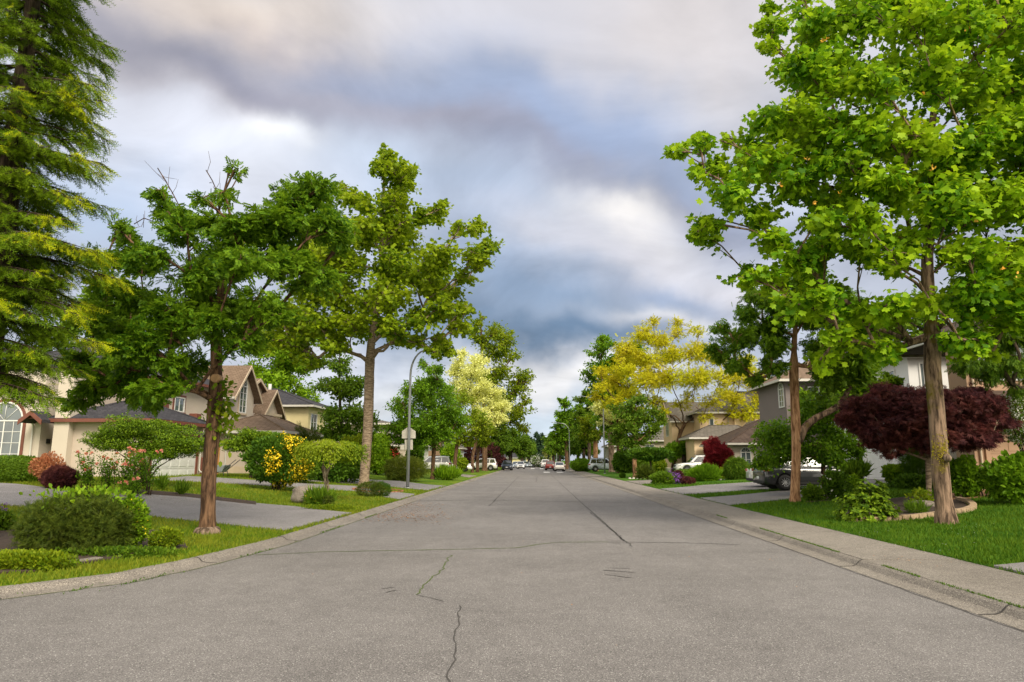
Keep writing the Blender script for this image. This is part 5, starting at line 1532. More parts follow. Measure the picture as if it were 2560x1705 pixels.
make_tree('hemlock_tree', 'drooping fine leaved tree hanging in front of the pinkish house', 'tree', gcol(2640, 24),
    [(2636, 1000), (2630, 850), (2620, 700), (2610, 560)], [(2480, 760, 44), (2540, 720, 50), (2450, 830, 44), (2510, 820, 50), (2560, 800, 50), (2430, 900, 36), (2490, 905, 40), (2550, 890, 50), (2410, 850, 30), (2560, 650, 50), (2620, 760, 60), (2620, 860, 60), (2530, 960, 24)],
    .2, T_PINF, 9500, .28, L_MID, B_DARK, fork_z=3.0, layers=2, seed=66, twig=9, droop=.5, ldroop=.9)
make_tree('magnolia_tree', 'bare stemmed small tree beside the pinkish garage door', 'tree', ground(2487, 1200),
    [(2480, 1160), (2468, 1130), (2470, 1090)], [(2470, 1060, 26), (2500, 1050, 26), (2440, 1070, 20)], .08, T_OVAL, 900, .14, L_PURPLE, B_BROWN, fork_z=1.4, layers=2, seed=67, twig=6)
make_bush('flowering_shrub', 'white blossomed shrub against the pinkish wall at the photo edge', 'shrub', (2505, 985, 2620, 1115), T_OVAL, 2600, .11, L_MID, Y=24.5, seed=68, flowers=(F_WHITE, 2600, .06, T_OVAL, None), depth=.8, stems=8)

# ------------------------------------------------------------------ left garden plants
make_bush('clipped_hedge', 'smooth rounded green hedge below the arched window', 'hedge', (-60, 1142, 98, 1208), T_OVAL, 30000, .07, L_MID, basepx=(60, 1206), seed=70, rough=.04, shell=.9, box_k=3.2, depth=.5, up=.1, align=True)
make_bush('shrub', 'coppery orange leaved shrub beside the clipped hedge', 'shrub', (84, 1138, 150, 1196), T_OVAL, 3200, .07, L_COPPER, Y=24, seed=71)
make_bush('japanese_maple', 'small round dark purple shrub in front of the cream garage', 'shrub', (112, 1168, 190, 1220), T_STAR, 3600, .09, L_PURPLE, basepx=(150, 1222), seed=72, rough=.1)
niw = [(-.84, .0, .30), (-.62, .22, .34), (-.36, .42, .40), (-.42, .74, .36), (-.1, .45, .44), (.2, .35, .48), (.48, .22, .46), (.72, .05, .42), (.9, -.1, .3), (-.3, -.1, .5), (.05, -.15, .55), (.4, -.25, .5), (-.65, -.2, .36), (.25, -.55, .42), (.55, -.5, .4), (.8, -.4, .3), (.1, .62, .26)]
_q = np.random.default_rng(77); pads = []
for fx, fz, fr in niw:
    pads.append((fx, fz, fr * .55))
    for k in range(11):
        a = _q.uniform(-.8, math.pi + .8); u = _q.uniform(.55, 1.0); pads.append((fx + math.cos(a) * fr * .85 * u, fz + math.sin(a) * fr * 1.25 * u * (1 if math.sin(a) > 0 else .6), _q.uniform(.07, .12)))
niw = pads
make_bush('cloud_pine', 'wide cloud pruned dark green pine in front of the white garage door', 'tree', (232, 1048, 488, 1160), T_OVAL, 42000, .065, L_PINE, basepx=(350, 1212), seed=73, lobes=niw, rough=.15, depth=.7, stems=9, bmat=B_DARK, shell=.93, up=.3, lrand=.6, align=True)
make_bush('cloud_pine', 'smaller cloud pruned pine on a short dark trunk by the yellow blossoms', 'tree', (566, 1078, 728, 1150), T_OVAL, 26000, .09, L_PINE, basepx=(628, 1196), seed=74, lobes=niw, rough=.15, depth=.8, stems=5, bmat=B_DARK, shell=.93, up=.3, lrand=.6, align=True)
for (px, py, bp, yb_) in ((350, 1130, (352, 1212), None), (628, 1130, (630, 1196), None)):
    g = ground(*bp); t = at(px, py, g.y); root = [o for o in COL.objects if o.name.startswith('cloud_pine') and abs(o.location.y - g.y) < .6][0]
    b = MB(); b.tube([(g.x, g.y, g.z - .1), (g.x + .05, g.y, (g.z + t.z) / 2), (t.x, g.y, t.z), (t.x + .1, g.y, t.z + .4)], [.17, .14, .13, .05], 9); b.build('trunk', B_DARK, root)
# rose bushes
def rose(label, x0, x1, y0, by, seed, nfl):
    q = np.random.default_rng(seed)
    g = ground((x0 + x1) / 2, by); Y = g.y; root = thing('rose_bush', label, 'shrub', g, 'rose bushes in the driveway bed')
    sb_ = MB(); L = []; Fp = []
    wl = at(x0, y0, Y); wr_ = at(x1, y0, Y); H = wl.z - g.z
    for k in range(11):
        a = q.uniform(0, 1); ex = wl.x + (wr_.x - wl.x) * a; ez = g.z + H * q.uniform(.55, 1.0); ey = Y + q.normal() * .22
        p0 = np.array((g.x + q.normal() * .10, Y + q.normal() * .08, g.z - .04)); e = np.array((ex, ey, ez)); m = (p0 + e) / 2 + np.array((-(ex - g.x) * .2, 0, .06))
        sb_.tube([p0, m, e], [.011, .008, .004], 5, cap=False)
        for t in q.uniform(.25, 1, 85):
            c = (1 - t) ** 2 * p0 + 2 * t * (1 - t) * m + t * t * e
            L.append(c + q.normal(size=3) * .075)
        if k < nfl:
            for _ in range(q.integers(1, 3)): Fp.append(e + q.normal(size=3) * (.06, .06, .03))
    sb_.build('stem', M_TWIG, root); L = np.array(L); n = len(L)
    link('foliage', leaf_mesh('foliage', L, runit(n, q), runit(n, q) * .7 + (0, 0, .7),   .07 * q.uniform(.6, 1.3, n), T_OVAL), L_KATS, root)
    P = []; V = []; Wv = []
    for c in Fp:
        for r_ in range(12):
            d = q.normal(size=3); d /= np.linalg.norm(d); P.append(c + d * .006); V.append(d + (0, 0, .35)); Wv.append(q.normal(size=3))
    link('blossom', leaf_mesh('blossom', np.array(P), np.array(V), np.array(Wv), np.full(len(P), .068), (T_OVAL[0] * np.array((1.6, 1, 1)), T_OVAL[1])), F_PINK, root)
for i, (x0, x1, y0, by, nf, lab) in enumerate([(182, 250, 1130, 1226, 5, 'low pink rose bush at the purple shrub end of the bed'), (238, 292, 1118, 1230, 6, 'taller pink rose bush second from the purple shrub'),
        (290, 338, 1124, 1232, 5, 'middle rose bush in front of the pine trunk'), (320, 368, 1112, 1236, 7, 'tallest pink rose bush with the topmost blooms'), (345, 392, 1122, 1238, 6, 'peach rose bush nearest the street tree'), (305, 350, 1195, 1240, 5, 'short peach rose bush low in the bed')]):
    rose(lab, x0, x1, y0, by, 80 + i, nf)
for i, (px, py, h, lab) in enumerate([(454, 1238, 24, 'small upright grassy tuft in the driveway bed edge'), (405, 1225, 26, 'thin airy plant beside the last rose bush')]):
    make_bush('tufted_plant', lab, 'plant', (px - 13, py - h, px + 13, py), T_BLADE, 150, .30, L_MID, basepx=(px, py), seed=90 + i, up=1.6, shell=.2, stems=0)
make_bush('yew_shrub', 'large olive green mounded shrub by the near left kerb', 'shrub', (80, 1248, 318, 1380), T_SPRIG, 14000, .13, L_OLIVE, basepx=(200, 1378), seed=92, rough=.16, depth=.8, shell=.75, up=.0, lrand=.9, stems=8, box_k=2.6)
make_bush('honeysuckle', 'bright green climbing shrub with yellow buds over the olive shrub side', 'shrub', (292, 1246, 362, 1374), T_OVAL, 2600, .07, L_BRIGHT, basepx=(325, 1374), seed=93, rough=.2, stems=6, flowers=(F_YEL, 160, .03, T_OVAL, None))
make_bush('honeysuckle', 'loose bright green sprigs growing through the olive shrub top', 'shrub', (120, 1222, 310, 1262), T_OVAL, 600, .085, L_BRIGHT, basepx=(200, 1376), seed=94, rough=.4, stems=0, shell=.5)
make_bush('spurge_plant', 'small round yellow green plant beside the olive shrub', 'plant', (378, 1322, 450, 1372), T_OVAL, 2300, .05, L_MIDY, basepx=(414, 1374), seed=95, rough=.12)
make_bush('ground_cover', 'low leafy lime plants in the near left corner bed', 'ground cover', (-40, 1384, 165, 1422), T_OVAL, 4200, .06, L_MIDY, basepx=(80, 1424), seed=96, rough=.25, box_k=3, depth=.35, flat=.7)['kind'] = 'stuff'
make_bush('ground_cover', 'small leafed weeds along the front of the olive shrub', 'ground cover', (170, 1372, 420, 1396), T_OVAL, 2600, .055, L_MID, basepx=(290, 1392), seed=97, rough=.3, box_k=3, depth=.2, flat=.7)['kind'] = 'stuff'
make_bush('tufted_plant', 'strappy leaved plant with purple flowers at the left edge', 'plant', (-30, 1285, 30, 1330), T_OVAL, 1200, .09, L_MID, basepx=(0, 1326), seed=98, flowers=None)
b = MB()
q = np.random.default_rng(99); g = ground(4, 1326); P = []
for k in range(9):
    e = at(4 + q.normal() * 9, 1258 + q.uniform(0, 36), g.y); b.tube([(g.x + q.normal() * .05, g.y, g.z), e], [.006, .004], 4)
    P += [np.array(e) + q.normal(size=3) * .02 for _ in range(10)]
rt = thing('columbine_flower', 'purple flowers on thin stalks at the left photo edge', 'flower', g); b.build('stem', M_TWIG, rt)
link('blossom', leaf_mesh('blossom', np.array(P), runit(len(P), q), runit(len(P), q), np.full(len(P), .035), T_OVAL), F_PURP, rt)
# paving strip in the near bed
e0 = ground(85, 1424); e1 = ground(248, 1400); b = MB(); d = (e1 - e0).normalized(); s = Vector((-d.y, d.x, 0)) * .09
b.hexa([e0 - s + Vector((0, 0, -.03)), e1 - s + Vector((0, 0, -.03)), e1 + s + Vector((0, 0, -.03)), e0 + s + Vector((0, 0, -.03)), e0 - s + Vector((0, 0, .05)), e1 - s + Vector((0, 0, .05)), e1 + s + Vector((0, 0, .05)), e0 + s + Vector((0, 0, .05))])
tag(b.build('edging_stone', M_CONC, bevel=.01), 'long pale concrete edging strip lying in the near left grass', 'edging')
for i, (a, c) in enumerate([((12, 1290), (12, 1290))]): pass
# boulder and weeping tree
def rock(label, px, py, w, h, seed, mat, sink=.1, dp=.8):
    g = ground(px, py); sc = g.y / FOC; rx = w * sc / 2; rz = h * sc
    b = MB(); n = 22; vs = []
    for i in range(n + 1):
        for k in range(2 * n):
            th = math.pi * i / n; ph = math.pi * k / n
            d = Vector((math.sin(th) * math.cos(ph), math.sin(th) * math.sin(ph), math.cos(th)))
            f = 1 + .20 * mnoise.noise(d * 1.5 + Vector((seed, 0, 0))) + .06 * mnoise.noise(d * 5 + Vector((seed, 0, 0))) + .02 * mnoise.noise(d * 14)
            e = 2.6; k_ = (abs(d.x) ** e + abs(d.y) ** e + abs(d.z) ** e) ** (-1 / e)
            v = d * f * k_ * (.93)
            vs.append((g.x + v.x * rx, g.y + v.y * rx * dp, g.z + max(-sink, (v.z * .5 + .42) * rz)))
    m = 2 * n
    b.add(vs, [(i * m + k, (i + 1) * m + k, (i + 1) * m + (k + 1) % m, i * m + (k + 1) % m) for i in range(n) for k in range(m)], True)
    return tag(b.build('boulder', mat), label, 'rock')
m_, N_, o_ = newmat('boulder_stone'); f1 = noisefac(N_, 2.5, 7, .7); f2 = noisefac(N_, 25, 5, .7)
prin(N_, o_, mixn(N_, .5, ramp(N_, f1, [(.35, (.09, .065, .05)), (.65, (.33, .28, .23))]), ramp(N_, f2, [(.3, (.12, .10, .08)), (.7, (.36, .32, .28))])), .95, bumpfac=f2, bump=.8, bdist=.05); M_ROCK = m_
rock('big grey brown boulder on the lawn by the weeping tree', 760, 1258, 68, 48, 3, M_ROCK)
rock('low flat grey stone inside the right raised bed', 2306, 1270, 58, 20, 8, M_ROCK)
g = ground(818, 1250)
wt = thing('weeping_tree', 'small weeping tree on a knobbly pale pole trunk beside the boulder', 'tree', g)
b = MB(); pts = [g + Vector((0, 0, -.05))] + [at(x, y, g.y) for x, y in ((819, 1230), (816, 1205), (812, 1185), (808, 1165))]
pth = smooth_path(pts, .06); b.tube(pth, [.105 - .03 * i / len(pth) + .012 * math.sin(i * 1.7) for i in range(len(pth))], 9)
b.tube([at(815, 1190, g.y), at(822, 1170, g.y + .1), at(828, 1140, g.y + .1), at(826, 1120, g.y)], [.07, .055, .045, .03], 7)
b.tube([at(808, 1165, g.y), at(811, 1140, g.y), at(822, 1118, g.y)], [.03, .025, .02], 6)
for k in range(16):
    a = 2 * math.pi * k / 16; c = Vector(at(826, 1112, g.y)); r_ = 1.05
    b.tube([c, c + Vector((math.cos(a) * r_ * .6, math.sin(a) * r_ * .6, .12)), c + Vector((math.cos(a) * r_ * 1.1, math.sin(a) * r_ * 1.1, -.3))], [.02, .012, .005], 4)
b.build('trunk', barkmat('bark_pale_spotted', (.10, .07, .045), (.42, .34, .25), 22), wt)
q = np.random.default_rng(101); n = 9000; c = np.array(at(826, 1118, g.y)); e = runit(n, q); ra = np.sqrt(q.uniform(0, 1, n))
x = np.cos(e[:, 0] * 9) * ra; y = np.sin(e[:, 0] * 9) * ra
lump = np.array([mnoise.noise(Vector((a * 2.5, b_ * 2.5, 7))) for a, b_ in zip(x, y)])
z = .30 * (1 - ra ** 2.2) + .10 * lump * 2.2 - q.uniform(0, 1, n) ** 1.3 * (.15 + .42 * ra ** 1.5) * (1 + 1.5 * lump)
P = c + np.stack([x * 1.42 * (1 + .2 * lump), y * 1.15, z], 1)
link('crown', leaf_mesh('crown', P, np.stack([x * .5, y * .5, -np.ones(n)], 1) + runit(n, q) * .5, runit(n, q) * .6 + np.stack([x, y, np.full(n, .5)], 1), .085 * q.uniform(.6, 1.3, n), T_OVAL), L_MIDY, wt)
make_bush('yellow_lily', 'low green plant with yellow tips at the foot of the weeping tree', 'plant', (766, 1226, 832, 1266), T_BLADE, 1300, .24, L_MID, basepx=(800, 1264), seed=103, up=.9, shell=.3, stems=0, flowers=(F_YEL, 60, .05, T_OVAL, None))
make_bush('heath_shrub', 'small dark mound at the foot of the weeping tree trunk', 'shrub', (808, 1240, 834, 1268), T_OVAL, 900, .05, L_OLIVE, basepx=(820, 1268), seed=104)
make_bush('ground_cover', 'pale yellow low carpet plant along the lawn edge by the boulder', 'ground cover', (760, 1262, 892, 1278), T_OVAL, 2400, .045, L_MIDY, basepx=(830, 1276), seed=105, rough=.2, depth=.2, stems=0, flat=.7)['kind'] = 'stuff'
make_bush('heather_mound', 'dark brownish round mound left of its pair by the slender pale trunk', 'shrub', (893, 1206, 958, 1244), T_SPRIG, 3600, .10, L_OLIVE, basepx=(925, 1241), seed=106, rough=.08, shell=.9)
make_bush('heather_mound', 'dark green round mound nearer the kerb by the slender pale trunk', 'shrub', (930, 1208, 975, 1243), T_SPRIG, 2600, .10, L_DARK, basepx=(950, 1241), seed=107, rough=.08, shell=.9)
# brick ring round that trunk
g = ground(918, 1228); root = thing('brick_edging', 'ring of flat red bricks round the slender pale trunk bed', 'edging', g)
b = MB()
for k in range(34):
    a = 2 * math.pi * k / 34; rx_, ry_ = 1.25, 1.55; cx_, cy_ = g.x + .35 + rx_ * math.cos(a), g.y + .9 + ry_ * math.sin(a); z = G(cx_, cy_)
    d = Vector((-math.sin(a) * rx_, math.cos(a) * ry_, 0)).normalized(); o = Vector((-d.y, d.x, 0)); p = Vector((cx_, cy_, z))
    q8 = [p - d * .11 - o * .05, p + d * .11 - o * .05, p + d * .11 + o * .05, p - d * .11 + o * .05]
    b.hexa(q8 + [v + Vector((0, 0, .07)) for v in q8])
b.build('brick', plain('red_brick', (.32, .13, .07), .9, var=.3, scale=6), root)

# shrubs further down the left side
def B(*a, **k): return make_bush(*a, **k)
B('azalea_bush', 'dark bush covered in golden yellow blossom beside the small cloud pine', 'shrub', (622, 1092, 772, 1204), T_OVAL, 9500, .13, L_DARK, Y=30.5, seed=110, rough=.15, flowers=(F_YEL, 3000, .09, T_OVAL, lambda P, cx, cz, rx, rz: (P[:, 0] > cx - rx * .1) & (np.array([mnoise.noise(Vector(tuple(p * 1.1))) for p in P]) > -.12)))
B('conifer_hedge', 'tall dark green shrub behind the weeping tree', 'shrub', (760, 1120, 905, 1206), T_OVAL, 6500, .18, L_DARK, Y=41, seed=111, rough=.2)
B('conifer_hedge', 'rounded grey green pine shrub beneath the dark roof of the yellow house', 'shrub', (715, 1080, 800, 1170), T_SPRIG, 4200, .30, L_OLIVE, Y=46, seed=112, rough=.25)
B('holly_bush', 'broad dark shrub left of the slender pale trunk', 'shrub', (850, 1095, 925, 1200), T_OVAL, 5200, .2, L_MIDY, Y=48, seed=113, rough=.2)
B('conifer_hedge', 'mid green shrub just behind the yellow blossom bush', 'shrub', (700, 1140, 790, 1200), T_OVAL, 4200, .15, L_MID, Y=37, seed=114, rough=.2)
B('laurel_bush', 'round light green shrub behind the pale trunk near the red flowers', 'shrub', (915, 1085, 975, 1180), T_OVAL, 4200, .24, L_BRIGHT, Y=56, seed=115, rough=.15, align=True)
B('rhododendron_bush', 'dark bush topped with red flowers left of the signpost', 'shrub', (944, 1122, 994, 1164), T_OVAL, 3000, .2, L_DARK, Y=57, seed=116, flowers=(F_RED, 420, .16, T_OVAL, lambda P, cx, cz, rx, rz: P[:, 2] > cz - .1 * rz))
B('juniper_bush', 'feathery blue green juniper mound behind the signpost', 'shrub', (966, 1148, 1062, 1198), T_SPRIG, 5200, .26, L_JUN, Y=50, seed=117, rough=.22, up=.3)
B('conifer_hedge', 'dark columnar shrub between the signpost and the round green tree', 'shrub', (1020, 1104, 1056, 1164), T_OVAL, 2600, .22, L_DARK, Y=66, seed=118, box_k=3)
B('daylily_clump', 'clump of grassy green leaves at the foot of the round green tree', 'plant', (1086, 1172, 1150, 1202), T_BLADE, 1500, .5, L_BRIGHT, Y=57, seed=119, up=1.3, shell=.2, stems=0, rough=.2)
B('spruce_topiary', 'small cone shaped green tree behind the silver suv', 'tree', (1104, 1112, 1148, 1168), T_OVAL, 2600, .28, L_BRIGHT, Y=88, seed=120)
B('laurel_bush', 'rounded yellow green shrub between the silver and the white suv', 'shrub', (1144, 1145, 1168, 1172), T_OVAL, 1500, .24, L_MIDY, Y=86, seed=121, rough=.08, align=True)
B('japanese_maple', 'wide dark purple tree behind the white suv', 'tree', (1142, 1112, 1250, 1166), T_OVAL, 4600, .34, L_PURPLE, Y=116, seed=122, rough=.2)
B('japanese_maple', 'dark red bush beside the dark blue suv', 'shrub', (1240, 1145, 1268, 1166), T_OVAL, 1500, .3, L_PURPLE, Y=128, seed=123)
B('privet_hedge', 'low dark hedge closing the far end of the road', 'hedge', (1318, 1153, 1372, 1170), T_OVAL, 3600, .4, L_MID, Y=178, seed=124, box_k=4, rough=.08, depth=.3, align=True)
B('viburnum_bush', 'white blossomed bush at the far end of the road', 'shrub', (1328, 1142, 1362, 1162), T_OVAL, 1500, .35, L_MID, Y=170, seed=125, flowers=(F_WHITE, 900, .25, T_OVAL, None))
B('photinia_bush', 'small reddish bush below the distant gable', 'shrub', (1322, 1148, 1334, 1160), T_OVAL, 700, .35, L_PURPLE, Y=176, seed=126)

# ------------------------------------------------------------------ right garden plants
B('rhododendron_bush', 'glossy long leaved bush spilling over the raised bed edging', 'shrub', (2096, 1200, 2262, 1312), T_OVAL, 300, .01, L_MID, basepx=(2180, 1303), seed=130, stems=7)
rh = [o for o in COL.objects if o.name.startswith('rhododendron_bush')][-1]
for ch in [o for o in COL.objects if o.parent == rh and o.name.startswith('foliage')]: bpy.data.objects.remove(ch)
q = np.random.default_rng(131); g = ground(2180, 1303); a = at(2100, 1250, g.y); c = at(2258, 1250, g.y); rx = (c.x - a.x) / 2; t = at(2180, 1196, g.y); rz = t.z - g.z
n = 420; e = runit(n, q); e[:, 2] = np.abs(e[:, 2]) * 1.0 - .12; lum = np.array([1 + .35 * mnoise.noise(Vector(tuple(v * 2))) for v in e]) * q.uniform(.5, 1.0, n)
C0 = np.array((a.x + rx, g.y + .25, g.z + .08)) + e * np.array((rx, rx * .75, rz * .95)) * lum[:, None]
P = []; V = []; Wv = []
for cc_, ee in zip(C0, e):
    up_ = ee * .6 + np.array((0, -.1, .6)); up_ /= np.linalg.norm(up_)
    u = np.cross(up_, (0.3, 1, .1)); u /= np.linalg.norm(u); w = np.cross(up_, u)
    for k in range(11):
        an = 2 * math.pi * k / 11 + q.uniform(0, .4); d = u * math.cos(an) + w * math.sin(an)
        P.append(cc_); V.append(d + up_ * q.uniform(-.35, .6)); Wv.append(up_ + q.normal(size=3) * .3)
link('foliage', leaf_mesh('foliage', np.array(P), np.array(V), np.array(Wv),   .125 * q.uniform(.6, 1.2, len(P)), (T_OVAL[0] * np.array((.75, 1, 1)), T_OVAL[1])), leafmat('leaf_rhododendron', [(.016, .045, .008), (.04, .095, .012), (.11, .19, .025)], .25, 2.5), rh)
# raised bed edging: real blocks along the lawn
root = thing('stone_edging', 'curved tan stone block edging of the raised bed on the right lawn', 'edging', ground(2280, 1300))
E = smooth_path([np.array(ground(*p)) for p in ((2118, 1303), (2180, 1304), (2250, 1300), (2330, 1292), (2385, 1285), (2425, 1276), (2434, 1268), (2420, 1258), (2395, 1250))], .26)
b = MB()
for p, r_ in zip(E[:-1], E[1:]):
    d = Vector(r_ - p); L_ = d.length; d.normalize(); o = Vector((-d.y, d.x, 0)) * .09; c = (Vector(p) + Vector(r_)) / 2; h = .12 + random.uniform(-.008, .008); ll = d * (L_ / 2 - .016)
    q8 = [c - ll - o, c + ll - o, c + ll + o, c - ll + o]
    b.hexa([v + Vector((0, 0, -.05)) for v in q8] + [v + Vector((0, 0, h)) for v in q8])
o_ = b.build('block', plain('tan_block', (.36, .26, .16), .95, var=.3, scale=7, bump=.8), root, bevel=.012)
B('laurel_bush', 'leafy green shrub right of the mossy trunk', 'shrub', (2378, 1150, 2450, 1244), T_OVAL, 3600, .13, L_KATS, basepx=(2412, 1244), seed=133, rough=.3)
B('conifer_topiary', 'dark rounded conifer behind the purple maple', 'shrub', (2252, 1085, 2325, 1200), T_SPRIG, 6500, .16, L_DARK, Y=31, seed=134, rough=.1, align=True)
B('ground_cover', 'dark low ivy patch beneath the rounded conifer', 'ground cover', (2242, 1190, 2330, 1220), T_OVAL, 2600, .12, L_DARK, Y=27.5, seed=135, rough=.2, depth=.6, stems=0, flat=.7)['kind'] = 'stuff'
B('hosta_plant', 'pale green leafy plant in front of the white slatted garage door', 'plant', (2215, 1168, 2280, 1200), T_OVAL, 1500, .2, L_BRIGHT, Y=33, seed=136, rough=.2)
B('hydrangea_bush', 'broad leaved green bush on the bark mulch at the photo edge', 'shrub', (2478, 1150, 2600, 1246), T_OVAL, 3600, .17, L_KATS, Y=22, seed=137, rough=.25)
B('laurel_bush', 'low dark shrub row in front of the pinkish garage', 'shrub', (2425, 1180, 2490, 1215), T_OVAL, 1800, .13, L_DARK, Y=25, seed=138, rough=.2)
B('peony_plant', 'small broad leaved plant with yellow tips in the right raised bed', 'plant', (2280, 1228, 2328, 1268), T_OVAL, 420, .10, L_MIDY, basepx=(2302, 1268), seed=139, rough=.3)
B('peony_plant', 'little leafy plant beside the low flat stone in the raised bed', 'plant', (2268, 1262, 2312, 1286), T_BLADE, 300, .22, L_MID, basepx=(2290, 1284), seed=140, rough=.3, up=.8, stems=0)
B('hebe_shrub', 'small dark shrub between the cinnamon trunk and the round white sign', 'shrub', (2012, 1218, 2052, 1254), T_OVAL, 1300, .13, L_MID, basepx=(2032, 1253), seed=141, rough=.25)
B('rose_bush', 'dark rose bush with a few white blooms behind the round white sign', 'shrub', (2062, 1180, 2118, 1250), T_OVAL, 3000, .11, L_DARK, basepx=(2090, 1250), seed=142, rough=.3, flowers=(F_WHITE, 26, .10, T_OVAL, None))
B('azalea_bush', 'light green shrub behind the rhododendron beside the white bloomed rose', 'shrub', (2100, 1190, 2150, 1240), T_OVAL, 1600, .11, L_BRIGHT, basepx=(2125, 1240), seed=143, rough=.3)
B('ornamental_grass', 'arching grassy plant by the front wheel of the dark suv', 'plant', (2105, 1168, 2168, 1196), T_BLADE, 1200, .5, L_MID, Y=33, seed=144, up=1.2, shell=.2, stems=0)
B('weeping_shrub', 'rounded weeping green shrub left of the white car tail', 'shrub', (1814, 1146, 1872, 1200), T_BLADE, 6000, .30, L_MID, Y=50, seed=145, up=-.9, rough=.06, shell=.95)
B('red_maple', 'upright deep red maple right of the white suv bonnet', 'tree', (1766, 1108, 1824, 1190), T_STAR, 5200, .30, L_RED, Y=58, seed=146, rough=.25)
B('boxwood_bush', 'mid green rounded shrub in front of the white suv', 'shrub', (1690, 1174, 1738, 1204), T_OVAL, 2600, .17, L_MID, Y=54, seed=147, align=True)
B('cedar_shrub', 'feathery green shrub beneath the red maple', 'shrub', (1728, 1168, 1796, 1206), T_BLADE, 4200, .34, L_KATS, Y=50, seed=148, up=.8, rough=.15)
B('boxwood_bush', 'low broad leaved green shrub left of the lavender clump', 'shrub', (1630, 1182, 1682, 1212), T_OVAL, 2400, .15, L_MID, basepx=(1655, 1211), seed=149)
B('lavender_plant', 'purple flowering lavender clump by the right driveway', 'plant', (1656, 1186, 1698, 1208), T_OVAL, 1500, .13, L_OLIVE, basepx=(1676, 1210), seed=150, flowers=(F_PURP, 1300, .10, T_OVAL, None))
B('heuchera_plant', 'small brownish red plant right of the lavender', 'plant', (1702, 1194, 1736, 1211), T_OVAL, 1000, .12, L_PURPLE, basepx=(1718, 1211), seed=151)
B('salvia_plant', 'dusky grey purple shrub behind the lavender clump', 'plant', (1684, 1178, 1706, 1206), T_OVAL, 1000, .13, L_PURPLE, Y=48, seed=152)
B('parasol_tree', 'flat topped dark green parasol tree left of the white suv', 'tree', (1572, 1122, 1676, 1148), T_OVAL, 4500, .22, L_DARK, Y=62, seed=153, rough=.2, stems=0, depth=.7)
g = gcol(1626, 62); root = [o for o in COL.objects if o.name.startswith('parasol_tree')][-1]
b = MB(); t = at(1624, 1140, 62); b.tube([g, (g + t) / 2 + Vector((.05, 0, 0)), t], [.12, .10, .08], 8); b.build('trunk', B_DARK, root)
B('parasol_tree', 'flat bright green parasol tree on a dark trunk behind the white suv', 'tree', (1690, 1102, 1786, 1140), T_OVAL, 5200, .24, L_KATS, Y=76, seed=154, rough=.18, stems=0, depth=.7)
g = gcol(1710, 76); root = [o for o in COL.objects if o.name.startswith('parasol_tree')][-1]
b = MB(); t = at(1710, 1130, 76); b.tube([g, (g + t) / 2, t], [.32, .26, .25], 8); b.build('trunk', B_DARK, root)
B('boxwood_bush', 'wide rounded hedge shrub right of the dark parasol tree', 'shrub', (1626, 1142, 1664, 1182), T_OVAL, 3000, .22, L_MIDY, Y=72, seed=155, rough=.07, align=True)
B('boxwood_bush', 'wide rounded hedge shrub left of the dark parasol tree', 'shrub', (1590, 1146, 1628, 1184), T_OVAL, 3000, .22, L_MID, Y=70, seed=156, rough=.09, align=True)
B('arborvitae', 'dark green shrub mass behind the two grey trunks', 'shrub', (1534, 1130, 1592, 1180), T_OVAL, 3600, .28, L_DARK, Y=84, seed=157)
B('clipped_hedge', 'large rounded bright green hedge at the right kerb', 'hedge', (1427, 1148, 1484, 1178), T_OVAL, 5200, .24, L_KATS, Y=100, seed=158, rough=.07, shell=.9, align=True)
B('cypress_bush', 'tiny dark round bush on the lawn beside the right lamp post', 'shrub', (1550, 1184, 1562, 1194), T_OVAL, 700, .13, L_DARK, basepx=(1556, 1195), seed=159)
B('fern_clump', 'dark ferny clump at the foot of the cinnamon barked upright tree', 'plant', (1596, 1172, 1630, 1196), T_BLADE, 900, .45, L_OLIVE, Y=56, seed=160, up=.9, stems=0)
B('juniper_bush', 'low shrub below the peach house wall', 'shrub', (1664, 1110, 1700, 1150), T_OVAL, 1600, .25, L_KATS, Y=74, seed=161)
B('clipped_hedge', 'bright low shrub between the red maple and the weeping shrub', 'shrub', (1796, 1172, 1816, 1196), T_OVAL, 900, .14, L_MIDY, Y=52, seed=162)
for i, (px, py, lab) in enumerate([(1800, 1200, 'pale stone row left of the weeping shrub'), (1612, 1196, 'pale stone row near the parasol tree')]):
    g = ground(px, py); root = thing('stone_border', lab, 'edging', g)
    q = np.random.default_rng(i)
    for k in range(9):
        c = (g.x + (k - 4) * .32, g.y + q.normal() * .1, 0); z = G(c[0], c[1]); r_ = q.uniform(.08, .14)
        b = MB(); b.lathe((c[0], c[1], z - .02), [(r_, 0), (r_ * .95, r_ * .5), (r_ * .6, r_ * .85), (0, r_ * .95)], 8)
        b.build('stone', plain('pale_stone', (.5, .47, .42), .9, var=.2), root)
# ------------------------------------------------------------------ left houses
Z = .45
h = thing('cream_house', 'cream stucco house with brown red trim, dark roof and white garage door', 'house', (-24, 38, Z))
walls(h, -23.3, -19, 33, 38.8, Z, 3.62, M_CREAM)
hip_roof(h, -23.3, -19, 33, 38.8, 3.66, .42, M_ROOFDARK, .42, M_BROWNTRIM)
walls(h, -36, -21.5, 38.803, 50, Z, 6.4, M_CREAM2)
hip_roof(h, -36, -21.5, 38.8, 50, 6.42, .45, M_ROOFDARK, .5, M_BROWNTRIM)
walls(h, -23.35, -22.6, 32.6, 33.5, Z, 6.1, M_CREAM2, 'buttress')
walls(h, -34, -23.36, 35, 38.8, Z, 6.0, M_CREAM, 'wall')
walls(h, -34, -24.2, 32.9, 34.997, Z, 6.1, M_CREAM2, 'wall')
window(h, '-y', 32.9, -27.0, -25.1, 1.5, 4.6, (4, 4), True, M_BROWNTRIM)
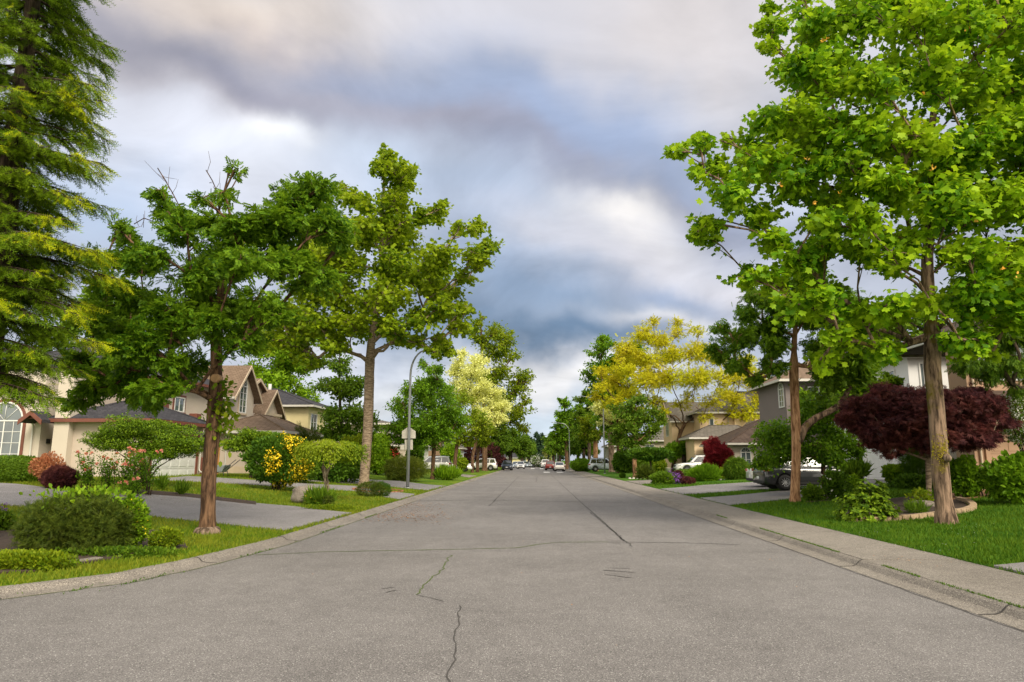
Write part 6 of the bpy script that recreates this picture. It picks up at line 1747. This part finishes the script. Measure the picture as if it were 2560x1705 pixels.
gable_roof(h, -24.3, -23.7, 32.0, 32.85, 3.7, .8, 'y', M_ROOFDARK, M_BROWNTRIM, .25, M_BROWNTRIM, False, .15)
downspout(h, '-y', 32.9, -24.55, 3.8, 1.0)
downspout(h, '+x', -19, 38.5, 3.5, .95)
garage_door(h, '+x', -19, 33.6, 38.1, .75, 3.0, M_WHITE, 4, 5, trim=M_BROWNTRIM)
window(h, '+x', -21.5, 40.0, 41.2, 4.6, 5.5, (2, 1), trim=M_BROWNTRIM)
for q_ in ((-22.0, -21.1, 37.8, 38.797, 3.9, 5.0), (-21.497, -21.0, 41.9, 42.5, 3.6, 4.6), (-19.25, -18.9, 38.803, 39.2, .6, 1.9), (-23.4, -22.5, 32.4, 32.597, .5, 1.6)):
    b = MB(); b.box(*q_); b.build('trim_block', M_BROWNTRIM, h, bevel=.03)
b = MB(); b.box(-23.297, -18.95, 32.95, 32.997, .5, .95); b.build('base_band', M_BROWNTRIM, h)
b = MB(); b.box(-24.197, -24.16, 33.35, 33.62, 2.55, 2.78); b.build('vent', M_DARK, h)
b = MB(); b.box(-19.0, -18.2, 39.3, 39.36, .8, 2.6)
tag(b.build('wooden_gate', plain('orange_wood', (.42, .20, .06), .7, var=.2)), 'narrow orange brown wooden gate beside the cream garage', 'gate')

h = thing('tan_gabled_house', 'cream house with tan shingle roof, tall arched window dormer and second gable', 'house', (-22, 50, Z))
walls(h, -20.9, -16.3, 43.5, 50.2, Z, 3.5, M_CREAM)
hip_roof(h, -20.9, -16.3, 43.5, 50.2, 3.52, .42, M_ROOFTAN, .45)
walls(h, -32, -20.903, 44.9, 56, Z, 5.2, M_CREAM)
gable_roof(h, -31, -21.2, 46, 56, 5.22, .5, 'x', M_ROOFTAN, M_CREAM, .4)
walls(h, -28, -20.65, 45.6, 49.5, 3.4, 6.2, M_CREAM2, 'dormer')
gable_roof(h, -28, -20.65, 45.6, 49.5, 6.2, 1.05, 'x', M_ROOFTAN, M_CREAM2, .35, over_ends=.5)
walls(h, -26, -20.6, 50.7, 54.3, 2.9, 5.3, M_CREAM2, 'dormer')
gable_roof(h, -26, -20.6, 50.7, 54.3, 5.3, .95, 'x', M_ROOFTAN, M_CREAM2, .4, over_ends=.5)
window(h, '+x', -20.65, 47.0, 48.2, 5.0, 7.5, (2, 4), True, M_CREAMTRIM)
window(h, '-y', 45.6, -21.6, -20.95, 5.0, 6.0, (1, 2), trim=M_CREAMTRIM)
b = MB(); b.box(-20.597, -20.55, 51.8, 53.2, 3.5, 5.0); b.build('recess_shade', M_DARK, h)  # black panel stands in for the shade inside the porch recess
for q_ in ((51.0, 51.8), (53.2, 54.0)):
    b = MB(); b.box(-20.597, -20.3, *q_, 2.9, 5.1); b.build('column', M_CREAM2, h)
b = MB(); b.box(-20.597, -20.2, 50.85, 54.15, 5.1, 5.3); b.build('lintel', M_CREAMTRIM, h)
downspout(h, '-y', 43.5, -19.7, 3.4, 1.0)
b = MB(); b.box(-20.897, -16.25, 43.46, 43.497, .8, 1.35); b.build('base_band', M_CREAMTRIM, h)
window(h, '+x', -16.3, 45, 48.6, 1.2, 3.1, (4, 2))

h = thing('yellow_sided_house', 'pale yellow board sided house with dark hipped roof', 'house', (-25, 66, Z))
walls(h, -32, -20.7, 62, 72, Z, 6.6, M_YELLOW)
hip_roof(h, -32, -20.7, 62, 72, 6.62, .36, M_ROOFDARK, .55)
walls(h, -27, -20.5, 56, 61.997, Z, 4.0, M_YELLOW); hip_roof(h, -27, -20.5, 56, 62, 4.02, .52, M_ROOFDARK, .45)
window(h, '+x', -20.7, 62.6, 64.4, 4.4, 6.0, (2, 2)); window(h, '+x', -20.7, 67, 69, 4.4, 6.0, (2, 2))
garage_door(h, '+x', -20.5, 56.6, 61.2, .8, 3.1, M_WHITE)
b = MB(); b.cyl((-26, 66, 8.6), (0, 0, 1), .16, 1.0, 10); b.build('roof_vent', M_GUTTER, h)

def simple_house(label, x0, x1, y0, y1, ze, pitch, wm, rm, side, name='house', low=None):
    h = thing(name, label, 'house', ((x0 + x1) / 2, (y0 + y1) / 2, Z))
    walls(h, x0, x1, y0, y1, Z, ze, wm); hip_roof(h, x0, x1, y0, y1, ze + .02, pitch, rm, .5)
    f, pl = ('+x', x1) if side < 0 else ('-x', x0)
    window(h, f, pl, y0 + 1, y0 + 2.6, ze - 1.7, ze - .5, (2, 2)); window(h, f, pl, y1 - 3, y1 - 1.4, ze - 1.7, ze - .5, (2, 2))
    xa = x1 - 2.4 if side < 0 else x0 + 1
    window(h, '-y', y0, xa, xa + 1.3, ze - 1.7, ze - .5, (2, 2))
    if low:
        lx0, lx1, ly0, ly1, lz = low
        walls(h, lx0, lx1, ly0, ly1, Z, lz, wm); hip_roof(h, lx0, lx1, ly0, ly1, lz + .02, .45, rm, .4)
        garage_door(h, f, lx1 if side < 0 else lx0, ly0 + .7, ly1 - .7, .75, 2.9, M_WHITE)
    return h
simple_house('grey roofed house glimpsed between the pale trunk and the signpost', -30, -17.2, 80, 90, 5.9, .2, M_CREAM, M_ROOFGREY, -1, low=(-17.2, -13.5, 81, 87, 3.4))
simple_house('brownish house behind the silver suv', -28, -13.5, 99, 109, 4.8, .35, M_PINK, M_ROOFGREY, -1, low=(-13.5, -11, 100, 106, 3.4))
simple_house('dark roofed house behind the purple tree on the left', -28, -14, 124, 134, 4.6, .3, M_CREAM, M_ROOFDARK, -1)
h = thing('gabled_house', 'small yellow gabled house closing the end of the road', 'house', (-5, 192, 0))
walls(h, -12, -.5, 188, 196, -.05, 2.4, M_YELLOW); gable_roof(h, -12, -.5, 188, 196, 2.4, .45, 'x', M_ROOFDARK, M_YELLOW, .4, M_WHITE)
window(h, '-y', 188, -4, -2.5, .8, 2.1); window(h, '+x', -.5, 191, 193, .8, 2.1)

# ------------------------------------------------------------------ right houses
h = thing('pink_stucco_house', 'pinkish brown stucco house with large lattice window at the right edge', 'house', (24, 32, Z))
walls(h, 17.4, 30, 28, 29.2, Z, 6.9, M_PINK); walls(h, 21, 30, 29.203, 35, Z, 6.9, M_PINK); hip_roof(h, 17.9, 30, 28.4, 34, 6.92, .45, M_ROOFBROWN, .5)
window(h, '-y', 28, 17.9, 19.9, 4.9, 6.4, (6, 4)); garage_door(h, '-y', 28, 17.95, 20.6, .5, 2.5, M_PINK, 4, 4, trim=M_PINK)
b = MB(); b.hexa([(17.2, 26.8, 3.9), (24, 26.8, 3.9), (24, 27.997, 4.35), (17.2, 27.997, 4.35), (17.2, 26.8, 4.05), (24, 26.8, 4.05), (24, 27.997, 4.5), (17.2, 27.997, 4.5)]); b.build('porch_roof', M_ROOFBROWN, h)
b = MB(); b.box(17.2, 24, 26.7, 26.797, 3.78, 4.06); b.build('gutter', M_BROWNTRIM, h); downspout(h, '-y', 28, 17.6, 6.8, .8, M_CREAMTRIM)
h = thing('white_walled_house', 'white two storey house with two white slatted garage doors', 'house', (25, 42, Z))
walls(h, 20, 30, 37, 48, Z, 7.3, M_WHITEWALL); hip_roof(h, 20, 30, 37, 48, 7.32, .42, M_ROOFBROWN, .5)
garage_door(h, '-x', 20, 37.35, 39.55, .6, 2.8, M_WHITE, slat=True); garage_door(h, '-x', 20, 39.95, 42.4, .6, 2.8, M_WHITE, slat=True)
window(h, '-y', 37, 20.55, 21.05, 4.9, 6.9, (2, 1)); window(h, '-y', 37, 22.9, 24.5, 5.0, 6.8, (3, 2)); window(h, '-x', 20, 38.3, 39.3, 4.9, 6.7, (2, 2)); window(h, '-x', 20, 41, 42.6, 4.9, 6.7, (2, 2))
h = thing('grey_walled_house', 'dark grey house with brown roof and a tall white arched window', 'house', (24, 53, Z))
walls(h, 17.5, 30, 48.2, 54, Z, 7.2, M_GREYWALL); hip_roof(h, 17.5, 30, 48.2, 54, 7.22, .5, M_ROOFTAN, .5)
window(h, '-x', 17.5, 48.5, 49.5, 5.4, 7.2, (2, 3), True); window(h, '-y', 48.2, 19, 20.6, 5.2, 6.8, (2, 2))
h = thing('white_garage_house', 'low white house with dark brown shake roof and arched window behind the weeping shrub', 'house', (22, 64, Z))
walls(h, 17, 26, 60, 69, Z, 3.1, M_CREAM2); hip_roof(h, 17, 26, 60, 69, 3.12, .5, M_ROOFBROWN, .5)
window(h, '-y', 60, 17.6, 18.5, 1.2, 2.85, (2, 2), True); window(h, '-x', 17, 61.2, 62.4, 1.1, 2.8, (2, 2), True); downspout(h, '-y', 60, 18.9, 3.0, .8)
h = thing('peach_house', 'peach coloured house with several grey brown roofs behind the golden tree', 'house', (24, 78, Z))
walls(h, 17.6, 32, 74, 86, Z, 6.7, M_PEACH); hip_roof(h, 17.6, 32, 74, 86, 6.72, .42, M_ROOFGREY, .5)
walls(h, 16, 23, 68.5 + 1.5, 73.997, Z, 3.9, M_PEACH); hip_roof(h, 16, 23, 70, 74, 3.92, .5, M_ROOFGREY, .5)
walls(h, 15.2, 17.597, 77, 82, Z, 6.2, M_PEACH); gable_roof(h, 15.2, 20, 77, 82, 6.2, .8, 'x', M_ROOFGREY, M_PEACH, .4)
gable_roof(h, 20, 24, 68.6, 71.4, 3.9, .8, 'y', M_ROOFGREY, M_PEACH, .3)
window(h, '-y', 74, 18.6, 19.1, 4.6, 6.2, (1, 2)); window(h, '-y', 70, 19, 20.6, 2.2, 3.5, (2, 2)); window(h, '-x', 15.2, 78.6, 80.2, 4.4, 6, (2, 2))
b = MB(); b.box(21.2, 21.9, 73.7, 73.997, 3.5, 6.7); b.build('pilaster', M_PEACH, h); downspout(h, '-y', 74, 20.6, 6.6, 4.4)
simple_house('grey brown house behind the trunks on the right', 14.5, 28, 98, 108, 4.4, .4, M_CREAM, M_ROOFGREY, 1, low=(13, 14.5, 99, 105, 3.2))
simple_house('tan house half hidden past the large round hedge', 13.5, 27, 125, 135, 4.2, .4, M_CREAM, M_ROOFBROWN, 1)

# ------------------------------------------------------------------ vehicles
P_SILVER = carpaint('paint_silver', (.52, .52, .50)); P_WHITE = carpaint('paint_white', (.78, .78, .76)); P_NAVY = carpaint('paint_navy', (.02, .028, .05))
P_GREY = carpaint('paint_dark_grey', (.03, .033, .037)); P_RED = carpaint('paint_red', (.30, .03, .02)); P_CREAM = carpaint('paint_cream', (.78, .75, .70)); P_SILB = carpaint('paint_silver_blue', (.42, .48, .54))
def pos(px, Y, dz=0): v = gcol(px, Y); v.z += dz; return v
def road(px, Y): return Vector((at(px, 1150, Y).x, Y, .0))
DY = 'cars standing in driveways'
make_car('silver suv parked in the left driveway with its tail to the street', 'car', 'suv', P_SILVER, pos(1079, 76, .02), R2(180), 4.45, 1.82, 1.70, group=DY)
make_car('white car nose partly hidden behind the silver suv', 'car', 'sedan', P_WHITE, pos(1138, 88, .02), R2(0), 4.5, 1.8, 1.42, group=DY)
make_car('white suv in the driveway behind the thick trunk', 'car', 'suv', P_WHITE, pos(1204, 106, .05), R2(180), 4.8, 1.9, 1.76, group=DY)
make_car('dark navy suv facing the camera at the left kerb', 'car', 'suv', P_NAVY, road(1268, 120), R2(-90), 4.6, 1.86, 1.68)
make_car('silver car half hidden between the navy suv and the small white car', 'car', 'sedan', P_SILB, road(1290, 150), R2(-90), 4.5, 1.8, 1.42)
make_car('small white hatchback facing the camera beyond the navy suv', 'car', 'hatch', P_WHITE, road(1302, 141), R2(-90), 3.9, 1.7, 1.5)
make_car('tiny silver car at the far end of the left row', 'car', 'sedan', P_SILB, road(1313, 168), R2(-60), 4.4, 1.8, 1.42)
make_car('tiny dark car at the far left, beside the tiny silver car', 'car', 'hatch', P_NAVY, road(1322, 172), R2(180), 4.0, 1.75, 1.45)
make_car('cream white sedan seen from behind at the right kerb', 'car', 'sedan', P_CREAM, road(1398, 112), R2(90), 4.5, 1.78, 1.46)
make_car('red suv seen from behind, left of the cream sedan', 'car', 'suv', P_RED, road(1375, 122), R2(90), 4.5, 1.82, 1.62)
make_car('white pickup truck in the distance beyond the red suv', 'pickup truck', 'truck', P_WHITE, road(1363, 150), R2(90), 5.4, 1.95, 1.85, name='pickup_truck')
make_car('silver suv tail visible between trunks at the right lamp post', 'car', 'suv', P_SILB, pos(1512, 96, .05), R2(0), 4.6, 1.85, 1.75, group=DY)
make_car('white suv with its bonnet beside the red maple', 'car', 'suv', P_WHITE, pos(1746, 66, .05), R2(180), 4.55, 1.84, 1.68, group=DY)
make_car('dark grey suv in the driveway behind the cinnamon trunk', 'car', 'suv', P_GREY, Vector((13.35, 34.6, G(13.35, 34.6) + .02)), R2(2), 4.85, 1.9, 1.72, group=DY)
make_car('white sedan beside the dark grey suv, only its tail showing', 'car', 'sedan', P_WHITE, Vector((14.1, 38.5, G(14.1, 38.5) + .02)), R2(0), 4.7, 1.82, 1.45, group=DY)

# ------------------------------------------------------------------ lamp posts and signs
def lamp_post(label, base, H, arm, side, group='street lamp posts'):
    root = thing('street_lamp', label, 'lamp post', base, group)
    b = MB(); b.lathe((0, 0, 0), [(.0, -.02), (.16, -.02), (.16, .03), (.11, .05)], 12); b.build('base_plate', M_STEEL, root, world=False)
    b = MB(); pts = [Vector((0, 0, 0)), Vector((0, 0, H * .5)), Vector((0, 0, H - 1.6))]
    for k in range(1, 9):
        a = math.pi / 2 * k / 8; pts.append(Vector((side * arm * .5 * (1 - math.cos(a)), 0, H - 1.6 + 1.5 * math.sin(a))))
    pts.append(Vector((side * arm, 0, H + .05)))
    b.tube(pts, [.095, .08, .065] + list(np.linspace(.062, .038, len(pts) - 3)), 12); b.build('pole', M_STEEL, root, world=False)
    b = MB(); e = pts[-1]; x0, x1 = sorted((e.x - side * .05, e.x + side * .55))
    vs = []; n = 10
    for i in range(7):
        t = i / 6; x = e.x + side * (.6 * t - .05); w = .13 * math.sin(math.pi * min(.95, t * .85 + .15)) + .02; hh = .07 * math.sin(math.pi * min(.95, .1 + t * .85)) + .01
        for k in range(n):
            a = 2 * math.pi * k / n; vs.append((x, w * math.cos(a), e.z + hh * math.sin(a) * (1 if math.sin(a) > 0 else .5)))
    b.add(vs, [(i * n + k, i * n + (k + 1) % n, (i + 1) * n + (k + 1) % n, (i + 1) * n + k) for i in range(6) for k in range(n)] + [tuple(range(n)), tuple(range(6 * n, 7 * n))], True)
    b.build('lamp_head', M_STEEL, root, world=False)
    return root
lp = ground(1019, 1220)
lamp_post('grey curved street lamp post nearest on the left, carrying the sign backs', lp, 8.25, 1.9, 1)
lamp_post('left lamp post rising behind the white suv', gcol(1229, 118), 8.3, 2.4, 1)
lamp_post('thin left lamp post above the dark navy suv', gcol(1269, 150), 8.3, 2.4, 1)
lamp_post('lamp post left of the small white hatchback', Vector((-6.2, 172, .2)), 6.0, 1.5, 1)
lamp_post('left street lamp post by the tiny far cars', Vector((-3.6, 176, .2)), 4.6, 1.5, 1)
lamp_post('nearest right street lamp post with its arm over the road', ground(1512, 1184), 9.2, 2.6, -1)
lamp_post('second right lamp post with arm above the round hedge', gcol(1424, 112), 7.6, 2.4, -1)
lamp_post('thin far right lamp post behind the cream sedan', gcol(1392, 150), 7.0, 2.2, -1)
# sign plates seen from the back, fixed to the near post
def plate(name, label, poly, Y, z_off=0):
    p3 = [at(x, y, Y) for x, y in poly]; c = sum(p3, Vector()) / len(p3); root = thing(name, label, 'sign', c)
    b = MB(); b.prism(p3, (0, -.012, 0)); b.build('sign_back', M_SIGNBACK, root)
    b = MB(); w = .10; b.box(c.x - .05, c.x + .12, Y, Y + .07, c.z - .03, c.z + .03); b.box(c.x - .05, c.x + .12, Y, Y + .07, c.z + .16, c.z + .20); b.build('bracket', M_STEEL, root)
plate('road_sign', 'back of a house shaped crossing sign on the near left lamp post', [(1005, 1096), (1039, 1096), (1039, 1078), (1022, 1066), (1005, 1078)], lp.y + .20)
plate('tab_sign', 'square sign back below the house shaped sign on the same post', [(1012, 1099), (1032, 1099), (1032, 1124), (1012, 1124)], lp.y + .20)
plate('notice_board', 'small pale panel sticking out left of the square sign back', [(1001, 1112), (1011, 1112), (1011, 1124), (1001, 1124)], lp.y + .24)
g = ground(2065, 1250); root = thing('lawn_sign', 'round white yard sign on a thin stake near the cinnamon trunk', 'sign', g)
b = MB(); c = at(2059, 1224, g.y); b.tube([g + Vector((0, 0, -.05)), Vector((c.x + .02, g.y, c.z))], .012, 6); b.build('stake', M_WHITE, root)
b = MB(); n = 20; r_ = (at(2066, 1224, g.y).x - c.x)
b.prism([(c.x + r_ * math.cos(2 * math.pi * k / n), g.y - .02, c.z + r_ * 2.1 * math.sin(2 * math.pi * k / n)) for k in range(n)], (0, -.012, 0)); b.build('disc', plain('sign_cream', (.7, .68, .6), .5, var=.05), root)
# bin, planter, small yard things
g = gcol(1668, 72); root = thing('planter', 'pale grey tub planter left of the white suv', 'planter', g)
b = MB(); b.lathe(tuple(g), [(.0, 0), (.28, 0), (.36, .55), (.40, .58), (.36, .60), (.33, .52), (0, .50)], 16); b.build('tub', M_GUTTER, root)
b = MB(); b.lathe(tuple(g), [(.33, .53), (.2, .56), (0, .57)], 16); b.build('soil', M_SOIL, root)
g = Vector((-15.9, 42.9, G(-15.9, 42.9))); g = ground(548, 1194); g = Vector((at(548, 1190, 36).x, 36, G(at(548, 1190, 36).x, 36)))
root = thing('wheelbarrow', 'grey wheelbarrow tipped up beside the feathery street tree trunk', 'wheelbarrow', g)
b = MB(); b.hexa([g + Vector(v) for v in ((-.25, -.3, .25), (.25, -.3, .25), (.25, .3, .25), (-.25, .3, .25), (-.4, -.4, .62), (.45, -.4, .62), (.45, .4, .62), (-.4, .4, .62))]); b.build('tray', plain('grey_tub', (.22, .24, .25), .5), root, bevel=.03)
b = MB(); b.lathe((g.x - .45, g.y, g.z + .2), [(.1, -.04), (.19, -.05), (.2, 0), (.19, .05), (.1, .04)], 16, 'y'); b.build('wheel', M_TYRE, root)
b = MB()
for s in (-.25, .25): b.tube([g + Vector((-.45, s * .3, .2)), g + Vector((.2, s, .28)), g + Vector((.95, s, .9))], .02, 6)
for s in (-.25, .25): b.tube([g + Vector((.3, s, .3)), g + Vector((.38, s, .0))], .018, 6)
b.build('handle', M_DARK, root)
print('faces', sum(len(o.data.polygons) for o in COL.objects if o.type == 'MESH'), 'objects', len(COL.objects))
